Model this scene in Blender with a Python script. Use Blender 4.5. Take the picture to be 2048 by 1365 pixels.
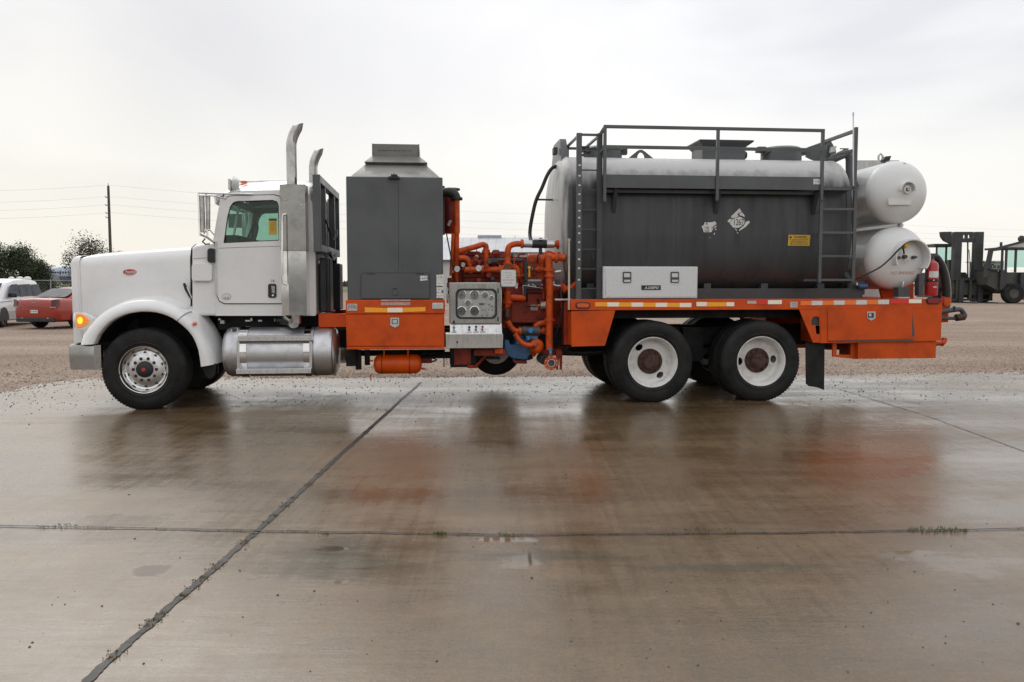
import bpy, bmesh, math, random
from mathutils import Vector, Matrix
from mathutils.geometry import tessellate_polygon
random.seed(7)
R = math.radians
for o in list(bpy.data.objects): bpy.data.objects.remove(o)
S = bpy.context.scene
COL = S.collection

# ------------------------------------------------------------------ camera
F, CX, CY, HOR, CAMH = 1653.0, 1024.0, 682.5, 567.0, 1.61
PITCH = math.atan((CY - HOR) / F)
cd = bpy.data.cameras.new('camera'); cam = bpy.data.objects.new('camera', cd); COL.objects.link(cam)
cam.location = (0, 0, CAMH); cam.rotation_euler = (R(90) - PITCH, 0, 0)
cd.sensor_width = 36; cd.lens = 36 * F / 2048; cd.clip_start = 0.1; cd.clip_end = 3000
S.camera = cam
S.view_settings.view_transform = 'Standard'; S.view_settings.look = 'None'
S.view_settings.gamma = 1; S.view_settings.use_curve_mapping = False
S.view_settings.exposure = 0.0

# ------------------------------------------------------------------ world: overcast sky
SUN_EL, SUN_AZ = 38, -28          # azimuth from +Y towards +X
W = bpy.data.worlds.new('World'); S.world = W; W.use_nodes = True
nt = W.node_tree; N = nt.nodes; L = nt.links; N.clear()
def nd(tree, t, **kw):
    n = tree.nodes.new(t)
    for k, v in kw.items():
        if k.startswith('i_'): n.inputs[k[2:].replace('_', ' ')].default_value = v
        else: setattr(n, k, v)
    return n
out = nd(nt, 'ShaderNodeOutputWorld')
sky = nd(nt, 'ShaderNodeTexSky'); sky.sky_type = 'NISHITA'; sky.sun_disc = False
sky.sun_elevation = R(SUN_EL); sky.sun_rotation = R(SUN_AZ); sky.dust_density = 3
bg1 = nd(nt, 'ShaderNodeBackground'); bg1.inputs['Strength'].default_value = 0.10
L.new(sky.outputs[0], bg1.inputs['Color'])
tc = nd(nt, 'ShaderNodeTexCoord')
sep = nd(nt, 'ShaderNodeSeparateXYZ'); L.new(tc.outputs['Generated'], sep.inputs[0])
def ramp(tree, src, stops, interp='LINEAR'):
    r = tree.nodes.new('ShaderNodeValToRGB'); tree.links.new(src, r.inputs[0]); e = r.color_ramp.elements
    r.color_ramp.interpolation = interp
    while len(e) < len(stops): e.new(0.5)
    for i, (p, c) in enumerate(stops):
        e[i].position = p
        e[i].color = (c, c, c, 1) if not isinstance(c, (tuple, list)) else (*c, 1)
    return r
elev = ramp(nt, sep.outputs['Z'], [(0.0, (0.92, 0.89, 0.81)), (0.10, (0.92, 0.905, 0.855)), (0.22, (0.89, 0.885, 0.88)), (0.45, (0.95, 0.95, 0.96)), (1.0, (1.08, 1.09, 1.12))])
mp = nd(nt, 'ShaderNodeMapping'); mp.inputs['Scale'].default_value = (1.0, 1.0, 2.6); mp.inputs['Location'].default_value = (0.35, 0.1, 0.0)
L.new(tc.outputs['Generated'], mp.inputs[0])
nz = nd(nt, 'ShaderNodeTexNoise'); nz.inputs['Scale'].default_value = 1.7; nz.inputs['Detail'].default_value = 4; nz.inputs['Roughness'].default_value = 0.5
nz.inputs['Distortion'].default_value = 0.4
L.new(mp.outputs[0], nz.inputs['Vector'])
cl = ramp(nt, nz.outputs[0], [(0.34, (0.81, 0.82, 0.855)), (0.45, (0.95, 0.955, 0.97)), (0.54, (1.0, 1.0, 1.0)), (0.66, (1.10, 1.10, 1.09))])
mul = nd(nt, 'ShaderNodeMix', data_type='RGBA', blend_type='MULTIPLY'); mul.inputs[0].default_value = 1
L.new(elev.outputs[0], mul.inputs[6]); L.new(cl.outputs[0], mul.inputs[7])
# grey cloud bank high on the left, brighter break below it, sun glow behind the cloud
def lobe(direction, power):
    d = nd(nt, 'ShaderNodeVectorMath', operation='DOT_PRODUCT'); v = Vector(direction).normalized()
    nrm = nd(nt, 'ShaderNodeVectorMath', operation='NORMALIZE'); L.new(tc.outputs['Generated'], nrm.inputs[0])
    L.new(nrm.outputs[0], d.inputs[0]); d.inputs[1].default_value = v
    m = nd(nt, 'ShaderNodeMath', operation='MAXIMUM'); L.new(d.outputs['Value'], m.inputs[0]); m.inputs[1].default_value = 0
    p = nd(nt, 'ShaderNodeMath', operation='POWER'); L.new(m.outputs[0], p.inputs[0]); p.inputs[1].default_value = power
    return p.outputs[0]
def pxdir(px, py):
    u = (px - CX) / F; v = -(py - CY) / F
    return Vector((u, math.cos(PITCH) + v * math.sin(PITCH), -math.sin(PITCH) + v * math.cos(PITCH)))
cur = mul.outputs[2]
for (px, py, pw, colr) in [(60, 40, 28, (0.76, 0.78, 0.82)), (330, 150, 90, (0.86, 0.865, 0.89)), (120, 160, 300, (1.12, 1.1, 1.06)),
                           (150, 400, 30, (1.05, 1.04, 1.0)), (1500, 120, 25, (1.05, 1.05, 1.05)), (800, 60, 60, (0.95, 0.955, 0.97))]:
    m = nd(nt, 'ShaderNodeMix', data_type='RGBA', blend_type='MULTIPLY'); L.new(lobe(pxdir(px, py), pw), m.inputs[0])
    L.new(cur, m.inputs[6]); m.inputs[7].default_value = (*colr, 1); cur = m.outputs[2]
bg2 = nd(nt, 'ShaderNodeBackground'); bg2.inputs['Strength'].default_value = 1.12
L.new(cur, bg2.inputs['Color'])
mx = nd(nt, 'ShaderNodeMixShader'); mx.inputs[0].default_value = 0.93
L.new(bg1.outputs[0], mx.inputs[1]); L.new(bg2.outputs[0], mx.inputs[2]); L.new(mx.outputs[0], out.inputs[0])

sd = bpy.data.lights.new('sun', 'SUN'); sun = bpy.data.objects.new('sun', sd); COL.objects.link(sun)
sd.energy = 0.7; sd.angle = R(35); sd.color = (1.0, 0.95, 0.87)
sun.rotation_euler = (R(90 - SUN_EL), 0, R(180 - SUN_AZ))     # light travels away from the sun
sun.location = (0, 0, 30)

# ------------------------------------------------------------------ projection helpers
def ray(px, py): return pxdir(px, py)
def G(px, py, z=0.0):
    d = ray(px, py); t = (z - CAMH) / d.z
    return (d.x * t, d.y * t)
def WP(px, py, Y):
    d = ray(px, py); t = Y / d.y
    return (d.x * t, CAMH + d.z * t)
O = Vector((-4.64, 10.37, 0)); PSI = R(5.6); cP, sP = math.cos(PSI), math.sin(PSI)
def T(px, py, y=0.0):             # truck-local (x, z) of a photo point lying on the plane `y` metres behind the truck's near side
    d = ray(px, py)
    nx, ny = -sP, cP
    t = (y + O.x * nx + O.y * ny) / (d.x * nx + d.y * ny)
    wx, wy, wz = d.x * t, d.y * t, CAMH + d.z * t
    return ((wx - O.x) * cP + (wy - O.y) * sP, wz)
YC = 1.22
# ------------------------------------------------------------------ materials
MATS = {}
def mat(name, col, rough=0.5, metal=0.0, coat=0.0, var=0.12, scale=2.5, bump=0.0, bscale=60, rvar=0.08, spec=0.5, emit=None, alpha=None, streak=False, tint=None):
    if name in MATS: return MATS[name]
    m = bpy.data.materials.new(name); m.use_nodes = True; t = m.node_tree; b = t.nodes['Principled BSDF']
    b.inputs['Roughness'].default_value = rough; b.inputs['Metallic'].default_value = metal
    b.inputs['Coat Weight'].default_value = coat; b.inputs['Coat Roughness'].default_value = 0.08
    b.inputs['Specular IOR Level'].default_value = spec
    c = t.nodes.new('ShaderNodeTexCoord'); mpn = t.nodes.new('ShaderNodeMapping'); t.links.new(c.outputs['Object'], mpn.inputs[0])
    if streak: mpn.inputs['Scale'].default_value = (6, 6, 0.6)
    n = t.nodes.new('ShaderNodeTexNoise'); n.inputs['Scale'].default_value = scale; n.inputs['Detail'].default_value = 8; n.inputs['Roughness'].default_value = 0.62
    t.links.new(mpn.outputs[0], n.inputs['Vector'])
    dk = tuple(max(0, x * (1 - 2 * var)) for x in col) if tint is None else tint
    lt = tuple(min(1, x * (1 + var)) for x in col)
    r = ramp(t, n.outputs[0], [(0.3, dk), (0.52, col), (0.75, lt)])
    t.links.new(r.outputs[0], b.inputs['Base Color'])
    if rvar:
        rr = ramp(t, n.outputs[0], [(0.3, min(1, rough + rvar)), (0.7, max(0, rough - rvar))]); t.links.new(rr.outputs[0], b.inputs['Roughness'])
    if bump:
        n2 = t.nodes.new('ShaderNodeTexNoise'); n2.inputs['Scale'].default_value = bscale; n2.inputs['Detail'].default_value = 4
        t.links.new(c.outputs['Object'], n2.inputs['Vector'])
        bp = t.nodes.new('ShaderNodeBump'); bp.inputs['Strength'].default_value = bump; bp.inputs['Distance'].default_value = 0.01
        t.links.new(n2.outputs[0], bp.inputs['Height']); t.links.new(bp.outputs[0], b.inputs['Normal'])
    if emit:
        b.inputs['Emission Color'].default_value = (*emit[0], 1); b.inputs['Emission Strength'].default_value = emit[1]
    MATS[name] = m; return m
def glassmat(name, tint=(0.72, 0.86, 0.82), refl=1.0):
    m = bpy.data.materials.new(name); m.use_nodes = True; t = m.node_tree; t.nodes.clear()
    o = t.nodes.new('ShaderNodeOutputMaterial'); tr = t.nodes.new('ShaderNodeBsdfTransparent'); g = t.nodes.new('ShaderNodeBsdfGlossy')
    tr.inputs[0].default_value = (*tint, 1); g.inputs['Roughness'].default_value = 0.03
    fr = t.nodes.new('ShaderNodeFresnel'); fr.inputs[0].default_value = 1.45
    ml = t.nodes.new('ShaderNodeMath'); ml.operation = 'MULTIPLY'; ml.inputs[1].default_value = refl; t.links.new(fr.outputs[0], ml.inputs[0])
    mxs = t.nodes.new('ShaderNodeMixShader'); t.links.new(ml.outputs[0], mxs.inputs[0]); t.links.new(tr.outputs[0], mxs.inputs[1]); t.links.new(g.outputs[0], mxs.inputs[2])
    t.links.new(mxs.outputs[0], o.inputs[0]); MATS[name] = m; return m
white = mat('white_paint', (0.80, 0.79, 0.78), 0.22, coat=0.7, var=0.045, scale=1.6)
white2 = mat('white_tank_paint', (0.72, 0.72, 0.71), 0.4, coat=0.3, var=0.025, scale=2)
grey = mat('grey_paint', (0.082, 0.087, 0.090), 0.42, coat=0.12, var=0.12, scale=1.6, rvar=0.1)
tankgrey = mat('tank_grey_paint', (0.046, 0.047, 0.050), 0.5, coat=0.1, var=0.16, scale=1.2, streak=True, rvar=0.14)
dusty = mat('dusty_grey_paint', (0.17, 0.165, 0.15), 0.5, coat=0.1, var=0.15, scale=3)
greyd = mat('dark_grey_steel', (0.045, 0.048, 0.052), 0.5, coat=0.1)
orange = mat('orange_paint', (0.60, 0.072, 0.001), 0.42, coat=0.0, spec=.35, var=0.16, scale=2.6, rvar=.12)
orangep = mat('orange_pipe_paint', (0.57, 0.073, 0.002), 0.42, coat=0.0, spec=.4, var=0.28, scale=11, bump=.25, bscale=30)
redor = mat('red_orange_engine_paint', (0.27, 0.026, 0.006), 0.5, coat=0.0, spec=.4, var=0.32, scale=6, bump=0.3, bscale=25)
red = mat('red_paint', (0.45, 0.02, 0.02), 0.35, coat=0.4, var=0.15)
blue = mat('blue_paint', (0.02, 0.10, 0.24), 0.4, coat=0.3, var=0.25, scale=8)
blueb = mat('bright_blue_paint', (0.03, 0.22, 0.48), 0.4, coat=0.3)
yellow = mat('yellow_paint', (0.75, 0.36, 0.03), 0.45)
rubber = mat('tyre_rubber', (0.013, 0.0125, 0.012), 0.7, spec=.35, var=0.4, scale=4, bump=0.35, bscale=40)
black = mat('black_plastic', (0.018, 0.018, 0.02), 0.5, var=0.2)
blackhose = mat('black_rubber_hose', (0.015, 0.015, 0.016), 0.6)
under = mat('dark_chassis_steel', (0.013, 0.012, 0.012), 0.65, spec=.3, var=0.4, scale=6)
alu = mat('brushed_aluminium', (0.62, 0.62, 0.62), 0.30, metal=1, var=0.12, scale=5, rvar=0.1, streak=True)
alud = mat('dull_aluminium', (0.60, 0.60, 0.61), 0.36, metal=0.9, var=0.10, scale=6, rvar=0.08)
chrome = mat('polished_steel', (0.72, 0.71, 0.70), 0.10, metal=1, var=0.1, scale=4, rvar=0.06)
steel = mat('stainless_steel', (0.56, 0.55, 0.53), 0.16, metal=1, var=0.14, scale=4, rvar=0.09, streak=True)
stackm = mat('worn_stack_chrome', (0.46, 0.45, 0.44), 0.24, metal=1, var=0.14, scale=8, rvar=0.12)
rimw = mat('white_rim_paint', (0.74, 0.73, 0.71), 0.4, var=0.06, scale=7, tint=(0.56, 0.51, 0.46))
rust = mat('rusty_hub', (0.075, 0.034, 0.022), 0.7, var=0.4, scale=14, bump=0.4)
rubberd = mat('black_rubber_gasket', (0.02, 0.02, 0.02), 0.45)
lining = mat('dark_cab_lining', (0.035, 0.045, 0.045), 0.8)
decal_w = mat('white_label', (0.68, 0.67, 0.64), 0.5, var=0.1, scale=30)
decal_g = mat('pale_label', (0.50, 0.46, 0.44), 0.5, var=0.15, scale=40)
decal_y = mat('yellow_label', (0.62, 0.38, 0.04), 0.5, var=0.1, scale=20)
ink = mat('black_print', (0.02, 0.02, 0.02), 0.6)
inkr = mat('red_print', (0.5, 0.05, 0.03), 0.6)
inkf = mat('faded_red_print', (0.62, 0.36, 0.30), 0.6)
tape_o = mat('orange_reflector', (1.0, 0.42, 0.02), 0.3, coat=0.5, var=0.06, scale=30)
tape_w = mat('white_reflector', (0.95, 0.88, 0.72), 0.3, coat=0.5, var=0.05, scale=30)
tape_r = mat('red_reflector', (0.75, 0.03, 0.02), 0.3, coat=0.5, var=0.06, scale=30)
amber = mat('lit_amber_lens', (0.9, 0.25, 0.02), 0.25, coat=1, emit=((1.0, 0.30, 0.02), 0.35))
amberhot = mat('lit_amber_bulb', (1.0, 0.6, 0.05), 0.3, emit=((1.0, 0.55, 0.04), 1.3))
amberoff = mat('amber_lens', (0.7, 0.12, 0.02), 0.2, coat=1)
redlens = mat('red_lens', (0.28, 0.01, 0.012), 0.2, coat=1)
clear = mat('clear_lens', (0.6, 0.58, 0.52), 0.15, coat=1, var=0.3, scale=60)
glass = glassmat('cab_glass', (0.66, 0.80, 0.75), 1.0)
glass2 = glassmat('gauge_glass', (0.97, 0.97, 0.97), 1.6)
cream = mat('cream_plastic', (0.55, 0.50, 0.40), 0.5)
dirtyw = mat('pale_grey_plate', (0.50, 0.50, 0.485), 0.45, var=0.1, scale=3, streak=True)
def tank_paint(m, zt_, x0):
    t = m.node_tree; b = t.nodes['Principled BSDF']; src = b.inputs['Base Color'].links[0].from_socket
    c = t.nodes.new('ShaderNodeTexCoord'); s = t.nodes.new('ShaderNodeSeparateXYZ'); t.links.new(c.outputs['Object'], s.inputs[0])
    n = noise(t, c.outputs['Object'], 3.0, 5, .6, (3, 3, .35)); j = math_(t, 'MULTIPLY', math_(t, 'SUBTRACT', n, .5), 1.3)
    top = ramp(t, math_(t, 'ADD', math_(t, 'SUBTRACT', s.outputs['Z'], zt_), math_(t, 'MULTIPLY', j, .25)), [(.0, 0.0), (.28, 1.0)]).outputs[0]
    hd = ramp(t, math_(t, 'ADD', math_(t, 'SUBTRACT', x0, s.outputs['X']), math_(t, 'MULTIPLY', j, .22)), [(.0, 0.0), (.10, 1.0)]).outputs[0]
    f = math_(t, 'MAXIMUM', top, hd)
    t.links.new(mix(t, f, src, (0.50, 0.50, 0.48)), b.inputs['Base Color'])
dpl = mat('diamond_plate', (0.68, 0.68, 0.68), 0.40, metal=0.3, var=0.08, scale=60, bump=0.22, bscale=110)

# ------------------------------------------------------------------ mesh builder
class MB:
    def __init__(s): s.v = []; s.f = []; s.m = []; s.mats = []; s.cur = 0
    def use(s, m):
        if m not in s.mats: s.mats.append(m)
        s.cur = s.mats.index(m); return s
    def add(s, vs, fs):
        b = len(s.v); s.v += [tuple(v) for v in vs]
        for f in fs: s.f.append([b + i for i in f]); s.m.append(s.cur)
        return s
    def box(s, x0, x1, y0, y1, z0, z1):
        if x0 > x1: x0, x1 = x1, x0
        if y0 > y1: y0, y1 = y1, y0
        if z0 > z1: z0, z1 = z1, z0
        v = [(x, y, z) for x in (x0, x1) for y in (y0, y1) for z in (z0, z1)]
        return s.add(v, [(0, 1, 3, 2), (4, 6, 7, 5), (0, 4, 5, 1), (2, 3, 7, 6), (0, 2, 6, 4), (1, 5, 7, 3)])
    def pbox(s, a, b, c, d, y0, y1, yp=None):          # photo rectangle a..c, b..d on the plane y0, extruded to y1
        yp = y0 if yp is None else yp
        xm, ym = (a + c) / 2, (b + d) / 2
        return s.box(T(a, ym, yp)[0], T(c, ym, yp)[0], y0, y1, T(xm, d, yp)[1], T(xm, b, yp)[1])
    def prism(s, poly, y0, y1, holes=()):              # polygon in x,z extruded along y (with holes)
        loops = [list(poly)] + [list(h) for h in holes]
        flat = [p for l in loops for p in l]; n = len(flat)
        tris = tessellate_polygon([[Vector((p[0], p[1], 0)) for p in l] for l in loops])
        vs = [(p[0], y0, p[1]) for p in flat] + [(p[0], y1, p[1]) for p in flat]
        fs = []
        def area(t): 
            a, b, c = [flat[i] for i in t]; return (b[0]-a[0])*(c[1]-a[1])-(c[0]-a[0])*(b[1]-a[1])
        for t in tris:
            t = tuple(t)
            if abs(area(t)) < 1e-12: continue
            if area(t) < 0: t = t[::-1]
            fs.append(t); fs.append(tuple(n + i for i in t[::-1]))
        k = 0
        for li, l in enumerate(loops):
            m = len(l); A = sum(l[i][0]*l[(i+1) % m][1]-l[(i+1) % m][0]*l[i][1] for i in range(m))
            ccw = (A > 0) == (li == 0)
            for i in range(m):
                a, b = k + i, k + (i + 1) % m
                fs.append((b, a, n + a, n + b) if ccw else (a, b, n + b, n + a))
            k += m
        return s.add(vs, fs)
    def pprism(s, poly, y0, y1, holes=(), yp=None):
        yp = y0 if yp is None else yp
        return s.prism([T(p[0], p[1], yp) for p in poly], y0, y1, [[T(p[0], p[1], yp) for p in h] for h in holes])
    def tube(s, pts, r, n=12, cap=True, square=False):
        pts = [Vector(p) for p in pts]; rs = r if isinstance(r, (list, tuple)) else [r] * len(pts)
        if len(rs) != len(pts):
            m_ = len(rs) - 1; rs = [rs[min(int(q), m_ - 1)] * (1 - (q - min(int(q), m_ - 1))) + rs[min(int(q), m_ - 1) + 1] * (q - min(int(q), m_ - 1)) for q in [m_ * i / (len(pts) - 1) for i in range(len(pts))]]
        vs, fs = [], []; up = None
        for i, p in enumerate(pts):
            d = (pts[min(i + 1, len(pts) - 1)] - pts[max(i - 1, 0)]).normalized()
            if up is None:
                a = Vector((0, 0, 1)) if abs(d.z) < 0.9 else Vector((0, 1, 0)); up = (a - d * a.dot(d)).normalized()
            else:
                up = (up - d * up.dot(d)).normalized()
            sd_ = d.cross(up)
            for k in range(n):
                a = 2 * math.pi * (k + (0.5 if square else 0)) / n
                vs.append(p + (up * math.cos(a) + sd_ * math.sin(a)) * rs[i] * (1.414 if square else 1))
        for i in range(len(pts) - 1):
            for k in range(n):
                fs.append((i * n + k, (i + 1) * n + k, (i + 1) * n + (k + 1) % n, i * n + (k + 1) % n)[::-1])
        if cap: fs.append(tuple(range(n))); fs.append(tuple((len(pts) - 1) * n + k for k in range(n))[::-1])
        return s.add(vs, fs)
    def ptube(s, pts, r, y=None, n=12, bendr=0.0, square=False):   # pts: (px,py[,y])
        q = []
        for p in pts:
            yy = p[2] if len(p) > 2 else y; x, z = T(p[0], p[1], yy); q.append((x, yy, z))
        if bendr: q = bend(q, bendr)
        return s.tube(q, r, 4 if square else n, square=square)
    def lathe(s, prof, org, axis='y', n=40, close=False):
        vs, fs = [], []; ox, oy, oz = org; m = len(prof)
        for (r, t) in prof:
            for k in range(n):
                a = 2 * math.pi * k / n; c, sn = math.cos(a) * r, math.sin(a) * r
                if axis == 'y': vs.append((ox + c, oy + t, oz + sn))
                elif axis == 'x': vs.append((ox + t, oy + c, oz + sn))
                else: vs.append((ox + c, oy + sn, oz + t))
        for i in range(m - 1):
            for k in range(n):
                fs.append((i * n + k, i * n + (k + 1) % n, (i + 1) * n + (k + 1) % n, (i + 1) * n + k))
        if close:
            fs.append(tuple(range(n))[::-1]); fs.append(tuple((m - 1) * n + k for k in range(n)))
        return s.add(vs, fs)
    def loft(s, secs, closed=False, cap=False):
        n = len(secs[0]); vs = [p for sec in secs for p in sec]; fs = []
        for i in range(len(secs) - 1):
            for k in range(n if closed else n - 1):
                fs.append((i * n + k, i * n + (k + 1) % n, (i + 1) * n + (k + 1) % n, (i + 1) * n + k))
        if cap: fs.append(tuple(range(n))); fs.append(tuple((len(secs) - 1) * n + k for k in range(n))[::-1])
        return s.add(vs, fs)
    def mirror(s, yc=YC):
        q = MB(); q.v = [(x, 2 * yc - y, z) for x, y, z in s.v]; q.f = [f[::-1] for f in s.f]; q.m = list(s.m); q.mats = list(s.mats); return q
    def build(s, name, m=None, parent=None, bevel=0.0, ang=35, seg=2, fix=False):
        me = bpy.data.meshes.new(name); me.from_pydata(s.v, [], s.f)
        mats = s.mats if s.mats else [m]
        for x in mats: me.materials.append(x)
        if s.mats:
            for p, k in zip(me.polygons, s.m): p.material_index = k
        bm = bmesh.new(); bm.from_mesh(me); bmesh.ops.recalc_face_normals(bm, faces=bm.faces); bm.to_mesh(me); bm.free()
        me.shade_smooth(); me.set_sharp_from_angle(angle=R(ang))
        o = bpy.data.objects.new(name, me); COL.objects.link(o)
        if parent: o.parent = parent
        if bevel:
            b = o.modifiers.new('bevel', 'BEVEL'); b.width = bevel; b.segments = seg; b.limit_method = 'ANGLE'; b.angle_limit = R(40); b.harden_normals = False
        return o
def bend(pts, r, k=6):
    pts = [Vector(p) for p in pts]; o = [pts[0]]
    for i in range(1, len(pts) - 1):
        a, b, c = pts[i - 1], pts[i], pts[i + 1]
        d1, d2 = (a - b), (c - b); rr = min(r, d1.length * 0.48, d2.length * 0.48)
        p0 = b + d1.normalized() * rr; p2 = b + d2.normalized() * rr
        for j in range(k + 1):
            t = j / k; o.append(p0 * (1 - t) ** 2 + b * 2 * t * (1 - t) + p2 * t * t)
    o.append(pts[-1]); return o
def smoothpts(pts, k=8):
    P = [Vector(p) for p in pts]; P = [P[0] * 2 - P[1]] + P + [P[-1] * 2 - P[-2]]; o = []
    for i in range(1, len(P) - 2):
        for j in range(k):
            t = j / k; a, b, c, d = P[i - 1], P[i], P[i + 1], P[i + 2]
            o.append(0.5 * ((2 * b) + (c - a) * t + (2 * a - 5 * b + 4 * c - d) * t * t + (3 * b - 3 * c + d - a) * t ** 3))
    o.append(P[-2]); return o
def rrect(a, b, c, d, r, k=5):      # rounded rectangle in photo px
    o = []
    for (cx, cy, s) in ((c - r, d - r, 0), (a + r, d - r, 90), (a + r, b + r, 180), (c - r, b + r, 270)):
        for j in range(k + 1):
            t = R(s + 90 * j / k); o.append((cx + r * math.cos(t), cy + r * math.sin(t)))
    return o
def ell(cx, cy, rx, ry, n=24): return [(cx + rx * math.cos(2 * math.pi * i / n), cy + ry * math.sin(2 * math.pi * i / n)) for i in range(n)]
def tag(o, label=None, cat=None, group=None, kind=None):
    if label: o['label'] = label
    if cat: o['category'] = cat
    if group: o['group'] = group
    if kind: o['kind'] = kind
    return o
def empty(name, loc, rz=0):
    o = bpy.data.objects.new(name, None); COL.objects.link(o); o.location = loc; o.rotation_euler = (0, 0, rz); o.empty_display_size = 0.3; return o
def text(name, body, px, py, hpx, y, m, parent, wscale=1.0, shear=0.0, bold=0.0, frame='truck'):
    cu = bpy.data.curves.new(name, 'FONT'); cu.body = body; cu.size = 1; cu.align_x = 'CENTER'; cu.align_y = 'CENTER'; cu.shear = shear; cu.offset = bold; cu.extrude = 0.0
    t = bpy.data.objects.new('tmp', cu); COL.objects.link(t)
    dg = bpy.context.evaluated_depsgraph_get(); me = bpy.data.meshes.new_from_object(t.evaluated_get(dg))
    bpy.data.objects.remove(t); bpy.data.curves.remove(cu)
    x0, z0 = T(px, py, y); h = abs(T(px, py - hpx / 2, y)[1] - T(px, py + hpx / 2, y)[1]) / 0.70
    ys = [v.co.y for v in me.vertices]; mid = (max(ys) + min(ys)) / 2
    for v in me.vertices: v.co = Vector((x0 + v.co.x * h * wscale, y, z0 + (v.co.y - mid) * h))
    me.name = name; me.materials.clear(); me.materials.append(m)
    o = bpy.data.objects.new(name, me); COL.objects.link(o); o.parent = parent; return o

# ------------------------------------------------------------------ ground
def ground_sheet(name, pts, z, m, kind='structure'):
    b = MB(); tris = tessellate_polygon([[Vector((p[0], p[1], 0)) for p in pts]])
    b.add([(p[0], p[1], z) for p in pts], [tuple(t) for t in tris]); o = b.build(name, m)
    if o.data.polygons[0].normal.z < 0: o.data.flip_normals()
    return tag(o, kind=kind)
gm = bpy.data.materials.new('gravel'); gm.use_nodes = True; t = gm.node_tree; b = t.nodes['Principled BSDF']
c = t.nodes.new('ShaderNodeTexCoord')
def noise(t, src, sc, det=6, rgh=0.6, scale=None):
    n = t.nodes.new('ShaderNodeTexNoise'); n.inputs['Scale'].default_value = sc; n.inputs['Detail'].default_value = det; n.inputs['Roughness'].default_value = rgh
    if scale:
        m = t.nodes.new('ShaderNodeMapping'); m.inputs['Scale'].default_value = scale; t.links.new(src, m.inputs[0]); src = m.outputs[0]
    t.links.new(src, n.inputs['Vector']); return n.outputs[0]
def mix(t, f, a, bb, mode='MIX'):
    m = t.nodes.new('ShaderNodeMix'); m.data_type = 'RGBA'; m.blend_type = mode
    for k, x in ((0, f), (6, a), (7, bb)):
        if isinstance(x, (int, float)): m.inputs[k].default_value = x if k == 0 else (x, x, x, 1)
        elif isinstance(x, tuple): m.inputs[k].default_value = (*x, 1)
        else: t.links.new(x, m.inputs[k])
    return m.outputs[2]
def math_(t, op, a, bb=None, cl_=False):
    m = t.nodes.new('ShaderNodeMath'); m.operation = op; m.use_clamp = cl_
    for k, x in ((0, a), (1, bb)):
        if x is None: continue
        if isinstance(x, (int, float)): m.inputs[k].default_value = x
        else: t.links.new(x, m.inputs[k])
    return m.outputs[0]
OC = c.outputs['Object']
big = ramp(t, noise(t, OC, 0.25, 6, 0.6, (0.5, 1.6, 1)), [(0.3, (0.235, 0.172, 0.128)), (0.5, (0.31, 0.235, 0.182)), (0.7, (0.385, 0.30, 0.24))])
fine = ramp(t, noise(t, OC, 14, 5, 0.7), [(0.32, 0.55), (0.5, 1.0), (0.68, 1.35)])
vo = t.nodes.new('ShaderNodeTexVoronoi'); vo.inputs['Scale'].default_value = 28; t.links.new(OC, vo.inputs['Vector'])
vc = ramp(t, vo.outputs['Color'], [(0.1, 0.72), (0.6, 1.05), (0.95, 1.3)])
t.links.new(mix(t, 1.0, mix(t, 1.0, big.outputs[0], fine.outputs[0], 'MULTIPLY'), vc.outputs[0], 'MULTIPLY'), b.inputs['Base Color'])
b.inputs['Roughness'].default_value = 0.9; b.inputs['Specular IOR Level'].default_value = 0.2
bp = t.nodes.new('ShaderNodeBump'); bp.inputs['Strength'].default_value = 0.8; bp.inputs['Distance'].default_value = 0.02
t.links.new(vo.outputs['Distance'], bp.inputs['Height']); t.links.new(bp.outputs[0], b.inputs['Normal'])
ground_sheet('gravel_lot', [(-900, -40), (900, -40), (900, 1500), (-900, 1500)], 0, gm)

asm = mat('unseen_dark_asphalt', (0.030, 0.030, 0.030), 0.75, var=0.25, scale=1.5, bump=.5, bscale=60)
ground_sheet('added_asphalt_yard', [(-160, -147), (160, -147), (160, -9), (-160, -9)], 0.008, asm)  # unseen, behind the camera; added to darken reflections and bounce light
edge = []
for (x, y) in [(-900, 880), (-500, 835), (-200, 805), (0, 786), (60, 772), (130, 763), (190, 758), (400, 757), (700, 757), (1000, 755), (1300, 753), (1650, 751), (1850, 748), (2048, 746), (2500, 740), (3200, 735)]:
    edge.append(Vector((*G(x, y), 0)))
pts = []
for p in smoothpts(edge, 24):
    pts.append((p.x, p.y + random.uniform(-0.06, 0.06)))
left, right = pts[0], pts[-1]
poly = pts + [(right[0] + 6, -8), (left[0] - 6, -8)]
cm = bpy.data.materials.new('wet_concrete'); cm.use_nodes = True; t = cm.node_tree; b = t.nodes['Principled BSDF']
c = t.nodes.new('ShaderNodeTexCoord'); OC = c.outputs['Object']
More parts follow.
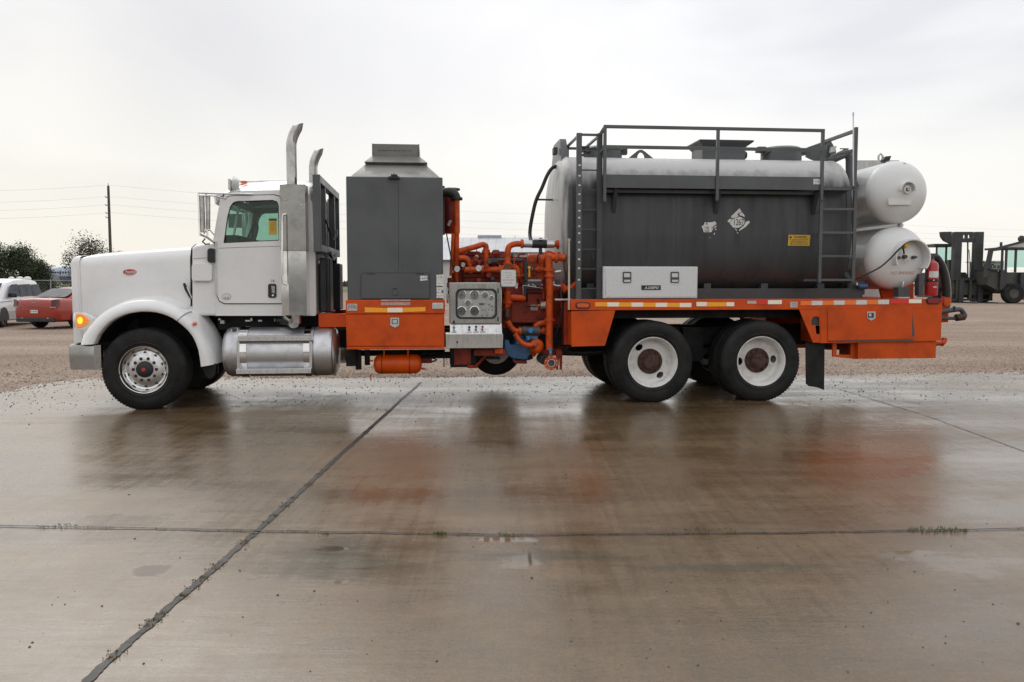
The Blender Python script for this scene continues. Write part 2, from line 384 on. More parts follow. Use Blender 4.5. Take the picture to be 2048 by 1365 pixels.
def blob(t, px0, py0, px1, py1, soft=0.35, nzs=1.2, amt=0.5):
    xa, ya = G(px0, (py0 + py1) / 2); xb, yb = G(px1, (py0 + py1) / 2); x_, yt = G((px0 + px1) / 2, py0); x_, yb2 = G((px0 + px1) / 2, py1)
    cx, cy, rx, ry = (xa + xb) / 2, (yt + yb2) / 2, abs(xb - xa) / 2, abs(yt - yb2) / 2
    m = t.nodes.new('ShaderNodeMapping'); m.vector_type = 'TEXTURE'; m.inputs['Location'].default_value = (cx, cy, 0); m.inputs['Scale'].default_value = (rx, ry, 1e3)
    t.links.new(OC, m.inputs[0]); l = t.nodes.new('ShaderNodeVectorMath'); l.operation = 'LENGTH'; t.links.new(m.outputs[0], l.inputs[0])
    n = noise(t, OC, nzs, 8, 0.7, (1, 2.2, 1))
    d = math_(t, 'ADD', l.outputs['Value'], math_(t, 'MULTIPLY', math_(t, 'SUBTRACT', n, 0.5), amt * 4))
    return ramp(t, d, [(1 - soft if soft < 1 else 0.0, 1.0), (1.0, 0.0)], 'EASE').outputs[0]
base = ramp(t, noise(t, OC, 0.55, 8, 0.62, (0.6, 1.3, 1)), [(0.28, (0.102, 0.064, 0.031)), (0.5, (0.142, 0.093, 0.047)), (0.72, (0.184, 0.127, 0.071))]).outputs[0]
spk = ramp(t, noise(t, OC, 55, 4, 0.8), [(0.30, 0.72), (0.5, 1.0), (0.70, 1.28)]).outputs[0]
col = mix(t, 1.0, base, spk, 'MULTIPLY')
brm = ramp(t, noise(t, OC, 1.0, 5, .65, (14, .7, 1)), [(.25, .86), (.5, 1.0), (.75, 1.13)]).outputs[0]
col = mix(t, 1.0, col, brm, 'MULTIPLY')
blot = ramp(t, noise(t, OC, 1.7, 10, .7), [(.40, 1.0), (.5, .9), (.56, 1.0), (.66, 1.12)]).outputs[0]
col = mix(t, 1.0, col, blot, 'MULTIPLY')
pit = ramp(t, noise(t, OC, 130, 2, 0.5), [(0.70, 1.0), (0.74, 0.45)]).outputs[0]
col = mix(t, 1.0, col, pit, 'MULTIPLY')
for args, cc, s in [((1560, 870, 1890, 1030, 0.6, 2.2, 0.5), (0.13, 0.060, 0.020), 0.6), ((700, 850, 960, 1010, 0.8, 1.8, 0.5), (0.12, 0.062, 0.024), 0.5), ((1100, 880, 1700, 1020, 0.9, 1.4, 0.6), (0.105, 0.064, 0.030), 0.4),  # first two: reflections of the orange lockers painted into the concrete colour
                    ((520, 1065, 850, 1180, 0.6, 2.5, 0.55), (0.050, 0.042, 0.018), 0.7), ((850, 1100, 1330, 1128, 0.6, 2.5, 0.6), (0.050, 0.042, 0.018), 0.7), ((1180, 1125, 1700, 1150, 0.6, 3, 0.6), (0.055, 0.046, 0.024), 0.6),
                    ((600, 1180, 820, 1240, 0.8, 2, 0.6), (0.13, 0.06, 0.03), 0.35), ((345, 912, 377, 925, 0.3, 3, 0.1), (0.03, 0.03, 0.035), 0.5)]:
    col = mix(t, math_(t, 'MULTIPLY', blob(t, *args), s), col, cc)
wet = noise(t, OC, 0.5, 12, 0.68, (0.5, 1.5, 1))
rg = ramp(t, wet, [(0.30, 0.46), (0.44, 0.35), (0.52, 0.26), (0.60, 0.17), (0.70, 0.10)]).outputs[0]
rg = mix(t, 1.0, rg, ramp(t, noise(t, OC, 9, 6, .7, (.4, 1.6, 1)), [(.3, .8), (.7, 1.22)]).outputs[0], 'MULTIPLY')
rg = mix(t, 1.0, rg, ramp(t, noise(t, OC, 1.0, 5, .65, (14, .7, 1)), [(.3, .82), (.7, 1.2)]).outputs[0], 'MULTIPLY')
b.inputs['Coat Weight'].default_value = .28; b.inputs['Coat Roughness'].default_value = .28; b.inputs['Coat IOR'].default_value = 1.45
t.links.new(mix(t, 1.0, col, ramp(t, wet, [(.35, 1.12), (.6, .84)]).outputs[0], 'MULTIPLY'), b.inputs['Base Color'])
pud = None
for args in [(926, 1075, 1098, 1089, 0.3, 3, 0.25), (985, 1098, 1104, 1146, 0.8, 3, 0.9), (620, 1094, 722, 1106, 0.7, 5, 0.8), (660, 1160, 715, 1174, 0.8, 4, 0.8), (1700, 1095, 2040, 1150, 0.9, 2.5, 1.1), (250, 1130, 350, 1160, 0.4, 3, 0.4)]:
    q = blob(t, *args); pud = q if pud is None else math_(t, 'MAXIMUM', pud, q)
t.links.new(mix(t, pud, rg, 0.04), b.inputs['Roughness'])
b.inputs['Specular IOR Level'].default_value = 0.5; b.inputs['IOR'].default_value = 1.5
wv = noise(t, OC, 22, 3, 0.6, (0.12, 1.0, 1)); wv2 = noise(t, OC, 60, 3, 0.6)
hh = math_(t, 'ADD', math_(t, 'MULTIPLY', wv, 0.6), math_(t, 'MULTIPLY', wv2, 0.5))
bp = t.nodes.new('ShaderNodeBump'); bp.inputs['Distance'].default_value = 0.004
t.links.new(math_(t, 'MULTIPLY', math_(t, 'SUBTRACT', 1.0, pud), 0.42), bp.inputs['Strength']); t.links.new(hh, bp.inputs['Height']); t.links.new(bp.outputs[0], b.inputs['Normal'])
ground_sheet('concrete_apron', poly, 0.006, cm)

# joints: sealed grooves drawn as irregular strips
jm = mat('joint_sealant', (0.022, 0.021, 0.019), 0.55, var=0.5, scale=6, bump=0.6, bscale=30)
crackm = mat('thin_joint', (0.06, 0.05, 0.042), 0.6, var=0.4, scale=6)
def strip(name, pp, w, m, z=0.010, seg=60, wob=0.0025):
    P = [Vector((*G(*p), 0)) for p in pp]; Q = []
    for i in range(len(P) - 1):
        for k in range(seg): Q.append(P[i].lerp(P[i + 1], k / seg))
    Q.append(P[-1]); bb = MB(); vs = []
    wx = 0
    for i, p in enumerate(Q):
        d = (Q[min(i + 1, len(Q) - 1)] - Q[max(0, i - 1)]).normalized(); nn = Vector((-d.y, d.x, 0)); wx = wx * 0.8 + random.uniform(-wob, wob)
        ww = w * random.uniform(0.75, 1.15); vs += [p + nn * (ww / 2 + wx) + Vector((0, 0, z)), p - nn * (ww / 2 - wx) + Vector((0, 0, z))]
    bb.add(vs, [(2 * i, 2 * i + 1, 2 * i + 3, 2 * i + 2) for i in range(len(Q) - 1)]); o = bb.build(name, m)
    if o.data.polygons[0].normal.z < 0: o.data.flip_normals()
    return tag(o, kind='structure'), Q
_, J1 = strip('pavement_joint', [(120, 1412), (340, 1217), (515, 1064), (680, 912), (842, 766)], 0.045, jm, seg=50)
_, J2 = strip('pavement_joint', [(-400, 1048), (0, 1055), (515, 1065), (1000, 1073), (1600, 1069), (2048, 1061), (2400, 1055)], 0.020, jm, z=0.014, seg=50, wob=0.004)
strip('pavement_joint', [(1680, 780), (1860, 836), (2048, 905), (2400, 1030)], 0.012, crackm, seg=50)
strip('pavement_joint', [(-200, 852), (400, 843), (1200, 838)], 0.010, crackm, z=0.018)

# loose stones and weeds
def stones(name, n, fn, smin, smax, m):
    bb = MB()
    for _ in range(n):
        x, y = fn(); s = random.uniform(smin, smax) * random.uniform(0.5, 1); a = random.random() * 6.28
        vs = []
        for k in range(5):
            aa = a + k * 1.2566; vs.append((x + math.cos(aa) * s * random.uniform(.7, 1.2), y + math.sin(aa) * s * random.uniform(.7, 1.2), 0.004))
        for k in range(5):
            aa = a + k * 1.2566; vs.append((x + math.cos(aa) * s * .6, y + math.sin(aa) * s * .6, 0.004 + s * random.uniform(.5, 1.0)))
        bb.add(vs, [(k, (k + 1) % 5, 5 + (k + 1) % 5, 5 + k) for k in range(5)] + [(5, 6, 7, 8, 9)])
    o = bb.build(name, m, ang=20); return tag(o, kind='stuff')
stm = mat('stone_brown', (0.10, 0.076, 0.058), 0.8, var=0.45, scale=3)
def s_edge():
    px = random.uniform(-100, 2150); e = 786 - (min(max(px, 0), 190) / 190) * 28 - max(0, px - 190) * 0.006
    return G(px, e + 1 + abs(random.gauss(0, 1)) * 30)
stones('scattered_gravel', 2600, s_edge, 0.005, 0.015, stm)
def s_lot():
    px = random.uniform(-100, 2150); e = 786 - (min(max(px, 0), 190) / 190) * 28 - max(0, px - 190) * 0.006
    return G(px, e + 3 - random.random() ** 1.3 * 60)
stones('loose_lot_gravel', 9000, s_lot, 0.007, 0.02, mat('stone_tan', (0.30, 0.235, 0.195), 0.85, var=0.45, scale=2))
stones('pebbles', 190, lambda: G(random.uniform(0, 2048), 850 + random.random() * 500), 0.004, 0.011, stm)
wb = MB(); wm = mat('weed_green', (0.085, 0.10, 0.028), 0.7, var=0.3, scale=20); wm2 = mat('dry_moss', (0.17, 0.115, 0.04), 0.8, var=0.3, scale=20)
def tuft(x, y, n, h, spread):
    for _ in range(n):
        a = random.random() * 6.28; rr = random.random() ** 0.5 * spread; bx, by = x + math.cos(a) * rr, y + math.sin(a) * rr * 0.35
        hh_ = h * random.uniform(.4, 1); lx, ly = random.gauss(0, .4) * hh_, random.gauss(0, .4) * hh_; w = 0.003
        wb.add([(bx - w, by, .01), (bx + w, by, .01), (bx + lx * .5 + w * .6, by + ly * .5, .01 + hh_ * .6), (bx + lx, by + ly, .01 + hh_)], [(0, 1, 2), (0, 2, 3)])
for px, n, h, sp in [(1875, 160, .022, .2), (880, 30, .035, .05), (650, 14, .02, .05), (1010, 14, .02, .06), (1420, 24, .02, .2), (120, 30, .02, .15)]:
    y = 1065 if px < 1900 and px > 400 else 1062
    x_, y_ = G(px, 1073 if 600 < px < 1300 else (1056 if px < 200 else 1065)); wb.use(wm); tuft(x_, y_, n, h, sp)
for _ in range(26):
    q = random.choice(J1[20:140]); wb.use(wm2 if random.random() < .7 else wm); tuft(q.x, q.y, 14, .012, .05)
for _ in range(50):
    q = random.choice(J2[60:]); wb.use(wm2 if random.random() < .7 else wm); tuft(q.x, q.y, 8, .010, .06)
tag(wb.build('joint_weeds'), kind='stuff')
exec_parts = True
# ================================================================== THE TRUCK
truck = empty('service_truck', O, PSI)
tag(truck, 'white cab service truck with dark grey tank and orange deck on wet concrete', 'truck')
def P(name, b, m=None, parent=truck, **k): return b.build(name, m, parent, **k)
def XY(px, py, y): x, z = T(px, py, y); return (x, y, z)

steelhi = mat('satin_shield_steel', (0.34, 0.33, 0.31), 0.26, metal=1, var=0.1, scale=5, rvar=.06)
# ---- wheels
def tyre_prof(Ro, Ri, w):          # outer face at t=0, going to +w
    return [(Ri, 0.012), (Ri + .02, 0.002), (Ri + (Ro - Ri) * .16, -.004), (Ri + (Ro - Ri) * .18, -.009), (Ri + (Ro - Ri) * .22, -.009), (Ri + (Ro - Ri) * .24, -.006), (Ri + (Ro - Ri) * .40, -0.011), (Ri + (Ro - Ri) * .55, -0.010), (Ri + (Ro - Ri) * .56, -0.006), (Ri + (Ro - Ri) * .66, -0.004), (Ri + (Ro - Ri) * .67, -.001), (Ro - .045, 0.006), (Ro - .018, 0.022), (Ro - .004, 0.045),
            (Ro, 0.06), (Ro, w * .30), (Ro - .014, w * .30 + .003), (Ro - .014, w * .30 + .014), (Ro, w * .30 + .017), (Ro + .002, w * .5 - .008), (Ro - .014, w * .5 - .006), (Ro - .014, w * .5 + .006),
            (Ro + .002, w * .5 + .008), (Ro, w * .70 - .017), (Ro - .014, w * .70 - .014), (Ro - .014, w * .70 - .003), (Ro, w * .70), (Ro, w - .06), (Ro - .018, w - .022), (Ro - .05, w - .004), (Ri, w - .012)]
def lugs(b, cx, cz, y, Ro, w, n=64):   # shoulder tread blocks
    for k in range(n):
        a = 2 * math.pi * k / n; da = math.pi / n * .62
        for (y0, y1) in ((y + .040, y + .085), (y + w - .085, y + w - .040)):
            vs = []
            for aa in (a - da, a + da):
                for rr in (Ro - .025, Ro + .0015):
                    for yy in (y0, y1): vs.append((cx + math.cos(aa) * rr, yy, cz + math.sin(aa) * rr))
            b.add(vs, [(0, 1, 3, 2), (4, 6, 7, 5), (0, 4, 5, 1), (2, 3, 7, 6), (0, 2, 6, 4), (1, 5, 7, 3)])
def far(b): return b.mirror()
nutm = mat('dark_wheel_nut', (0.06, 0.035, 0.03), 0.5, metal=.4)
fx, fz = T(287, 741, 0.03); fR = 0.522
fz = fR - 0.004
for side in (0, 1):
    b = MB(); b.lathe(tyre_prof(fR, .300, .36), (fx, .03, fz), n=72); lugs(b, fx, fz, .03, fR, .36, 80)
    b = b.mirror() if side else b; w = P('front_wheel', b, rubber)
    # aluminium rim: flange, drop, disc
    b = MB().use(chrome).lathe([(.306, .036), (.306, .010), (.300, .002), (.292, .004), (.286, .014), (.272, .030), (.262, .058), (.252, .075), (.236, .082)], (fx, .03, fz), n=72)
    b.use(alu).lathe([(.236, .082), (.215, .076), (.17, .052), (.12, .048), (.105, .048)], (fx, .03, fz), n=72)
    b = b.mirror() if side else b; P('rim', b, None, w)
    for k in range(10):
        a = R(90 + 36 * k); b = MB().lathe([(.0, 0), (.0195, 0), (.0195, .01)], (fx + math.cos(a) * .212, .03 + .0715, fz + math.sin(a) * .212), n=14); b = b.mirror() if side else b; P('hand_hole', b, black, w)
        a = R(72 + 36 * k); b = MB().lathe([(0, -.018), (.015, -.018), (.021, -.004), (.024, .01)], (fx + math.cos(a) * .142, .03 + .046, fz + math.sin(a) * .142), n=6); b = b.mirror() if side else b; P('wheel_nut', b, nutm, w)
    b = MB().use(black).lathe([(.0, -.026), (.05, -.024), (.085, -.016), (.100, 0.0), (.102, .05)], (fx, .03 + .02, fz), n=40)
    b.use(inkr).lathe([(.0, -.034), (.02, -.033), (.026, -.026), (.028, -.02)], (fx, .03 + .02, fz), n=20)
    b = b.mirror() if side else b; P('hub', b, None, w)
rR = 0.555
for (px, py, rot) in ((1306, 724, 0), (1523, 721, 55)):
    x, z = T(px, py, 0.03); z = rR - .004
    for side in (0, 1):
        for inner in (0, 1):
            y0 = .03 + inner * .33
            b = MB(); b.lathe(tyre_prof(rR, .335, .27), (x, y0, z), n=72); lugs(b, x, z, y0, rR, .27, 76)
            b = b.mirror() if side else b; w = P('rear_wheel', b, rubber)
            if inner:
                b = MB().lathe([(.338, .03), (.335, .002), (.30, .02), (.30, .20)], (x, y0, z), n=48); b = b.mirror() if side else b; P('rim', b, rimw, w)
                continue
            b = MB().lathe([(.341, .03), (.342, .006), (.338, -.002), (.330, .000), (.325, .012), (.318, .03), (.306, .05), (.300, .10), (.298, .155)], (x, y0, z), n=72)
            # dished disc with two oval hand holes
            hol = [R(-52 + rot), R(128 + rot)]
            rr = [.298 - .128 * q / 20 for q in range(21)]; tt = [.155 + .024 * min(1, q / 5) ** .6 - .010 * max(0, (q - 8) / 12) for q in range(21)]; n = 240; vs, fs = [], []
            for r_, t_ in zip(rr, tt):
                for k in range(n):
                    a = 2 * math.pi * k / n; vs.append((x + math.cos(a) * r_, y0 + t_, z + math.sin(a) * r_))
            for i in range(20):
                for k in range(n):
                    am = 2 * math.pi * (k + .5) / n; rm = (rr[i] + rr[i + 1]) / 2; skip = False
                    for ho in hol:
                        d = (am - ho + math.pi) % (2 * math.pi) - math.pi
                        if (d * .24 / .052) ** 2 + ((rm - .24) / .040) ** 2 < 1: skip = True
                    if not skip: fs.append((i * n + k, i * n + (k + 1) % n, (i + 1) * n + (k + 1) % n, (i + 1) * n + k))
            b.add(vs, fs); b = b.mirror() if side else b; P('rim', b, rimw, w)
            b = MB().lathe([(.172, .170), (.172, .155), (.165, .148), (.12, .145), (.105, .130), (.10, .085), (.092, .070), (.05, .062), (0, .060)], (x, y0, z), n=44)
            for k in range(10):
                a = R(18 + 36 * k); b.lathe([(0, -.030), (.013, -.030), (.017, -.004)], (x + math.cos(a) * .145, y0 + .146, z + math.sin(a) * .145), n=6)
            for k in range(8):
                a = R(45 * k); b.lathe([(0, -.012), (.007, -.012), (.008, 0)], (x + math.cos(a) * .08, y0 + .070, z + math.sin(a) * .08), n=6)
            b = b.mirror() if side else b; P('hub', b, rust, w)
            wz_, wx_ = z, x
rx1 = T(1306, 724, .03)[0]; rx2 = T(1523, 721, .03)[0]
# spare / raised lift axle wheel on the far side
x, z = T(992, 700, 2.0); b = MB().lathe(tyre_prof(.40, .22, .22), (x, 1.98, z), n=48); w = P('lift_axle_wheel', b, rubber)
P('rim', MB().lathe([(.222, .02), (.215, .0), (.20, .03), (.15, .05), (.05, .05), (0, .05)], (x, 1.98, z), n=36), rimw, w)

# ---- chassis
xa = T(150, 700, .8)[0]; xb = T(1880, 690, .8)[0]
b = MB(); b.box(xa, xb, .78, .86, .72, .98); b.box(xa, xb, 1.58, 1.66, .72, .98)
for k in range(12): xx = xa + .4 + k * (xb - xa - .6) / 11; b.box(xx, xx + .08, .86, 1.58, .76, .94)
P('chassis_frame', b, under, bevel=.004)
b = MB()
for x in (fx,): b.tube([(x, .35, fz), (x, .7, fz - .08), (x, 1.74, fz - .08), (x, 2.09, fz)], .055)
for x in (rx1, rx2): b.tube([(x, .3, rR), (x, 2.14, rR)], .085, n=16); b.lathe([(0, -.2), (.14, -.17), (.21, 0), (.14, .17), (0, .2)], (x, YC, rR), n=24)
P('axles', b, under)
b = MB()
for side in (0, 1):
    c = MB()
    c.tube([(fx - .75, .82, .66), (fx, .82, .55), (fx + .8, .82, .68)], .035, square=True, n=4)
    c = c.mirror() if side else c; P('leaf_spring', c, under); c = MB()
    c.tube([(rx1 - .75, .72, .78), ((rx1 + rx2) / 2, .72, .62), (rx2 + .7, .72, .78)], .05, square=True, n=4)
    c = c.mirror() if side else c; P('suspension', c, under); c = MB()
    c.box((rx1 + rx2) / 2 - .15, (rx1 + rx2) / 2 + .15, .66, .8, .5, .98); c = c.mirror() if side else c; P('axle_bracket', c, under); c = MB().lathe([(0, 0), (.12, 0), (.12, .22), (0, .22)], (rx1 + .05, .55, .92), n=16)
    c = c.mirror() if side else c; P('brake_chamber', c, under)
b = MB(); b.box(fx - .35, fx + .9, .92, 1.52, .62, 1.25); b.box(fx + .9, fx + 1.9, 1.0, 1.44, .66, 1.12); b.tube([(fx + 1.9, YC, .85), (rx1, YC, .62)], .06)
P('engine', b, under, bevel=.03)

# ---- bumper
b = MB(); xb0 = T(131, 715, .15)[0]; xb1 = T(189, 715, .02)[0]; zt = T(160, 691, .05)[1]; zb = T(160, 740, .05)[1]
o_ = [(xb1, .02), (xb0 + .10, .06), (xb0 + .02, .22), (xb0 - .03, .6), (xb0 - .06, YC), (xb0 - .03, 1.84), (xb0 + .02, 2.22), (xb0 + .10, 2.38), (xb1, 2.42)]
secs = []
for (x, y) in o_:
    secs.append([(x, y, zb), (x - (.008 if 0 else 0), y, zb + .02), (x - .012, y, (zb + zt) / 2), (x, y, zt - .02), (x + .015, y + (.01 if y < YC else -.01), zt), (x + .06, y + (.05 if y < YC else -.05), zt), (x + .06, y + (.05 if y < YC else -.05), zb)])
b.loft(secs, closed=True, cap=True); P('bumper', b, steelhi)
P('bumper_end_cap', MB().box(xb1 - .012, xb1 - .002, .04, .30, zb, zt), under)

# ---- hood: loft of rounded sections
def hoodsec(x, hw, ztop, zbot, cr, crown=.03):
    o = []; n = 7
    o.append((x, YC - hw, zbot)); o.append((x, YC - hw, (zbot + ztop - cr) / 2)); 
    for k in range(n + 1):
        a = math.pi - (math.pi / 2) * k / n; o.append((x, YC - hw + cr + math.cos(a) * cr, ztop - cr + math.sin(a) * cr))
    o.append((x, YC - hw * .4, ztop + crown * .8)); o.append((x, YC, ztop + crown)); o.append((x, YC + hw * .4, ztop + crown * .8))
    for k in range(n + 1):
        a = math.pi / 2 - (math.pi / 2) * k / n; o.append((x, YC + hw - cr + math.cos(a) * cr, ztop - cr + math.sin(a) * cr))
    o.append((x, YC + hw, (zbot + ztop - cr) / 2)); o.append((x, YC + hw, zbot)); return o
def hx(px, y): return T(px, 560, y)[0]
HP = [(161, .56, 514, .10), (175, .575, 509, .15), (230, .62, 503.5, .17), (300, .70, 498, .18), (350, .77, 494.5, .19), (381, .82, 493, .20)]
secs = [hoodsec(hx(161, YC - .56) - .06, .55, T(161, 514, .8)[1] - .018, T(161, 690, .66)[1], .10)]; zbot = T(300, 672, .5)[1]
for (px, hw, py, cr) in HP:
    y = YC - hw + cr * .6; secs.append(hoodsec(hx(px, YC - hw), hw, T(px, py, y)[1] - .012, T(px, {161: 690, 175: 655, 230: 614, 300: 603, 350: 612, 381: 628}[px], YC - hw)[1], cr))
b = MB().loft(secs); hood = P('hood', b, white)
# radiator shell
xg1 = hx(160.5, YC - .56); xg0 = hx(143, YC - .53); zt = T(150, 513, .65)[1]; zs = T(150, 690, .65)[1]
secs = [hoodsec(xg1, .565, zt + .006, zs, .09, .02), hoodsec(xg1 - .05, .565, zt + .006, zs, .09, .02), hoodsec(xg0 + .03, .555, zt - .005, zs, .09, .02), hoodsec(xg0, .53, zt - .04, zs, .08, .02), hoodsec(xg0, .46, zt - .11, zs + .05, .05, .01), hoodsec(xg0 + .03, .46, zt - .11, zs + .05, .05, .01)]
shell = P('radiator_shell', MB().loft(secs), white)
b = MB()
for k in range(17): b.box(xg0 + .02, xg0 + .03, YC - .45, YC + .45, zs + .08 + k * .052, zs + .105 + k * .052)
b.use(under).box(xg0 + .035, xg0 + .05, YC - .45, YC + .45, zs + .05, zt - .12); b.m = [0] * len(b.f); b.mats = [black]
P('grille', b, None, shell)
b = MB()
for k in range(34):
    zz = zs + .12 + k * (zt - zs - .25) / 33
    b.lathe([(0, -.004), (.005, -.003), (.006, 0)], (xg1 - .02, YC - .565, zz), n=8)
P('rivets', b, alud, shell)
# emblem
px, py = 260.5, 544.5; yh = YC - (.62 + (261 - 230) / 70 * .08) - .004
b = MB().use(chrome).pprism(ell(px, py, 15, 6.4, 32), yh - .008, yh, yp=yh); b.use(red).pprism(ell(px, py, 13.6, 5.2, 32), yh - .011, yh - .008, yp=yh)
em = P('emblem', b, None, hood); text('emblem_script', 'Peterbilt', px, py - .2, 5.6, yh - .0125, decal_w, em, 0.74, 0.35, .015)
# hood seam, latch strap
b = MB(); b.ptube([(383, 497), (381.5, 520), (381.5, 560), (382, 625)], .006, YC - .828, n=6); b.ptube([(383, 497, .45), (388, 492, .55), (392, 489, .75)], .006, n=6); P('hood_seam', b, black)
b = MB().use(black); b.ptube([(368, 567), (372, 578), (379, 592), (385, 601)], [.016, .022, .016, .010], .36, n=8); b.use(alud).ptube([(374, 575), (384, 597)], .007, .34, n=6); P('hood_latch', b, black)

# ---- cab
ys = .33
b = MB(); cow = [(384, 496.5), (390, 492), (405, 489), (431, 486), (437, 632), (384, 632)]
b.pprism(cow, ys, 2 * YC - ys); P('cowl', b, white, bevel=.03, seg=3)
win = [(447, 486), (454, 432), (460, 411), (468, 402), (546, 400), (556, 403), (559, 412), (560, 482)]
side = [(430, 486), (446, 396), (451, 387), (470, 384), (555, 381), (600, 383), (618, 389), (624, 405), (630, 560), (631, 632), (431, 632)]
for k in (0, 1):
    b = MB().use(white).pprism(side, ys, ys + .03, [win]); b.use(lining).pprism([(440, 490), (452, 392), (615, 392), (620, 630), (436, 630)], ys + .031, ys + .045, [win], yp=ys)
    b = b.mirror() if k else b; P('cab_side', b)
# roof: arched sheet
xf = T(440, 392, ys)[0]; xk = T(622, 392, ys)[0]; secs = []
prof = [(438, 391, 389), (446, 387, 380), (462, 384, 373.5), (490, 382.5, 367), (530, 381.5, 363), (570, 381.5, 361.5), (600, 383, 362.5), (616, 388, 367), (624, 400, 380)]
for (px, pys, pyc) in prof:
    x = T(px, pys, ys)[0]; z0 = T(px, pys, ys)[1]; zc = T(px, pyc, 1.0)[1]; sec = []
    for k in range(17):
        u = -1 + k / 8; sec.append((x, YC + u * (YC - ys), z0 + (zc - z0) * (1 - abs(u) ** 3.2)))
    secs.append(sec)
b = MB().use(white).loft(secs); b.use(lining).loft([[(p[0], p[1], p[2] - .03) for p in s_] for s_ in secs[1:]]); P('cab_roof', b)
# back wall, floor, dash, seats
xbk = T(626, 500, ys)[0]; zt_ = T(600, 392, ys)[1]; zfl = T(600, 630, ys)[1]; zmid = T(600, 480, ys)[1]
b = MB().use(white); b.box(xbk, xbk + .03, ys + .01, 2 * YC - ys - .01, zfl, zt_ + .05); b.use(lining); b.box(xbk - .03, xbk - .005, ys + .05, 2 * YC - ys - .05, zfl, zt_ + .04)
P('cab_back', b, None, bevel=.01)
b = MB().use(black); b.box(xbk + .03, xbk + .045, .55, 1.0, zmid + .05, zt_ - .12); b.use(glass2); b.box(xbk + .045, xbk + .05, .58, .97, zmid + .08, zt_ - .15); P('rear_window', b, bevel=.004)
b = MB(); x0 = T(437, 500, ys)[0]; b.box(x0, xbk - .03, ys + .05, 2 * YC - ys - .05, zfl - .02, zfl + .02)
xd = T(468, 480, ys)[0]; b.box(x0 - .02, xd + .05, ys + .06, 2 * YC - ys - .06, zmid - .35, zmid + .06); P('dashboard', b, lining, bevel=.03)
for yc_ in (.80, 1.64):
    b = MB(); xs = T(545, 480, ys)[0]; b.box(xs - .30, xs + .15, yc_ - .24, yc_ + .24, zmid - .55, zmid - .35); b.box(xs + .05, xs + .18, yc_ - .23, yc_ + .23, zmid - .38, zmid + .02); P('seat', b, lining, bevel=.05, seg=3)
b = MB(); cc = Vector((xd + .12, .80, zmid + .03)); ring = [cc + Vector((math.sin(a) * .08, math.cos(a) * .22, math.sin(a) * .20 + .0)) for a in [2 * math.pi * k / 24 for k in range(25)]]; b.tube(ring, .013, n=8, cap=False); b.tube([cc, cc + Vector((-.2, 0, -.12))], .02); P('steering_wheel', b, black)
# windshield with frame
pb0 = XY(431, 487, ys); pt0 = XY(446, 398, ys)
def ws(y, s_): return (pb0[0] + (pt0[0] - pb0[0]) * s_, y, pb0[2] + (pt0[2] - pb0[2]) * s_)
b = MB()
yl, yr = ys + .02, 2 * YC - ys - .02
for y in (yl, yr): b.tube([ws(y, 0), ws(y, 1)], .032, square=True, n=4)
b.tube([ws(YC, 0), ws(YC, 1)], .014, square=True, n=4); b.tube([ws(yl, .99), ws(yr, .99)], .035, square=True, n=4); b.tube([ws(yl, 0.0), ws(yr, 0.0)], .03, square=True, n=4)
P('windshield_frame', b, white)
b = MB().add([ws(yl, .02), ws(yr, .02), ws(yr, .97), ws(yl, .97)], [(0, 1, 2, 3)]); P('windshield', b, glass)
# door
def plate_door(k):
    seam = [(433.5, 592), (433.5, 486), (449, 400), (455, 393), (464, 391), (548, 389), (560, 392), (565, 400), (565.5, 609), (449, 609), (438, 603)]
    dr = [(435, 591), (435, 487), (450.5, 401), (456, 395), (465, 393), (547, 391), (559, 394), (563.5, 401), (564, 607), (450, 607), (440, 602)]
    w1 = [(448, 486), (455.5, 434), (461, 414), (467, 406), (474, 403.5), (545, 401), (554, 404), (557, 412), (558, 481)]
    b = MB().use(black).pprism(seam, ys - .004, ys, [win], yp=ys); b.use(white).pprism(dr, ys - .022, ys - .004, [w1], yp=ys)
    b = b.mirror() if k else b; d = P('door', b, None, bevel=.004)
    b = MB().pprism(w1, ys - .003, ys + .004, yp=ys); b = b.mirror() if k else b; P('window', b, glass, d)
    b = MB(); q = w1 + [w1[0]]; b.tube([XY(p[0], p[1], ys - .018) for p in q], .007, n=6); b = b.mirror() if k else b; P('window_seal', b, black, d)
    b = MB().use(black).pprism(rrect(537, 568, 553.5, 596, 4), ys - .034, ys - .02, yp=ys); b.use(chrome).pprism([(544, 572), (551, 573), (551, 588), (545, 586)], ys - .045, ys - .034, yp=ys)
    b.lathe([(0, -.052), (.014, -.048), (.015, -.034)], (*XY(547, 591.5, ys)[:1], ys, XY(547, 591.5, ys)[2]), n=12)
    b = b.mirror() if k else b; P('door_handle', b, None, d, bevel=.003)
    return d
door = plate_door(0); plate_door(1)
b = MB().ptube([(437, 497), (500, 494.5), (563, 493)], .0025, ys - .0225, n=5); P('door_crease', b, greyd, door)
b = MB().use(alud).pprism([(431.5, 483), (435.5, 483), (435.5, 590), (431.5, 590)], ys - .03, ys - .006, yp=ys); P('door_hinge', b, None, door)
yy = ys - .0235
b = MB().use(decal_g).pprism(ell(453, 594, 9.5, 7), yy - .001, yy + .001, yp=yy); b.use(decal_w).pprism(ell(453, 594, 8, 5.5), yy - .002, yy - .001, yp=yy)
st = P('door_sticker', b, None, door); text('sticker_print', '38\u00b722', 453, 596.5, 3.2, yy - .003, ink, st); 
b = MB().use(decal_g).pbox(542, 558.5, 549, 566, yy - .001, yy + .001); text('handle_label_print', '16', 545.5, 562, 5, yy - .002, greyd, P('handle_label', MB().use(decal_w).pbox(541.5, 558.5, 549.5, 566, yy - .001, yy + .001), None, door))
yy = ys - .006
b = MB().use(greyd).pbox(537.5, 437.5, 553.5, 442, yy - .002, yy); b.use(decal_y).pbox(537.5, 442, 553.5, 470, yy - .002, yy)
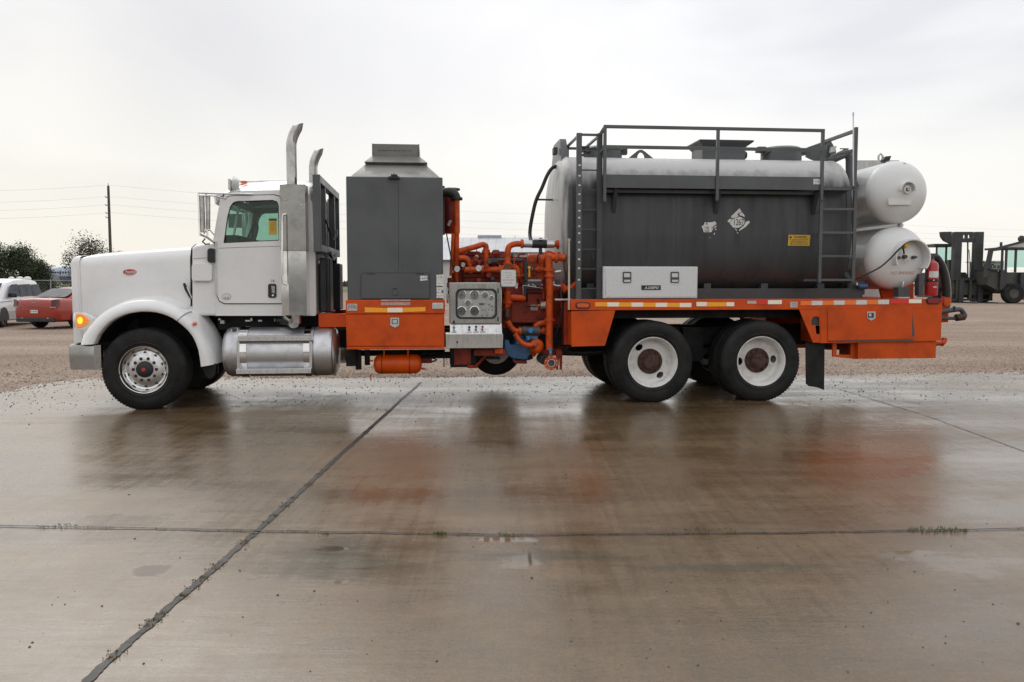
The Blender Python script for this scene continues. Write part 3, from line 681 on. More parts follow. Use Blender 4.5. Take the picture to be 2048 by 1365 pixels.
st = P('window_notice', b, None, door)
for k in range(6): text('notice_lettering', ['INSPECT', 'LOT ITEM', 'AS IS', 'SOLD BY', 'NO WARR', 'DATE'][k], 545.5, 446 + k * 3.2, 1.6, yy - .003, greyd, st)
# cowl details
b = MB().pprism(rrect(385.5, 528.5, 425.5, 562, 5), ys - .05, ys + .01, yp=ys); P('intake_cover', b, white, bevel=.015, seg=3)
b = MB().ptube([(389, 564), (417, 564)], .006, ys - .02, n=6); P('intake_bracket', b, alud)
b = MB().ptube([(386, 518), (430, 515)], .002, ys - .002, n=5); P('cowl_crease', b, greyd)
b = MB().pprism(rrect(417.5, 497.5, 431.5, 526, 5), ys - .07, ys - .005, yp=ys); P('cowl_lamp', b, black, bevel=.012, seg=3)
# sun visor
b = MB(); A0, A1 = XY(446, 390, ys), XY(418, 391, ys); zlo = XY(418, 409, ys)[2]
secs = []
for y, dx in ((ys - .01, .08), (ys + .25, 0), (YC, -.06), (2 * YC - ys - .25, 0), (2 * YC - ys + .01, .08)):
    secs.append([(A0[0], y, A0[2] + .02), (A1[0] + dx, y, A1[2] + .0), (A1[0] + dx + .01, y, zlo + .03), (A1[0] + dx + .03, y, zlo + .03), (A1[0] + dx + .03, y, A1[2] - .03), (A0[0], y, A0[2] - .01)])
b.loft(secs, closed=True, cap=True); P('sun_visor', b, alud)
# roof gear
def sph(b, c, rx, ry, rz, n=16):
    pr = [(math.sin(math.pi * k / 10), -math.cos(math.pi * k / 10)) for k in range(11)]; s0 = len(b.v); b.lathe(pr, (0, 0, 0), 'x', n)
    for i in range(s0, len(b.v)): v = b.v[i]; b.v[i] = (c[0] + v[0] * rx, c[1] + v[1] * ry, c[2] + v[2] * rz)
    return b
ysp = .42
x, z = T(470, 371, ysp); b = MB().use(dirtyw); sph(b, (x, ysp, z), .055, .08, .085); b.use(clear).box(x - .072, x - .04, ysp - .075, ysp + .075, z - .07, z + .075); b.use(alud).box(x - .03, x + .08, ysp - .04, ysp + .04, z - .118, z - .105); b.tube([(x, ysp, z - .11), (x, ysp, z - .05)], .015)
P('roof_spotlight', b, None, bevel=.012)
for k in range(5):
    yk = .62 + k * .30; x, z = T(485, 368, yk); z = T(485, 369.5, 1.0)[1] if 0 else XY(485, 371, .9)[2]; b = MB(); sph(b, (x + .02, yk, z + .012), .05, .035, .022); P('roof_marker_lamp', b, amberoff)
b = MB(); yhn = 1.0; b.ptube([(466, 360), (474, 361.5), (482, 363), (495, 363.5), (574, 361)], [.052, .03, .018, .013, .011], yhn, n=14); b.ptube([(545, 365), (545, 361)], .012, yhn); P('air_horn', b, chrome)
# mirrors
for k in (0, 1):
    b = MB(); ym = .0
    x0_, z0_ = T(399, 388, ym); x1_, z1_ = T(402, 468, ym); 
    b.use(chrome).tube([(x0_ - .01, ym - .02, z0_ + .02), (x1_ - .01, ym - .02, z1_ - .02)], .012)
    b.tube([(x0_ + .045, ym + .12, z0_ + .02), (x1_ + .045, ym + .12, z1_ - .02)], .012)
    b.ptube([(396, 386, ym), (420, 387, .1), (507, 389, ys - .02)], .012); b.ptube([(396, 392, ym), (425, 392, .15), (455, 399, ys)], .009)
    b.ptube([(399, 469, ym), (414, 475, .15), (430, 487, ys)], .014); b.use(black).ptube([(428, 470, .28), (420, 461, .2), (412, 462, .15), (408, 468, .1)], .006, n=6); b.ptube([(410, 478, .1), (405, 484, .15), (411, 489, .25), (419, 488, ys)], .009, n=6)
    m_ = b.mirror() if k else b; mr = P('side_mirror', m_)
    b = MB().use(stackm).box(x0_ - .005, x0_ + .035, ym - .0, ym + .10, z1_ + .02, z0_ - .02); b.use(chrome).box(x0_ + .035, x0_ + .038, ym + .01, ym + .09, z1_ + .03, z0_ - .03); m_ = b.mirror() if k else b; P('mirror_head', m_, None, mr, bevel=.008)
    x2_, z2_ = T(416, 393, .12); x3_, z3_ = T(416, 459, .12); b = MB().use(stackm).tube([(x2_, .12, z2_), (x3_, .12, z3_)], .028, n=14); m_ = b.mirror() if k else b; P('mirror_post', m_, None, mr)
    if k:
        x4, z4 = T(472, 428, 2.5); x5, z5 = T(472, 456, 2.5)
b = MB().box(x4 - .12, x4 + .10, 2.50, 2.52, z5, z4); P('far_mirror_back', b, greyd, bevel=.02)

# ---- fenders
def lerp(a, b_, t): return a + (b_ - a) * t
inner = [(188, 689), (196, 671), (208, 656), (220, 645), (233, 637), (247, 631), (261, 627), (284, 624), (300, 624.5), (313, 626), (325, 629), (336, 633), (346, 638), (354, 643.5), (365, 652), (376, 662), (385, 674), (391, 686), (396, 700), (399, 716), (401, 734)]
outer = [(163, 689), (168, 671), (177, 656), (187, 643), (200, 630), (213, 619), (227, 611.5), (248, 602), (268, 597.5), (288, 595.5), (308, 596), (328, 599), (347, 605), (366, 613), (382, 623), (396, 637), (409, 656), (420, 677), (428, 695), (433, 712), (436.5, 727)]
secs = []
for (i, o_) in zip(inner, outer):
    a = Vector(XY(i[0], i[1], .02)); q = Vector(XY(o_[0], o_[1], .20)); d = q - a
    def pt(t, y): v = a + d * t; return (v.x, y, v.z)
    nrm = Vector((d.x, 0, d.z)).normalized() * .03
    secs.append([(a.x, .14, a.z), (a.x, .03, a.z), pt(.03, .016), pt(.10, .008), pt(.35, .006), pt(.6, .03), pt(.8, .08), pt(.93, .14), pt(1.0, .22), (q.x + nrm.x * .6, .34, q.z + nrm.z * .6), (q.x + nrm.x, .50, q.z + nrm.z), (q.x + nrm.x, .62, q.z + nrm.z)])
for k in (0, 1):
    b = MB().loft(secs); b = b.mirror() if k else b; f = P('front_fender', b, white, ang=60)
    # black wheel-arch liner
    b = MB(); ls = []
    for i in inner:
        a = Vector(XY(i[0], i[1], .05)); ls.append([(a.x, .10, a.z - .002), (a.x, .95, a.z - .002)])
    b.loft(ls); b.box(fx - .55, fx + .55, .93, .95, .3, T(284, 624, .05)[1]); b = b.mirror() if k else b; P('wheel_arch_liner', b, black, f)
    b = MB(); a = XY(390, 648, .02); sph(b, (a[0], .012, a[2]), .03, .02, .026); b = b.mirror() if k else b; P('marker_lamp', b, amberoff, f)
    b = MB()
    sm = [(354, 643, .008), (362, 635, .012), (370, 629, .05), (378, 625, .10), (383, 624, .19), (384, 626, .3)]
    b.tube([XY(*p) for p in smoothpts([(q[0], q[1], q[2]) for q in sm], 4)], .0045, n=5); b = b.mirror() if k else b; P('fender_seam', b, black, f)
    b = MB(); b.pprism([(402, 733), (432, 727), (430, 752), (420, 760), (410, 752)], .1, .14); b = b.mirror() if k else b; P('splash_guard', b, rubber, f, bevel=.01)
# headlamp pod
for k in (0, 1):
    yl_ = .36; secs = []
    for (px, py, ry_, rz_) in [(151, 641.5, .075, .095), (156, 641.5, .095, .100), (165, 641.5, .10, .098), (175, 642, .09, .085), (186, 644, .07, .062), (196, 646, .045, .035), (202, 647, .01, .01)]:
        x, z = T(px, py, yl_); secs.append([(x, yl_ + math.cos(2 * math.pi * q / 20) * ry_ + (px - 151) * .0012, z + math.sin(2 * math.pi * q / 20) * rz_) for q in range(20)])
    b = MB().loft(secs, closed=True, cap=True); b = b.mirror() if k else b; hl = P('headlight', b, white)
    # amber turn lens on the outer face
    lens = [(152, 630), (157, 628.5), (166, 630), (173, 635), (178, 641), (175, 647), (168, 652), (160, 655), (153, 655)]
    b = MB().use(amber).pprism(lens, .245, .27, yp=.25); b.use(amberhot).pprism(ell(160.5, 641.5, 5.5, 7, 14), .240, .246, yp=.25); b = b.mirror() if k else b; P('turn_signal', b, None, hl, bevel=.006)
    b = MB().use(white).pprism([(149.5, 627), (153, 625.5), (166, 626), (178, 631), (187, 637), (186, 650), (176, 658), (160, 661), (150, 660)], .262, .34, yp=.26); b = b.mirror() if k else b; P('lamp_housing', b, None, hl, bevel=.02, seg=3)

# ---- exhaust stacks
for k in (0, 1):
    b = MB(); y0 = .22; c0 = XY(584, 375, y0); c1 = XY(585, 290, y0); c2 = XY(601, 246, y0)
    path = [Vector((c0[0], y0, c0[2] - .3)), Vector((c0[0], y0, c1[2] - .02))]
    for q in range(1, 9):
        t_ = q / 8; path.append(Vector((c0[0] + (t_ ** 1.8) * .105, y0, c1[2] - .02 + t_ * (.27))))
    b.tube(path, [.066] * 2 + [.066] * 8, n=28, cap=False)
    # slanted mouth: drag last ring
    n = 28; last = len(b.v) - n
    for i in range(last, len(b.v)):
        v = b.v[i]; off = (v[0] - path[-1].x); b.v[i] = (v[0], v[1], v[2] + max(-.1, off * 1.1) - .0)
    b = b.mirror() if k else b; stk = P('exhaust_stack', b, stackm, ang=50)
    # heat shield: top worn, front grab bar
    xs0, xs1, xs2 = T(562, 500, .15)[0], T(576, 500, .08)[0], T(612, 500, .08)[0]; zt_ = T(590, 369, .08)[1]; zb_ = T(590, 631, .08)[1]
    sec = [(xs0, .34), (xs0, .14), (xs1, .08), (xs2, .08), (xs2 + .0, .34)]
    sec = sec + [(xs2 - .008, .34), (xs2 - .008, .088), (xs1 + .002, .088), (xs0 + .008, .146), (xs0 + .008, .34)]
    b = MB().use(steelhi); zm_ = T(590, 502, .08)[1]; b.loft([[(x, y, zm_) for x, y in sec], [(x, y, zt_) for x, y in sec]], closed=True, cap=True); b.use(chrome).loft([[(x, y, zb_) for x, y in sec], [(x, y, zm_ - .004) for x, y in sec]], closed=True, cap=True)
    b = b.mirror() if k else b; sh = P('stack_shield', b, None, stk, ang=10)
    b = MB(); b.lathe([(.066, 0), (.085, .0), (.085, -1.5), (.07, -1.55), (.07, -1.75)], (c0[0] + .02, y0 + .03, zt_ - .03), 'z', 24); b = b.mirror() if k else b; P('muffler', b, stackm, stk)
b = MB().ptube([(573, 429), (566, 430), (564.5, 445), (564.5, 555), (567, 568), (574, 570)], .014, .06, n=12, bendr=.03); P('grab_bar', b, chrome)
b = MB()
for (px, py) in ((602, 410), (603, 540), (603, 615), (570, 400), (570, 520)): x, z = T(px, py, .075); b.lathe([(0, -.006), (.007, -.004), (.008, .004)], (x, .078, z), n=8)
P('shield_bolts', b, chrome)
b = MB().ptube([(560, 640, .5), (578, 640, .35), (588, 646, .22)], .075, n=20, bendr=.1); b.use(stackm); P('exhaust_elbow', b, stackm)
b = MB(); 
for k, (px, py) in enumerate([(436, 637), (440, 641), (490, 640), (500, 636), (516, 640), (548, 637)]): b.use([alud, decal_w, alud, steel, alud, alud][k]).pbox(px, py, px + 5 + k % 3 * 3, py + 4 + k % 2 * 3, .5 + k * .02, .6)
b.use(under).pbox(435, 633, 640, 660, .62, .70); P('step_brackets', b, None, bevel=.004)

# ---- headache rack
xk0 = T(626, 430, .10)[0]; xk1 = T(641, 430, .10)[0]; zt_ = T(633, 349, .10)[1]; zb_ = T(633, 504, .10)[1]
ya, yb = .10, 2.34; b = MB()
b.box(xk0, xk1, ya, ya + .06, zb_, zt_); b.box(xk0, xk1, yb - .06, yb, zb_, zt_)
b.box(xk0 + .002, xk1 - .002, ya + .06, yb - .06, zt_ - .10, zt_ - .002); b.box(xk0 + .002, xk1 - .002, ya + .06, yb - .06, zb_ + .002, zb_ + .10)
for y in (.66, 1.72): b.box(xk0 + .004, xk1 - .004, y, y + .07, zb_ + .1, zt_ - .1)
rack = P('headache_rack', b, grey, bevel=.006)
for (q0, q1, q2, q3, q4) in ((xk0 + .10, xk1 + .02, .40, .50, zb_ + .01), (xk0 + .02, xk1 - .01, 1.94, 2.04, zb_ + .01)): P('rack_leg', MB().box(q0, q1, q2, q3, 1.25, q4), greyd, rack, bevel=.01)
for (q0, q1, q2, q3, q4) in ((xk0 + .02, xk1 + .06, .50, .86, 1.95), (xk0 + .02, xk1 + .08, 1.5, 1.94, 1.9)): P('battery_box', MB().box(q0, q1, q2, q3, 1.22, q4), greyd, rack, bevel=.02, seg=3)
for (q0, q1) in ((.60, .95), (.95, .60)): P('rack_brace', MB().tube([(xk1, 1.05 if q0 < q1 else 1.75, zb_ + .02), (xk1, 1.4, 1.95)], .02, 4, square=True), grey, rack)
for y in (.35, 2.05):
    b = MB(); x, z = T(618, 384, .35); b.lathe([(0, .05), (.05, .04), (.085, 0), (.08, -.01), (0, -.02)], (xk0 - .04, y, z), 'x', 20); P('work_lamp', b, clear, rack)
b = MB(); b.tube(smoothpts([(xk1, .6, zb_ + .45), (xk1 + .03, .9, zb_ + .25), (xk1 + .02, 1.3, zb_ + .22), (xk1 + .03, 1.7, zb_ + .3), (xk1, 2.0, zb_ + .4)], 6), .010, n=6); P('air_line', b, blackhose, rack)
b = MB().pbox(637, 628, 693, 655, .30, .42); b.pbox(637, 628, 693, 655, 2.0, 2.12, yp=.3); b.box(T(637, 640, .3)[0], T(642, 640, .3)[0], .42, 2.0, T(640, 655, .3)[1], T(640, 629, .3)[1]); P('front_deck_beam', b, orange, bevel=.006)

# ---- fuel tanks
for k in (0, 1):
    yc_ = .40; rad = .325; x0_, zc_ = T(439, 708, .1); x1_ = T(672, 708, .1)[0]
    b = MB().lathe([(0, -.01), (.15, .0), (.26, .02), (.305, .05), (rad, .10), (rad, .16), (rad + .003, .165), (rad + .003, .172), (rad, .178), (rad, x1_ - x0_ - .12), (rad - .006, x1_ - x0_ - .06), (.29, x1_ - x0_ - .02), (.24, x1_ - x0_), (0, x1_ - x0_ + .01)], (x0_, yc_, zc_), 'x', 56)
    b = b.mirror() if k else b; ft = P('fuel_tank', b, alud)
    for (pa, pb) in ((474, 493), (606, 620)):
        b = MB(); a_, b_ = T(pa, 708, .08)[0], T(pb, 708, .08)[0]; b.lathe([(rad + .001, a_ - x0_), (rad + .012, a_ - x0_ + .003), (rad + .012, b_ - x0_ - .003), (rad + .001, b_ - x0_)], (x0_, yc_, zc_), 'x', 56)
        b = b.mirror() if k else b; P('tank_strap', b, chrome, ft)
    b = MB().pbox(475, 672, 625, 682.5, .04, .30); b.pbox(472, 738, 622, 748, .02, .26); b.pbox(473, 682, 479, 739, .06, .12); b.pbox(618.5, 683, 624, 738, .06, .12)
    b = b.mirror() if k else b; P('tank_step', b, alu, ft, bevel=.004)
    b = MB()
    for q in range(9):
        for py in (677.5, 744): x, z = T(482 + q * 17, py, .03); b.lathe([(0, -.003), (.004, -.002), (.005, .02)], (x, .035 if py < 700 else .016, z), n=8)
    b = b.mirror() if k else b; P('step_rivets', b, greyd, ft)
    b = MB(); x, z = T(467, 664, .2); b.use(alud).lathe([(0, .04), (.05, .038), (.054, .02), (.054, -.05)], (x, .27, z - .015), 'z', 20); b.use(greyd).lathe([(0, .06), (.03, .058), (.032, .04)], (x, .27, z - .015), 'z', 12)
    for i_ in range(len(b.v)):
        v = Vector(b.v[i_]) - Vector((x, .27, z)); a = R(38); b.v[i_] = (x + v.x, .27 + v.y * math.cos(a) - v.z * math.sin(a), z + v.y * math.sin(a) + v.z * math.cos(a))
    b = b.mirror() if k else b; P('filler_cap', b, None, ft)
    # separate end section: gap ring
    b = MB(); a_ = T(626, 708, .08)[0]; b.lathe([(rad, a_ - x0_ - .004), (rad + .006, a_ - x0_ - .003), (rad + .006, a_ - x0_ + .003), (rad, a_ - x0_ + .004)], (x0_, yc_, zc_), 'x', 56)
    a_ = T(664, 708, .08)[0]; b.lathe([(rad, a_ - x0_ - .004), (rad + .006, a_ - x0_ - .003), (rad + .006, a_ - x0_ + .003), (rad, a_ - x0_ + .004)], (x0_, yc_, zc_), 'x', 56)
    b = b.mirror() if k else b; P('tank_weld_ring', b, greyd, ft)

# ---- grey equipment housing
y0 = .06; y1 = 2.38
bx0, bx1 = T(693.5, 480, y0)[0], T(886, 480, y0)[0]; zt_ = T(790, 354, y0)[1]; zb_ = T(790, 601, y0)[1]
b = MB().box(bx0, bx1, y0, y1, zb_, zt_); hs = P('equipment_housing', b, grey, bevel=.012)
def fr(bx, a, b_, c, d):      # frustum between rectangles (x0,x1,y0,y1,z)
    v = [(a[0], a[2], a[4]), (a[1], a[2], a[4]), (a[1], a[3], a[4]), (a[0], a[3], a[4]), (b_[0], b_[2], b_[4]), (b_[1], b_[2], b_[4]), (b_[1], b_[3], b_[4]), (b_[0], b_[3], b_[4])]
    return bx.add(v, [(0, 3, 2, 1), (4, 5, 6, 7), (0, 1, 5, 4), (1, 2, 6, 5), (2, 3, 7, 6), (3, 0, 4, 7)])
ym_ = .58; zf = T(790, 334, ym_)[1]; u0, u1 = T(733, 334, ym_)[0], T(850, 333, ym_)[0]
zc_ = T(790, 325, .50)[1]; c0_, c1_ = T(728, 325, .50)[0], T(855, 324, .50)[0]; zd = T(790, 312, .78)[1]; d0_, d1_ = T(746, 312, .78)[0], T(837, 311, .78)[0]; ze = T(790, 288.5, .78)[1]
b = MB(); fr(b, (bx0 + .05, bx1 - .03, y0 + .04, y1 - .04, zt_), (u0, u1, ym_, 2 * YC - ym_, zf + .04), 0, 0)
fr(b, (c0_ + .05, c1_ - .05, .56, 2 * YC - .56, zc_ - .04), (c0_, c1_, .50, 2 * YC - .50, zc_), 0, 0)
fr(b, (c0_, c1_, .50, 2 * YC - .50, zc_), (d0_ - .005, d1_ + .005, .775, 2 * YC - .775, zd), 0, 0)
P('exhaust_hood', b, dusty, hs, bevel=.006)
b = MB().box(d0_, d1_, .78, 2 * YC - .78, zd, ze); b.box(d0_ - .012, d0_, .77, 2 * YC - .77, zd, ze + .004); b.box(d1_, d1_ + .012, .77, 2 * YC - .77, zd, ze + .004); P('vent_duct', b, dusty, hs, bevel=.004)
b = MB()
for q in range(26): 
    px = 757 + q * 2.6 + random.uniform(-1, 1); x, z = T(px, 302 + random.uniform(-.7, .7), .78); w_ = random.uniform(.004, .012); b.box(x - w_, x + w_, .778, .780, z - .003, z + random.uniform(.002, .006))
P('duct_stain', b, rust, hs)
b = MB().use(black).pbox(777, 354, 799, 358.5, .0, .10, yp=.05); b.pbox(782, 350, 795, 354, .0, .08, yp=.05); b.ptube([(788, 351), (788, 346)], .006, .04, n=6); P('housing_latch', b, None, hs, bevel=.003)
b = MB().use(greyd).pprism(rrect(721.5, 545.5, 860, 598.5, 4), .050, .062, yp=.05); ac = P('access_panel', b, None, hs)
b = MB().use(grey).pprism(rrect(723, 547, 858.5, 597, 3), .040, .052, yp=.05); P('panel_face', b, None, ac, bevel=.003)
b = MB().use(greyd)
for px in (733, 832): b.pbox(px, 545.5, px + 16, 548, .03, .05)
b.use(grey).pbox(785, 577, 794.5, 591, .030, .04); b.use(black).pbox(785, 577, 794.5, 579, .026, .03); P('panel_hinge', b, None, ac, bevel=.002)
b = MB().use(greyd).ptube([(797, 362), (797, 540)], .0022, .058, n=4); P('housing_seam', b, None, hs)
def peeled(name, px0, py0, px1, py1, y, parent, nx=5, ny=5, jit=.35, m=decal_w, gap=.12):
    b = MB().use(m); cw, ch = (px1 - px0) / nx, (py1 - py0) / ny
    for i in range(nx):
        for j in range(ny):
            if random.random() < gap: continue
            cw_, ch_ = cw * random.uniform(1.0, 1.5), ch * random.uniform(.9, 1.3)
            cx_, cy_ = px0 + (i + .5) * cw, py0 + (j + .5) * ch; n = 6
            q = [(min(px1, max(px0, cx_ + math.cos(2 * math.pi * k / n + .5) * cw_ * random.uniform(.35, .75))), min(py1, max(py0, cy_ + math.sin(2 * math.pi * k / n + .5) * ch_ * random.uniform(.35, .75)))) for k in range(n)]
            b.pprism(q, y - .0015 - .0003 * (i + 4 * j), y, yp=y)
    return P(name, b, None, parent)
peeled('peeled_label', 840, 551.5, 855, 562.5, .038, hs, 3, 2); peeled('peeled_label', 872.5, 549, 887, 573, y0 - .001, hs, 3, 4); peeled('peeled_label', 873, 574, 887, 597, y0 - .001, hs, 3, 4)

# ---- orange tool locker under the housing
b = MB().pbox(691.5, 600.5, 890, 628, -.01, .70); b.pbox(692.5, 628, 889, 694, .005, .70); b.pbox(693, 694, 889, 699, -.005, .70)
lk = P('tool_locker', b, orange, bevel=.008)
b = MB().use(orange).pprism(rrect(696, 631, 886, 692, 2), -.008, .004, yp=0); P('locker_door', b, None, lk, bevel=.004)
b = MB().use(alud).pprism([(781, 636), (798, 636), (798.5, 651), (790, 656), (780.5, 651)], -.018, -.008, yp=0); b.use(greyd).pbox(783.5, 638.5, 795.5, 648.5, -.022, -.018); b.use(alu).pbox(785, 640, 794, 647.5, -.025, -.022); P('locker_latch', b, None, lk, bevel=.002)
b = MB().use(tape_o).pprism([(729.5, 615), (775, 617), (775, 625), (729.5, 625)], -.014, -.0105, yp=-.01); b.use(tape_w).pbox(775, 616, 805, 625, -.014, -.0105); b.use(tape_o).pprism([(805, 616), (851, 614.5), (851, 623), (805, 624.5)], -.014, -.0105, yp=-.01); P('reflective_tape', b, None, lk)
b = MB().use(alud).pprism(rrect(864.5, 606, 886.5, 618, 1.5), -.022, -.01, yp=-.01); b.use(clear).pprism(rrect(866.5, 608, 884.5, 616, 1.5), -.030, -.022, yp=-.01); P('side_lamp', b, None, lk, bevel=.003)
b = MB().use(decal_g).pprism(rrect(694, 608, 714.5, 622, 2), -.016, -.01, yp=-.01); pl = P('oval_plate', b, None, lk); text('plate_number', '(1742)', 704.3, 615, 6, -.0175, greyd, pl, .75)
for (a_, b_) in ((599.8, 602), (605.6, 610.6)):
    b = MB().use(decal_g).pbox(762, a_, 820.5, b_, -.0135, -.0105); pl = P('white_strip_label', b, None, lk); text('strip_lettering', 'STAND CLEAR - HOT SURFACE - KEEP CLEAR', 791, (a_ + b_) / 2, (b_ - a_) * .5, -.0145, inkr, pl, .82)
# air tank
b = MB(); x0_, zc_ = T(745.5, 731, .12); x1_ = T(844, 731, .12)[0]; rad = .128
b.lathe([(0, 0), (.06, .008), (.1, .03), (rad, .07), (rad, x1_ - x0_ - .07), (.1, x1_ - x0_ - .03), (.06, x1_ - x0_ - .008), (0, x1_ - x0_)], (x0_, .25, zc_), 'x', 40)
b.ptube([(768, 700), (768, 712)], .012, .2); b.ptube([(816, 700), (816, 712)], .012, .2); at = P('air_tank', b, orange)
b = MB()
for px in (763, 819): a_ = T(px, 731, .12)[0] - x0_; b.lathe([(rad, a_ - .005), (rad + .005, a_ - .004), (rad + .005, a_ + .004), (rad, a_ + .005)], (x0_, .25, zc_), 'x', 40)
P('air_tank_strap', b, rust, at)
b = MB().use(orangep).ptube([(746, 722), (740, 722)], .012, .25, n=8); b.use(orangep).ptube([(745, 748), (741, 750), (742, 762)], .008, .22, n=6); b.ptube([(843, 738), (851, 738)], .014, .25, n=8); P('drain_valve', b, None, at)

# ---- chassis clutter below
b = MB().use(under); b.pbox(692, 700, 712, 733, .35, .7); b.pbox(711, 701, 722, 740, .4, .5); b.pbox(729, 701, 739, 731, .45, .55); b.pbox(700, 701, 890, 712, .8, .9)
b.ptube([(838, 714), (905, 714), (1000, 716)], .022, .5); b.pbox(845, 705, 905, 713, .6, .7); b.use(redor).pbox(838, 712, 864, 727, .5, .8); b.use(under).ptube([(864, 716), (874, 720), (864, 724)], .014, .5, n=6)
b.ptube([(888, 700), (888, 735)], .008, .35, n=6); b.ptube([(892, 714), (895, 728)], .004, .35, n=5); P('underbody_fittings', b, None, bevel=.003)
b = MB().use(under).pbox(901, 698, 953, 735, .34, .9); b.use(redor).pbox(908, 698, 942, 730, .33, .36); b.use(redor).pbox(948, 700, 1010, 712, .2, .3); b.ptube([(949, 736), (978, 705)], .020, .25, n=4); b.pbox(935, 731, 949, 737, .28, .4)
b.use(orange).pbox(990, 698, 1006, 708, .1, .2); P('panel_support', b, None, bevel=.004)
# ---- control panel
yp_ = .10
b = MB().use(steel).pbox(899, 565.5, 1003.5, 648, yp_, .40); cp = P('control_cabinet', b, None, bevel=.006)
hole = rrect(916, 582.5, 989, 634, 8)
b = MB().use(steel).pprism(rrect(901.5, 568, 1001, 645.5, 1.5), yp_ - .022, yp_, [hole], yp=yp_); cdoor = P('cabinet_door', b, None, cp, bevel=.003)
b = MB().use(rubberd).pprism(rrect(911, 577.5, 994, 638.5, 11), yp_ - .034, yp_ - .021, [rrect(915, 581.5, 990, 634.5, 9)], yp=yp_); P('door_gasket', b, None, cp, bevel=.003)
b = MB().use(alud).pprism(rrect(913, 579, 992, 637, 8), yp_ - .0195, yp_ - .0185, yp=yp_)
dial = mat('gauge_face', (0.50, 0.50, 0.52), 0.4, var=0.2, scale=30); dkst = mat('dark_fitting_steel', (0.07, 0.07, 0.075), 0.45)
diald = mat('dark_gauge_face', (0.24, 0.24, 0.26), 0.4)
brush = mat('brushed_panel', (0.62, 0.61, 0.60), 0.30, metal=0.9, var=0.15, scale=18)
b.mats = [brush]; P('gauge_board', b, None, cp)
def gauge(cx, cy, r, face, yb, parent, bezel=chrome, name='gauge', glassy=False):
    x, z = T(cx, cy, yb); rr = r / 150.0
    g = MB().use(bezel).lathe([(rr, 0), (rr, -.010), (rr * .88, -.012), (rr * .84, -.006)], (x, yb, z), n=28)
    g.use(face).lathe([(rr * .86, -.006), (0, -.006)], (x, yb, z), n=28)
    g.use(ink)
    for k in range(9):
        a = R(225 - k * 33.75); g.tube([(x + math.cos(a) * rr * .66, yb - .007, z + math.sin(a) * rr * .66), (x + math.cos(a) * rr * .78, yb - .007, z + math.sin(a) * rr * .78)], rr * .025, n=4)
    a = R(random.uniform(200, 320)); g.tube([(x, yb - .009, z), (x + math.cos(a) * rr * .6, yb - .009, z + math.sin(a) * rr * .6)], rr * .035, n=4)
    g.lathe([(rr * .12, -.012), (0, -.012)], (x, yb, z), n=10)
    return P(name, g, None, parent)
yg = yp_ - .020
for (cx, cy, r, f) in ((923, 589, 9.2, dial), (949, 590, 9.5, dial), (970, 590.5, 6.8, dial), (936, 606, 6.3, dial), (923, 622.5, 9.5, diald), (949, 622.5, 10, diald), (983, 596, 5, dial)):
    gauge(cx, cy, r, f, yg, cp)
for (cx, cy) in ((965, 620), (971, 620), (978, 620), (985, 620), (965, 631), (975, 631), (985, 631), (978, 609), (984, 613)):
    x, z = T(cx, cy, yg); P('panel_knob', MB().lathe([(0, -.014), (.010, -.012), (.012, 0)], (x, yg, z), n=12), diald, cp)
b = MB().use(diald).pbox(958, 607, 969, 611, yg - .003, yg); P('panel_placard', b, None, cp)
b = MB().pprism(rrect(915.5, 582, 989.5, 634.5, 8), yp_ - .030, yp_ - .027, yp=yp_); P('window_pane', b, glass2, cp)
for py in (582, 639): P('cabinet_hinge', MB().pbox(994.5, py - 4.5, 997.5, py + 4.5, yp_ - .03, yp_ - .022), greyd, cp, bevel=.003)
b = MB(); xL, zA = T(900, 648, yp_); xR = T(1003, 648, yp_)[0]; zB = T(950, 669, 0)[1]
b.add([(xL, yp_ + .0, zA), (xR, yp_ + .0, zA), (xR, 0.01, zB), (xL, 0.01, zB), (xL, yp_ + .0, zB), (xR, yp_ + .0, zB)], [(0, 1, 2, 3), (0, 3, 4), (1, 5, 2), (0, 4, 5, 1), (3, 2, 5, 4)]); P('control_shelf', b, steel, cp)
b = MB().pbox(891.5, 668.5, 1006, 697, 0.0, .40); P('lower_box', b, steel, cp, bevel=.004)
b = MB(); x, z = T(914.5, 685, 0); b.lathe([(0, -.003), (.013, -.003), (.014, 0)], (x, 0, z), n=14); P('box_hole', b, black, cp)
for (px, py, h, m_) in ((908, 662, 17, black), (938.5, 663, 8, black), (952, 662, 8, black), (965, 662, 8, red)):
    x, z = T(px, py, .05); b = MB().use(diald).lathe([(0, .0), (.02, .0), (.014, .02), (0, .02)], (x, .05, z - .01), 'z', 12); b.tube([(x, .05, z), (x, .03, z + h / 150)], .006, n=8); b.use(m_); sph(b, (x, .03, z + h / 150), .016, .016, .018, 12)
    b.use(alud).pbox(px - 5, py + 1, px + 5, py + 4.5, .02, .03, yp=.05); P('control_lever', b, None, cp)
b = MB().use(chrome).ptube([(895, 577), (895, 583)], .012, .05, n=8); b.ptube([(895.5, 588), (895.5, 607)], .016, .08, n=10); b.use(greyd).ptube([(895, 566), (895, 575)], .01, .08, n=8); P('filter_canister', b, None, cp)

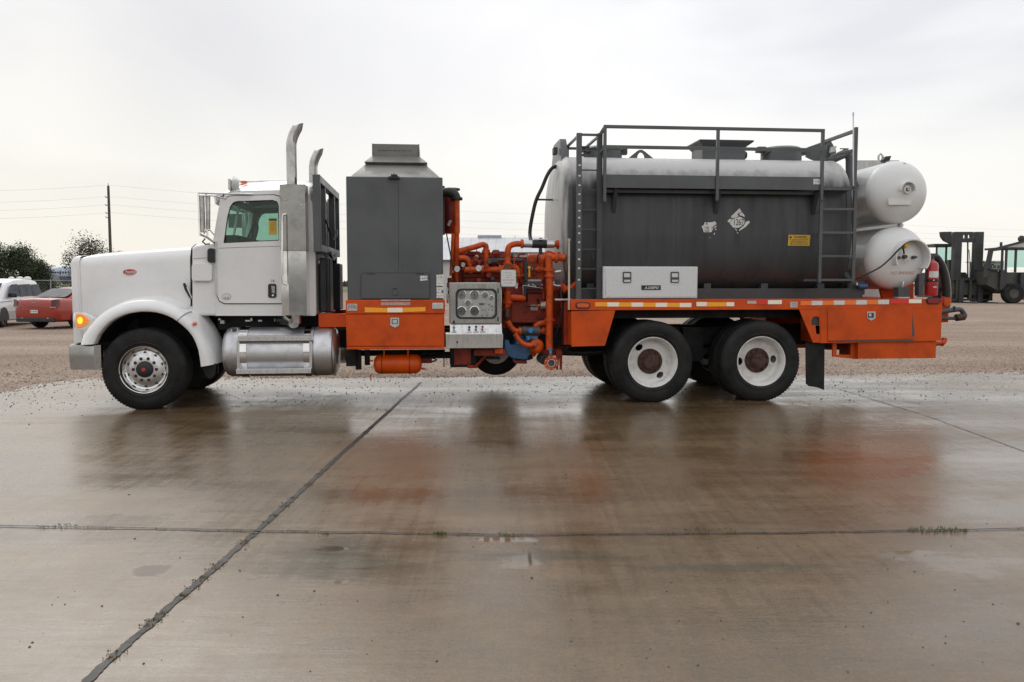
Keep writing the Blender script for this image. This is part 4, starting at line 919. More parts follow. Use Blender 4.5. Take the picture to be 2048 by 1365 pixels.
# ---- pump and boiler machinery between the housing and the tank
def pipe(name, pts, r, y=None, m=orangep, br=.08, flanges=(), parent=truck):
    b = MB().use(m).ptube(pts, r, y, n=18, bendr=br)
    for (px, py, yy, ax) in flanges:
        x, z = T(px, py, yy); b.lathe([(0, -.016), (r * 1.5, -.016), (r * 1.5, .016), (0, .016)], (x, yy, z), ax, 18)
    return P(name, b, None, parent)
mb = MB().use(redor).pbox(917, 505, 996, 562, .95, 1.6, yp=.95); mb.pbox(925, 520, 1000, 600, .80, 1.5, yp=.8); mb.pbox(905, 545, 1040, 620, .90, 1.5); mb.pbox(985, 503, 1022, 535, 1.0, 1.3, yp=1.0)
eng = P('pump_engine', mb, None, bevel=.02, seg=2)
mb = MB().use(redor).pbox(1018, 514, 1094, 612, 1.25, 1.7, yp=1.2); mb.pbox(1100, 560, 1140, 602, 1.0, 1.4, yp=1.0); mb.pbox(896, 556, 912, 600, .9, 1.3, yp=.9); mb.pbox(960, 512, 1024, 535, .85, 1.2, yp=.85)
for (a, b_, c, d, y) in ((935, 503, 960, 512, .92), (966, 499, 980, 510, .93), (990, 508, 1018, 520, .9), (925, 548, 1000, 556, .76), (930, 562, 950, 600, .78), (1005, 560, 1050, 590, .84), (1012, 575, 1045, 600, .7)): mb.pbox(a, b_, c, d, y, y + .3)
for k in range(7):
    x, z = T(932 + k * 13, 527, .76); mb.lathe([(0, -.03), (.03, -.03), (.035, .03)], (x, .76, z), n=10)
P('engine_covers', mb, None, eng, bevel=.01)
b = MB().use(greyd); b.pbox(986, 500, 998, 510, .80, .86); b.pbox(981, 517, 996, 525, .6, .66); b.use(greyd).ptube([(980, 520.5), (1045, 521)], .022, .62, n=10); P('throttle_valve', b, None, eng, bevel=.003)
b = MB().use(redor).pbox(985, 502, 999, 509.5, .70, .82); P('breather_cap', b, None, eng, bevel=.006)
# air cleaner and standpipe
x, z = T(902, 468, 1.25); zt_ = T(902, 386, 1.25)[1]
b = MB().use(red).lathe([(0, 0), (.12, .0), (.13, .02), (.13, zt_ - z - .06), (.11, zt_ - z), (0, zt_ - z)], (x, 1.25, z), 'z', 28); mats_ = mat('dark_red_paint', (0.22, 0.016, 0.012), 0.4, coat=.3, var=.2)
b.mats = [mats_]; b.use(greyd).lathe([(.132, .62), (.135, .625), (.135, .64), (.132, .645)], (x, 1.25, z), 'z', 28); b.use(greyd).pbox(885, 372, 889.5, 470, 1.1, 1.16); b.use(clear).ptube([(901, 441), (896, 452)], .022, 1.08, n=8); P('air_cleaner', b, None)
b = MB().use(black).ptube([(884, 386), (896, 384.5), (908, 388), (913, 400)], [.055, .07, .075, .07], .9, n=20, bendr=.1); b.lathe([(.078, -.02), (.085, -.015), (.085, .015), (.078, .02)], (T(913, 398, .9)[0], .9, T(913, 398, .9)[1]), 'z', 24); P('intake_elbow', b, None)
pipe('standpipe', [(912.5, 399), (912.5, 545), (915, 575)], .042, .9, orangep, .05)
pipe('brace_pipe', [(906, 468), (902, 552)], .022, .8, orangep)
pipe('control_line', [(893, 468), (899, 500), (908, 545)], .009, .7, blackhose)
pipe('coolant_pipe', [(918, 503), (944, 496), (966, 489), (972, 492), (972, 520), (974, 540)], .040, .75, orangep, .09)
pipe('coolant_pipe', [(918, 517), (934, 517), (940, 530), (940, 548)], .04, .7, orangep, .08)
pipe('discharge_pipe', [(1015, 545), (1015, 505), (1018, 492), (1030, 488), (1126, 489)], .042, .55, orangep, .1, [(1015, 528, .55, 'z'), (1044, 488, .55, 'x'), (1115, 489, .55, 'x')])
pipe('discharge_pipe', [(928, 540), (1000, 540), (1010, 536), (1034, 534), (1040, 556)], .040, .62, orangep, .07, [(1000, 539, .62, 'x'), (965, 540, .62, 'x')])
b = MB().use(alud).ptube([(1047, 488), (1064, 488.5)], .052, .55, n=18); b.ptube([(1093, 489), (1108, 489)], .052, .55, n=18); b.use(black).ptube([(1064, 488.5), (1093, 489)], .056, .55, n=18); b.ptube([(1081, 476), (1081, 504)], .02, .55, n=10); b.ptube([(1081, 479), (1081, 484)], .035, .55, n=10); b.use(alud).ptube([(1068, 479.5), (1096, 479.5)], .010, .5, n=8); b.use(rust).ptube([(1081, 498), (1081, 507)], .025, .55, n=8); P('butterfly_valve', b, None)
# orange drum
x, z = T(1055, 523, .9); x2 = T(1085, 523, .9)[0]; b = MB().use(orangep).lathe([(0, 0), (.10, 0), (.108, .01), (.108, x2 - x - .01), (.10, x2 - x), (0, x2 - x)], (x, .9, z), 'x', 30); b.pbox(1053, 522, 1087, 560, .8, 1.0); P('hydraulic_drum', b, None, bevel=.004)
pipe('drum_outlet', [(1060, 540), (1100, 540)], .028, .7, orangep, .03, [(1076, 540, .7, 'x')])
# main manifold riser
pipe('manifold_riser', [(1098.5, 700), (1099, 600), (1098, 520), (1098, 512), (1104, 516), (1130, 516)], .048, .32, orangep, .06, [(1099, 552, .32, 'z'), (1099, 540, .32, 'z'), (1099, 640, .32, 'z'), (1112, 516, .32, 'x')])
pipe('manifold_riser', [(1085, 520), (1092, 508), (1100, 506), (1106, 516)], .034, .5, orangep, .05)
b = MB().use(orangep).ptube([(1098, 516), (1118, 516)], .046, .32, n=18); b.ptube([(1112, 506), (1112, 516)], .026, .32, n=12); b.ptube([(1104, 506), (1121, 506)], .012, .32, n=8); P('vent_valve', b, None)
pipe('lower_branch', [(1098, 580), (1112, 572), (1122, 576), (1140, 578), (1152, 566)], .042, .45, orange, .05, [(1128, 577, .45, 'x')])
b = MB().use(red); x, z = T(1121, 571, .38); b.lathe([(0, -.02), (.035, -.02), (.035, .02), (0, .02)], (x, .38, z), n=10); b.use(greyd).pbox(1113, 560, 1121, 576, .36, .42); b.use(alud).ptube([(1108, 562), (1106, 570), (1114, 572), (1121, 572)], .012, .34, n=8, bendr=.02); b.ptube([(1110, 545), (1122, 543)], .018, .4, n=8); b.use(blackhose).ptube([(1119, 573, .4), (1124, 600, .3), (1124, 625, .3), (1117, 655, .35), (1109, 672, .4)], .012, n=8, bendr=.1); P('sampling_valve', b, None)
# heat exchanger housing / red side plates behind
b = MB().use(redor).pbox(1009, 604, 1094, 645, .70, 1.4); b.pbox(1012, 645, 1142, 698, .90, 1.4); b.pbox(1055, 572, 1088, 606, .72, 1.2); b.pbox(1098, 600, 1142, 650, .85, 1.3); b.pbox(1008, 642, 1096, 646, .66, .72); b.pbox(1128, 600, 1142, 690, .3, .5); b.pbox(940, 600, 1012, 700, .8, 1.4); P('pump_skid', b, None, bevel=.006)
b = MB().use(decal_g).pbox(1061.5, 610, 1075.5, 621, .692, .70); st = P('skid_label', b, None); 
for k in range(3): text('label_lettering', ['CAUTION', 'HOT OIL', 'KEEP OFF'][k], 1068.5, 612.5 + k * 3, 1.6, .690, greyd, st)
b = MB().use(yellow).pbox(1075.5, 609.5, 1083, 612.5, .60, .63); x, z = T(1088, 612, .66); b.use(alud).lathe([(0, -.05), (.06, -.05), (.062, .02), (0, .02)], (x, .66, z), 'x', 20); P('ball_valve', b, None, bevel=.003)
b = MB().use(dkst).pbox(1051, 558, 1084, 578, .55, .6); b.use(decal_g).pbox(1055.5, 559.5, 1083, 563, .545, .55); 
for k in range(7): x, z = T(1057 + k * 4.5, 570 + (k % 2) * 3, .52); b.use([alud, red, alud, decal_g, dkst, red, alud][k]).lathe([(0, -.02), (.011, -.02), (.013, .03)], (x, .52, z), n=8)
b.use(alud).ptube([(1046, 571), (1085, 577)], .006, .5, n=6); b.use(chrome).ptube([(1046, 572), (1047, 590)], .012, .55, n=8); b.use(black).pbox(1048, 565, 1053, 592, .5, .6); b.pbox(1049, 520, 1055, 562, .5, .58); P('valve_bank', b, None, bevel=.002)
b = MB().use(greyd).pbox(1055, 528, 1064, 544, .55, .6); b.use(yellow); x, z = T(1058.5, 536, .5); b.lathe([(0, -.02), (.022, -.02), (.024, .03)], (x, .5, z), n=10); b.pbox(1057, 537, 1060.5, 555, .49, .505); P('yellow_valve_handle', b, None, bevel=.004)
pipe('return_pipe', [(1015, 583), (1015, 612), (1010, 612)], .045, .5, orange, .03, [(1015, 605, .5, 'z')]); pipe('return_pipe', [(1015, 596), (1051, 597)], .045, .55, orange, .03); pipe('return_pipe', [(1014, 618), (1014, 634)], .032, .5, dkst, .03)
pipe('return_pipe', [(1015, 643), (1024, 658), (1031, 663), (1042, 663)], .038, .40, orangep, .08, [(1040, 663, .40, 'x')])
pipe('return_pipe', [(1030, 668), (1040, 684), (1052, 691), (1072, 691)], .034, .25, orangep, .10)
pipe('return_pipe', [(1070, 655), (1078, 648), (1096, 646)], .045, .55, orangep, .08); pipe('return_pipe', [(1079, 663), (1096, 663)], .032, .45, orangep, .03, [(1086, 662, .45, 'x'), (1092, 663, .45, 'x')])
b = MB().use(dkst).ptube([(1043, 662), (1080, 663)], .062, .42, n=18); b.pbox(1050, 656, 1076, 674, .40, .5); x, z = T(1061, 662, .34); b.use(blueb).lathe([(0, -.02), (.034, -.02), (.036, .05)], (x, .34, z), n=16); b.ptube([(1055, 673), (1057, 681)], .03, .36, n=10); b.pbox(1052, 673, 1076, 678, .40, .48); P('blue_valve', b, None, bevel=.005)
# blue centrifugal pump
x, z = T(1035, 692, .5); b = MB().use(blue)
arc = [(1009, 681), (1009, 695), (1013, 708), (1022, 716), (1034, 719), (1054, 720), (1062, 708), (1060, 694), (1048, 685), (1044, 681), (1034, 681), (1032, 690), (1020, 690), (1018, 681)]
b.pprism(arc, .45, .75, yp=.45)
b.use(blue).lathe([(0, -.02), (.10, -.02), (.13, .02), (.13, .3)], (x + .08, .48, z), n=24); b.use(blueb).pbox(1033, 683, 1040, 690, .41, .45); pm = P('blue_pump', b, None, bevel=.012)
b = MB().use(under).pprism([(1055, 712), (1062, 706), (1067, 718), (1058, 721), (1050, 721)], .5, .7, yp=.5); b.use(redor).pbox(1031, 721, 1054, 728, .55, .9); P('pump_foot', b, None, pm, bevel=.004)
x, z = T(1073, 693, .35); b = MB().use(orangep).lathe([(0, -.06), (.05, -.06), (.09, -.03), (.105, .02), (.10, .12), (0, .14)], (x, .35, z), n=30); b.ptube([(1055, 690), (1068, 694)], .036, .30, n=14); b.ptube([(1066, 700), (1074, 706)], .075, .45, n=16); P('pump_volute', b, None)
# small lines and fittings in front of the pump block
rc = random.Random(12)
for k in range(16):
    px = rc.uniform(1008, 1092); py = rc.uniform(512, 640); yy = rc.uniform(.55, .80); pts_ = [(px, py)]
    for q in range(rc.randint(2, 3)):
        if q % 2: px = min(1093, max(1006, px + rc.uniform(-35, 35)))
        else: py = min(690, max(508, py + rc.uniform(-40, 40)))
        pts_.append((px, py))
    m_ = rc.choice([orangep, redor, redor, blackhose, orangep, dkst, alud])
    pipe('hydraulic_line', pts_, rc.uniform(.007, .018), yy, m_, .05, [(pts_[0][0], pts_[0][1], yy, 'z')])
for k in range(10):
    px = rc.uniform(925, 1000); py = rc.uniform(514, 562); yy = rc.uniform(.50, .70); x, z = T(px, py, yy); r_ = rc.uniform(.018, .04)
    b = MB().use(rc.choice([orangep, redor, redor, dkst])).lathe([(0, -.03), (r_, -.03), (r_ * 1.1, 0), (r_ * .8, .01), (r_ * .8, .2), (0, .2)], (x, yy, z), n=rc.choice([6, 14])); P('pipe_fitting', b, None)
# suction outlet
b = MB().use(redor).ptube([(1102, 726, .25), (1102, 726, .75)], .045, n=16); b.ptube([(1082, 703), (1124, 703)], .03, .6, n=10); b.pbox(1083, 699, 1125, 712, .55, .8); b.use(dkst).ptube([(1081, 715, .6), (1090, 720, .5)], .075, n=16); P('suction_manifold', b, None, bevel=.01)
x, z = T(1102.5, 726.5, .20); b = MB().use(orangep).lathe([(.045, 0), (.095, 0), (.095, .035), (.045, .035)], (x, .20, z), n=30); b.use(alud).lathe([(.045, -.012), (.053, -.012), (.054, .0)], (x, .20, z), n=24); b.use(dkst).lathe([(0, .01), (.046, .008)], (x, .20, z), n=24)
for k in range(8): a = R(22 + 45 * k); b.use(alud).lathe([(0, -.008), (.008, -.008), (.009, 0)], (x + math.cos(a) * .078, .20, z + math.sin(a) * .078), n=6)
P('suction_flange', b, None)
b = MB().use(blueb).ptube([(1101, 696), (1101, 703)], .024, .28, n=10); b.use(alud).ptube([(1101, 702), (1101, 707)], .014, .28, n=8); b.use(blueb).ptube([(1101, 706), (1101, 711)], .02, .28, n=10); P('blue_hand_valve', b, None, bevel=.003)
b = MB().use(redor).pprism([(1112, 700), (1125, 702), (1124, 740), (1120, 740), (1119, 712), (1116, 740), (1113, 740)], .5, .53, yp=.5); P('support_bracket', b, None)
pipe('black_hose', [(1142, 600, .4), (1140, 660, .4), (1136, 695, .4), (1125, 703, .5), (1150, 707, .6), (1200, 705, .7)], .030, None, blackhose, .12)
pipe('black_hose', [(1095, 700, .9), (1110, 706, .8), (1170, 708, .7), (1215, 703, .7)], .035, None, blackhose, .12)
# sign and gauges
b = MB().use(dkst).pprism(rrect(1001, 539, 1033, 574.5, 4), .04, .06, yp=.04); b.use(alud).pprism(rrect(1002, 540, 1032, 573.5, 3.5), .036, .04, yp=.04); sg = P('notice_plate', b, None)
P('plate_face', MB().pprism(rrect(1003.3, 541.5, 1030.7, 572, 3), .033, .036, yp=.04), decal_w, sg)
for (s_, py, h, m_) in (('NOTICE', 546, 1.5, dkst), ('No Pump', 551, 1.6, dkst), ('No Start', 555, 1.6, dkst), ('DANGER', 560.5, 2.6, inkr), ('ALWAYS', 566.5, 1.9, dkst)): text('plate_lettering', s_, 1017, py, h, .0325, m_, sg, 1.5)
b = MB().use(greyd).pbox(1013, 528, 1018, 541, .08, .12); b.use(alud).pbox(1031, 566, 1035, 577, .06, .1); P('plate_bracket', b, None, sg)
for (cx, cy, r, m_, yy) in ((914, 538.5, 6.0, decal_w, .45), (957.5, 537, 6.2, decal_w, .45), (926, 530, 4.5, dial, .5), (953, 514.5, 4.2, decal_g, .6)): gauge(cx, cy, r, m_, yy, truck, alud, 'pressure_gauge')
b = MB().use(cream).ptube([(1138, 480), (1138, 620)], .013, .02, n=10); b.ptube([(1138, 478), (1138, 483)], .019, .02, n=10); P('marker_wand', b, None)

# ---- main tank
zt_ = T(1400, 318.5, .95)[1]; rt = (zt_ - T(1500, 598, 0)[1]) / 2 - .004; ztc = zt_ - rt
xs = T(1141, 470, .28)[0]; xe = T(1652, 400, .9)[0] + .0
def tankprof(L):
    p = []
    for k in range(13):
        a = R(90 * k / 12); p.append((rt * math.sin(a) ** .82 if k else 0, -.17 * math.cos(a)))
    p += [(rt + .002, 0), (rt + .006, .004), (rt + .006, .03), (rt, .034), (rt, L * .37), (rt + .004, L * .37 + .004), (rt + .004, L * .37 + .012), (rt, L * .37 + .016), (rt, L - .03), (rt + .006, L - .026), (rt + .006, L)]
    for k in range(12, -1, -1):
        a = R(90 * k / 12); p.append((rt * math.sin(a) ** .82 if k else 0, L + .24 * math.cos(a)))
    return p
Lt = xe - xs
def supe(b, n_=3.1, ry=.99):
    for i, v in enumerate(b.v):
        dy, dz = v[1] - YC, v[2] - ztc; r_ = math.hypot(dy, dz)
        if r_ < 1e-6: continue
        c_, s_ = abs(dy / r_), abs(dz / r_); k_ = (c_ ** n_ + s_ ** n_) ** (-1 / n_); w_ = min(1, (r_ / rt) ** 1.5); k_ = 1 + (k_ - 1) * w_
        b.v[i] = (v[0], YC + dy * k_ * ry, ztc + dz * k_)
    return b
b = supe(MB().lathe(tankprof(Lt), (xs, YC, ztc), 'x', 128)); tank = P('oil_tank', b, tankgrey, ang=28)
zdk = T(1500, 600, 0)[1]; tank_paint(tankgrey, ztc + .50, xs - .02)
b = MB()
for k in range(5): xx = xs + .25 + k * (Lt - .6) / 4; b.box(xx, xx + .10, YC - .85, YC + .85, zdk - .02, ztc - rt * .80)
b.box(xs + .02, xe + .3, .34, .40, zdk - .003, zdk + .15); b.box(xs, xe, YC + .60, YC + .72, zdk, zdk + .06); b.box(xe - .1, xe + .32, .60, 1.9, zdk - .002, zdk + .42); P('saddles_and_dark_fill', b, greyd, tank, bevel=.006)  # last box: added dark block standing in for darkness behind the tank end
# walkway along the near side
wz1 = T(1430, 352, .04)[1]; wz0 = T(1430, 378.5, .04)[1]; wx0 = T(1207, 365, .04)[0]; wx1 = T(1648, 365, .04)[0]
b = MB().box(wx0, wx1, .04, .055, wz0, wz1); b.box(wx0, wx1, .055, .70, wz1 - .012, wz1 - .002); b.box(wx0, wx1, .05, .07, wz0, wz0 + .01); b.box(wx0, wx0 + .012, .055, .62, wz0, wz1 - .013); wk = P('walkway', b, grey, tank, bevel=.003)
b = MB()
for px in (1225, 1430, 1625): x = T(px, 390, .2)[0]; b.add([(x, .08, wz0), (x + .05, .08, wz0), (x + .05, .55, wz0), (x, .55, wz0), (x, .25, wz0 - .34), (x + .05, .25, wz0 - .34), (x + .05, .42, wz0 - .34), (x, .42, wz0 - .34)], [(0, 1, 2, 3), (4, 7, 6, 5), (0, 4, 5, 1), (1, 5, 6, 2), (2, 6, 7, 3), (3, 7, 4, 0)])
b.box(wx0 + .02, wx1 - .02, .14, .18, wz0 - .05, wz0 - .005); P('walkway_bracket', b, greyd, wk)
peeled('peeled_label', 1626.5, 358, 1642, 369.5, .0385, wk, 3, 2, m=decal_w, gap=.0)
# grating extension to the ladder
gx1 = T(1712, 376, .04)[0]; gz = T(1680, 373.5, .04)[1]
b = MB().box(wx1, gx1, .04, .06, gz - .05, gz - .01); b.box(wx1, gx1, .62, .64, gz - .05, gz - .01)
for k in range(14): x = wx1 + .02 + k * (gx1 - wx1 - .04) / 13; b.box(x - .004, x + .004, .06, .62, gz - .04, gz)
P('step_grating', b, grey, wk)
b = MB().pbox(1688, 365, 1716, 372, .55, .60); 
b.pprism([(1692, 372), (1695, 358), (1712, 352), (1716, 372)], .60, .63, yp=.6); P('end_bracket', b, grey, wk)
# railings
def bar(b, pts, r=.021): q = [XY(p[0], p[1], p[2]) for p in pts]; return b.tube(q, r, 4, square=True)
yr = .03
b = MB(); z1 = XY(1208, 253.5, yr)[2]; z2 = XY(1208, 294, yr)[2]; xL = T(1209.5, 300, yr)[0]; xR = T(1645, 300, yr)[0]; z1r = XY(1645, 258, yr)[2]
b.box(xL - .018, xL + .022, yr - .02, yr + .02, XY(1209, 404, yr)[2], z1 + .02); rail = P('guard_rail', b, grey, tank, bevel=.003)
xm = T(1435.5, 300, yr)[0]
for (nm, px, pt_) in (('rail_post', 1435.5, 402), ('rail_post', 1645, 402)):
    x = T(px, 300, yr)[0]; P(nm, MB().box(x - .02, x + .02, yr - .02, yr + .02, XY(px, pt_, yr)[2], z1 - .021), grey, rail, bevel=.003)
P('top_rail', MB().box(xL + .022, xR + .02, yr - .02, yr + .02, z1 - .02, z1 + .02), grey, rail, bevel=.003)
P('mid_rail', MB().box(xL + .022, xR, yr - .018, yr + .018, z2 - .02, z2 + .022), grey, rail, bevel=.003)
# far side rail (seen above the tank at the ladder end)
xp = T(1711, 300, .04)[0]; zt2 = XY(1711, 258, .04)[2]; zb2 = XY(1711, 300, .04)[2]
b = MB().box(xp - .022, xp + .022, .02, .06, gz - .02, zt2 + .02); b.box(xp - .02, xp + .02, .06, .95, zt2 - .045, zt2); b.box(xp - .02, xp + .02, .06, .95, zb2 - .02, zb2 + .02); b.box(xp - .02, xp + .02, .93, .97, gz + .1, zt2); P('end_rail', b, grey, tank, bevel=.003)
b = MB().ptube([(1706.5, 225), (1706.5, 372)], .009, .0, n=8); b.ptube([(1706.5, 226), (1706.5, 232)], .013, .0, n=8); P('whip_aerial', b, alud, tank)
# rear ladder
b = MB()
lx0, lx1 = T(1640.5, 500, .06)[0], T(1708, 500, .06)[0]; lzb = XY(1640, 566, .06)[2]; lzt = XY(1640, 405, .06)[2]
b.box(lx0 - .022, lx0 + .022, .05, .09, lzb, lzt); b.box(lx1 - .022, lx1 + .022, .05, .09, lzb, gz - .051); ld = P('ladder', b, grey, tank, bevel=.003)
for py in (419, 466, 513, 560.5):
    z = XY(1675, py, .06)[2]; P('rung', MB().box(lx0 + .022, lx1 - .022, .052, .088, z - .016, z + .016), grey, ld, bevel=.003)
b = MB().box(lx0 - .22, lx0 - .02, .07, .3, lzb + .02, lzb + .05); b.box(lx1 - .03, lx1 + .03, .09, .45, lzb, lzb + .05); P('ladder_bracket', b, greyd, ld)
# front ladder with perforated channel and hoops
yl_ = .10; fx0, fx1 = T(1158, 450, yl_)[0], T(1199, 450, yl_)[0]; ftz = XY(1158, 266, yl_)[2]; fbz = XY(1160, 600, yl_)[2]
b = MB().box(fx0 - .035, fx0 + .035, yl_, yl_ + .05, fbz, ftz); fl = P('front_ladder', b, grey, tank, bevel=.003)
P('ladder_stile', MB().box(fx1 - .035, fx1 + .035, yl_, yl_ + .06, fbz, ftz), greyd, fl, bevel=.003)
b = MB()
for k, py in enumerate([331, 352, 371, 389, 406, 422, 436, 453, 467, 485, 500, 519, 537, 560]):
    z = XY(1160, py, yl_)[2]; b.box(fx0 - .010, fx0 + .016, yl_ - .004, yl_ - .001, z - .011, z + .011)
P('perforation', b, decal_w, fl)
for k in range(8):
    z = fbz + .15 + k * .26; P('rung', MB().box(fx0 + .035, fx1 - .035, yl_ + .015, yl_ + .035, z - .008, z + .008), greyd, fl)
b = MB(); hz = ftz - .02
b.box(fx0 + .035, fx1 - .035, yl_ + .01, yl_ + .04, hz - .015, hz + .015)
for x in (fx0, fx1): b.box(x - .016, x + .016, yl_ + .05, 1.05, hz - .018, hz + .012); b.box(x - .016, x + .016, 1.02, 1.05, ztc + rt * .9, hz - .018)
b.box(fx0 + .016, fx1 - .016, 1.02, 1.05, hz - .05, hz - .015); b.box(fx0 + .016, fx1 - .016, yl_ + .3, yl_ + .33, hz - .24, hz - .21)
b.tube([(xL, yr + .02, z1 - .01), (fx1, yl_ + .01, hz)], .017, 4, square=True); b.tube([(xL, yr + .02, z2 - .01), (fx1, yl_ + .01, hz - .24)], .017, 4, square=True); P('ladder_hoop', b, grey, fl, bevel=.002)
# spill plate, manholes, hatch box, lug
xq = T(1117, 330, 1.0)[0]
b = MB(); zq0 = ztc + rt * .88; zq1 = XY(1117, 278, 1.0)[2]
b.loft([[(xq, .72, zq0), (xq, .80, zq1 - .18), (xq + .01, 1.0, zq1), (xq + .01, 1.55, zq1), (xq, 1.75, zq0)], [(xq + .10, .72, zq0), (xq + .10, .80, zq1 - .18), (xq + .11, 1.0, zq1), (xq + .11, 1.55, zq1), (xq + .10, 1.75, zq0)]], closed=True, cap=True)
b.use(dirtyw) if 0 else None
P('spill_plate', b, grey, tank, bevel=.01)
b = MB(); x, z = T(1114, 303, 1.0); b.box(x - .06, x - .0, .93, 1.07, z - .05, z + .05); P('marker_lamp', b, greyd, tank, bevel=.01)
for (pa, pb, ptop) in ((1168, 1243, 299), (1524, 1600, 300)):
    ym_ = 1.1; x = T((pa + pb) / 2, 310, ym_)[0]; rr = (T(pb, 310, ym_)[0] - T(pa, 310, ym_)[0]) / 2; zt3 = XY((pa + pb) / 2, ptop, ym_)[2]; zz = ztc + rt - .03
    b = MB().lathe([(rr, 0), (rr, zt3 - zz - .03), (rr + .02, zt3 - zz - .03), (rr + .02, zt3 - zz - .01), (rr * .9, zt3 - zz + .02), (0, zt3 - zz + .05)], (x, ym_, zz), 'z', 36); mh = P('manhole', b, grey, tank)
    b = MB().use(greyd).box(x - rr - .09, x - rr + .03, ym_ - .08, ym_ + .04, zt3 - .05, zt3 + .03); b.box(x + rr - .03, x + rr + .07, ym_ - .08, ym_ + .02, zt3 - .08, zt3 + .02); b.use(decal_g if pa > 1400 else greyd).lathe([(0, 0), (.03, 0), (.03, .05), (0, .05)], (x, ym_ - rr - .01, zt3 - .04), 'y', 12); b.use(greyd).tube([(x - rr - .05, ym_ - .1, zt3 - .1), (x - rr + .1, ym_ - .2, zt3 - .03)], .014, n=6); P('manhole_clamp', b, None, mh, bevel=.005)
b = MB(); ym_ = .95; x0_, zt3 = T(1405, 292, ym_); x1_ = T(1491, 292, ym_)[0]; zz = ztc + rt * .90; b.box(x0_, x1_, ym_, ym_ + .5, zz, zt3); hb = P('hatch_box', b, grey, tank, bevel=.006)
zl = XY(1450, 283, ym_)[2]; b = MB().loft([[(x0_ + .01, ym_ - .01, zt3 - .02), (x1_ - .01, ym_ - .01, zt3 - .02), (x1_ - .01, ym_ + .5, zt3 - .02), (x0_ + .01, ym_ + .5, zt3 - .02)], [(x0_ - .06, ym_ - .06, zl - .01), (x1_ + .10, ym_ - .06, zl - .01), (x1_ + .10, ym_ + .55, zl - .01), (x0_ - .06, ym_ + .55, zl - .01)], [(x0_ - .06, ym_ - .06, zl + .012), (x1_ + .10, ym_ - .06, zl + .012), (x1_ + .10, ym_ + .55, zl + .012), (x0_ - .06, ym_ + .55, zl + .012)]], closed=True, cap=True); P('hatch_lid', b, greyd, hb)
b = MB().lathe([(0, .10), (.05, .09), (.08, .03), (.08, 0), (0, 0)], (x1_, ym_ + .2, (zt3 + zz) / 2 + .05), 'x', 18); P('hatch_fitting', b, greyd, hb)
b = MB(); ym_ = 1.15; lug = [(1254, 318), (1275, 302), (1279, 300), (1284, 300), (1288, 302), (1308, 317), (1292, 317)] ; b.pprism([(1254, 319), (1275, 302), (1279, 300), (1284, 300), (1288, 302), (1308, 318), (1308, 326), (1254, 326)], ym_, ym_ + .03, [[(1274, 322), (1275, 312), (1278, 307), (1282, 305), (1286, 307), (1289, 312), (1290, 322)]], yp=ym_); P('lifting_lug', b, grey, tank)
b = MB(); ym_ = 1.5; b.pprism([(1615, 295), (1660, 279), (1672, 300), (1672, 345), (1650, 330), (1620, 318), (1612, 314)], 1.2, 1.23, yp=1.2); P('rear_spill_plate', b, grey, tank)
b = MB().use(clear).pprism([(1663, 294), (1674, 292), (1670, 304), (1660, 306)], .50, .56, yp=.5); b.use(greyd).pprism([(1657, 290), (1664, 288), (1664, 312), (1656, 318)], .54, .60, yp=.5); P('flood_lamp', b, None, tank, bevel=.004)
b = MB().use(grey).ptube([(1652, 325, .9), (1680, 312, .9), (1694, 306, .9), (1700, 316, .9), (1700, 360, .9), (1700, 400, .9)], .062, n=18, bendr=.14); b.use(greyd).ptube([(1688, 304, .9), (1688, 297, .9)], .012, n=8); b.ptube([(1680, 298, .9), (1697, 298, .9)], .008, n=6); P('vent_pipe', b, None, tank)
# dip tube / breather hose at the front head
b = MB().tube(smoothpts([XY(1112, 333, 1.0), XY(1103, 338, .95), XY(1094, 352, .9), XY(1084, 376, .9), XY(1072, 402, .9), XY(1064, 436, .9), XY(1060, 462, .9), XY(1061, 478, .8), XY(1066, 488, .6)], 6), .026, n=12); b.use(blackhose) if 0 else None; hs2 = P('breather_hose', b, blackhose, tank)
P('hose_bracket', MB().ptube([(1070, 399.5), (1106, 400)], .014, .9, n=8), greyd, hs2)
# tank decals on the side: the shell surface at a given height
def ytank(py, px=1450):
    y = .25
    for _ in range(12):
        z = T(px, py, y)[1]; y = YC - .99 * (rt + .006) * max(0.0, 1 - abs((z - ztc) / (rt + .006)) ** 3.1) ** (1 / 3.1)
    return y
def flake(name, polys, m, parent, off=.004):
    b = MB().use(m)
    for pl in polys:
        cx_ = sum(p[0] for p in pl) / len(pl); cy_ = sum(p[1] for p in pl) / len(pl)
        vs = []
        for p in [(cx_, cy_)] + list(pl): y = ytank(p[1], p[0]) - off; x, z = T(p[0], p[1], y); vs.append((x, y, z))
        b.add(vs, [(0, 1 + i, 1 + (i + 1) % len(pl)) for i in range(len(pl))])
    return P(name, b, None, parent)
def crop(x, y): return (1390 + x / 8.19, 410 + y / 8.19)
fl_ = [[(728, 58), (765, 110), (720, 130), (690, 165), (720, 185), (660, 215), (600, 215), (590, 190)], [(735, 140), (770, 120), (815, 180), (815, 200), (795, 195), (775, 180), (735, 175), (725, 155)], [(560, 235), (600, 228), (595, 265), (565, 298), (530, 270)],
       [(620, 232), (735, 195), (775, 215), (810, 245), (810, 290), (790, 330), (740, 365), (700, 380), (625, 375), (570, 310), (600, 260)], [(830, 280), (885, 260), (898, 290), (850, 340), (835, 360), (810, 375), (725, 430), (715, 425), (740, 390), (800, 345)], [(645, 390), (665, 392), (690, 415), (685, 430)], [(680, 442), (712, 462), (700, 475)]]
pd = flake('hazard_placard', [[crop(*p) for p in q] for q in fl_], decal_w, tank)
y_ = ytank(444) - .007; text('placard_number', '1267', crop(712, 0)[0], crop(0, 285)[1], 12.5, y_, ink, pd, .62)
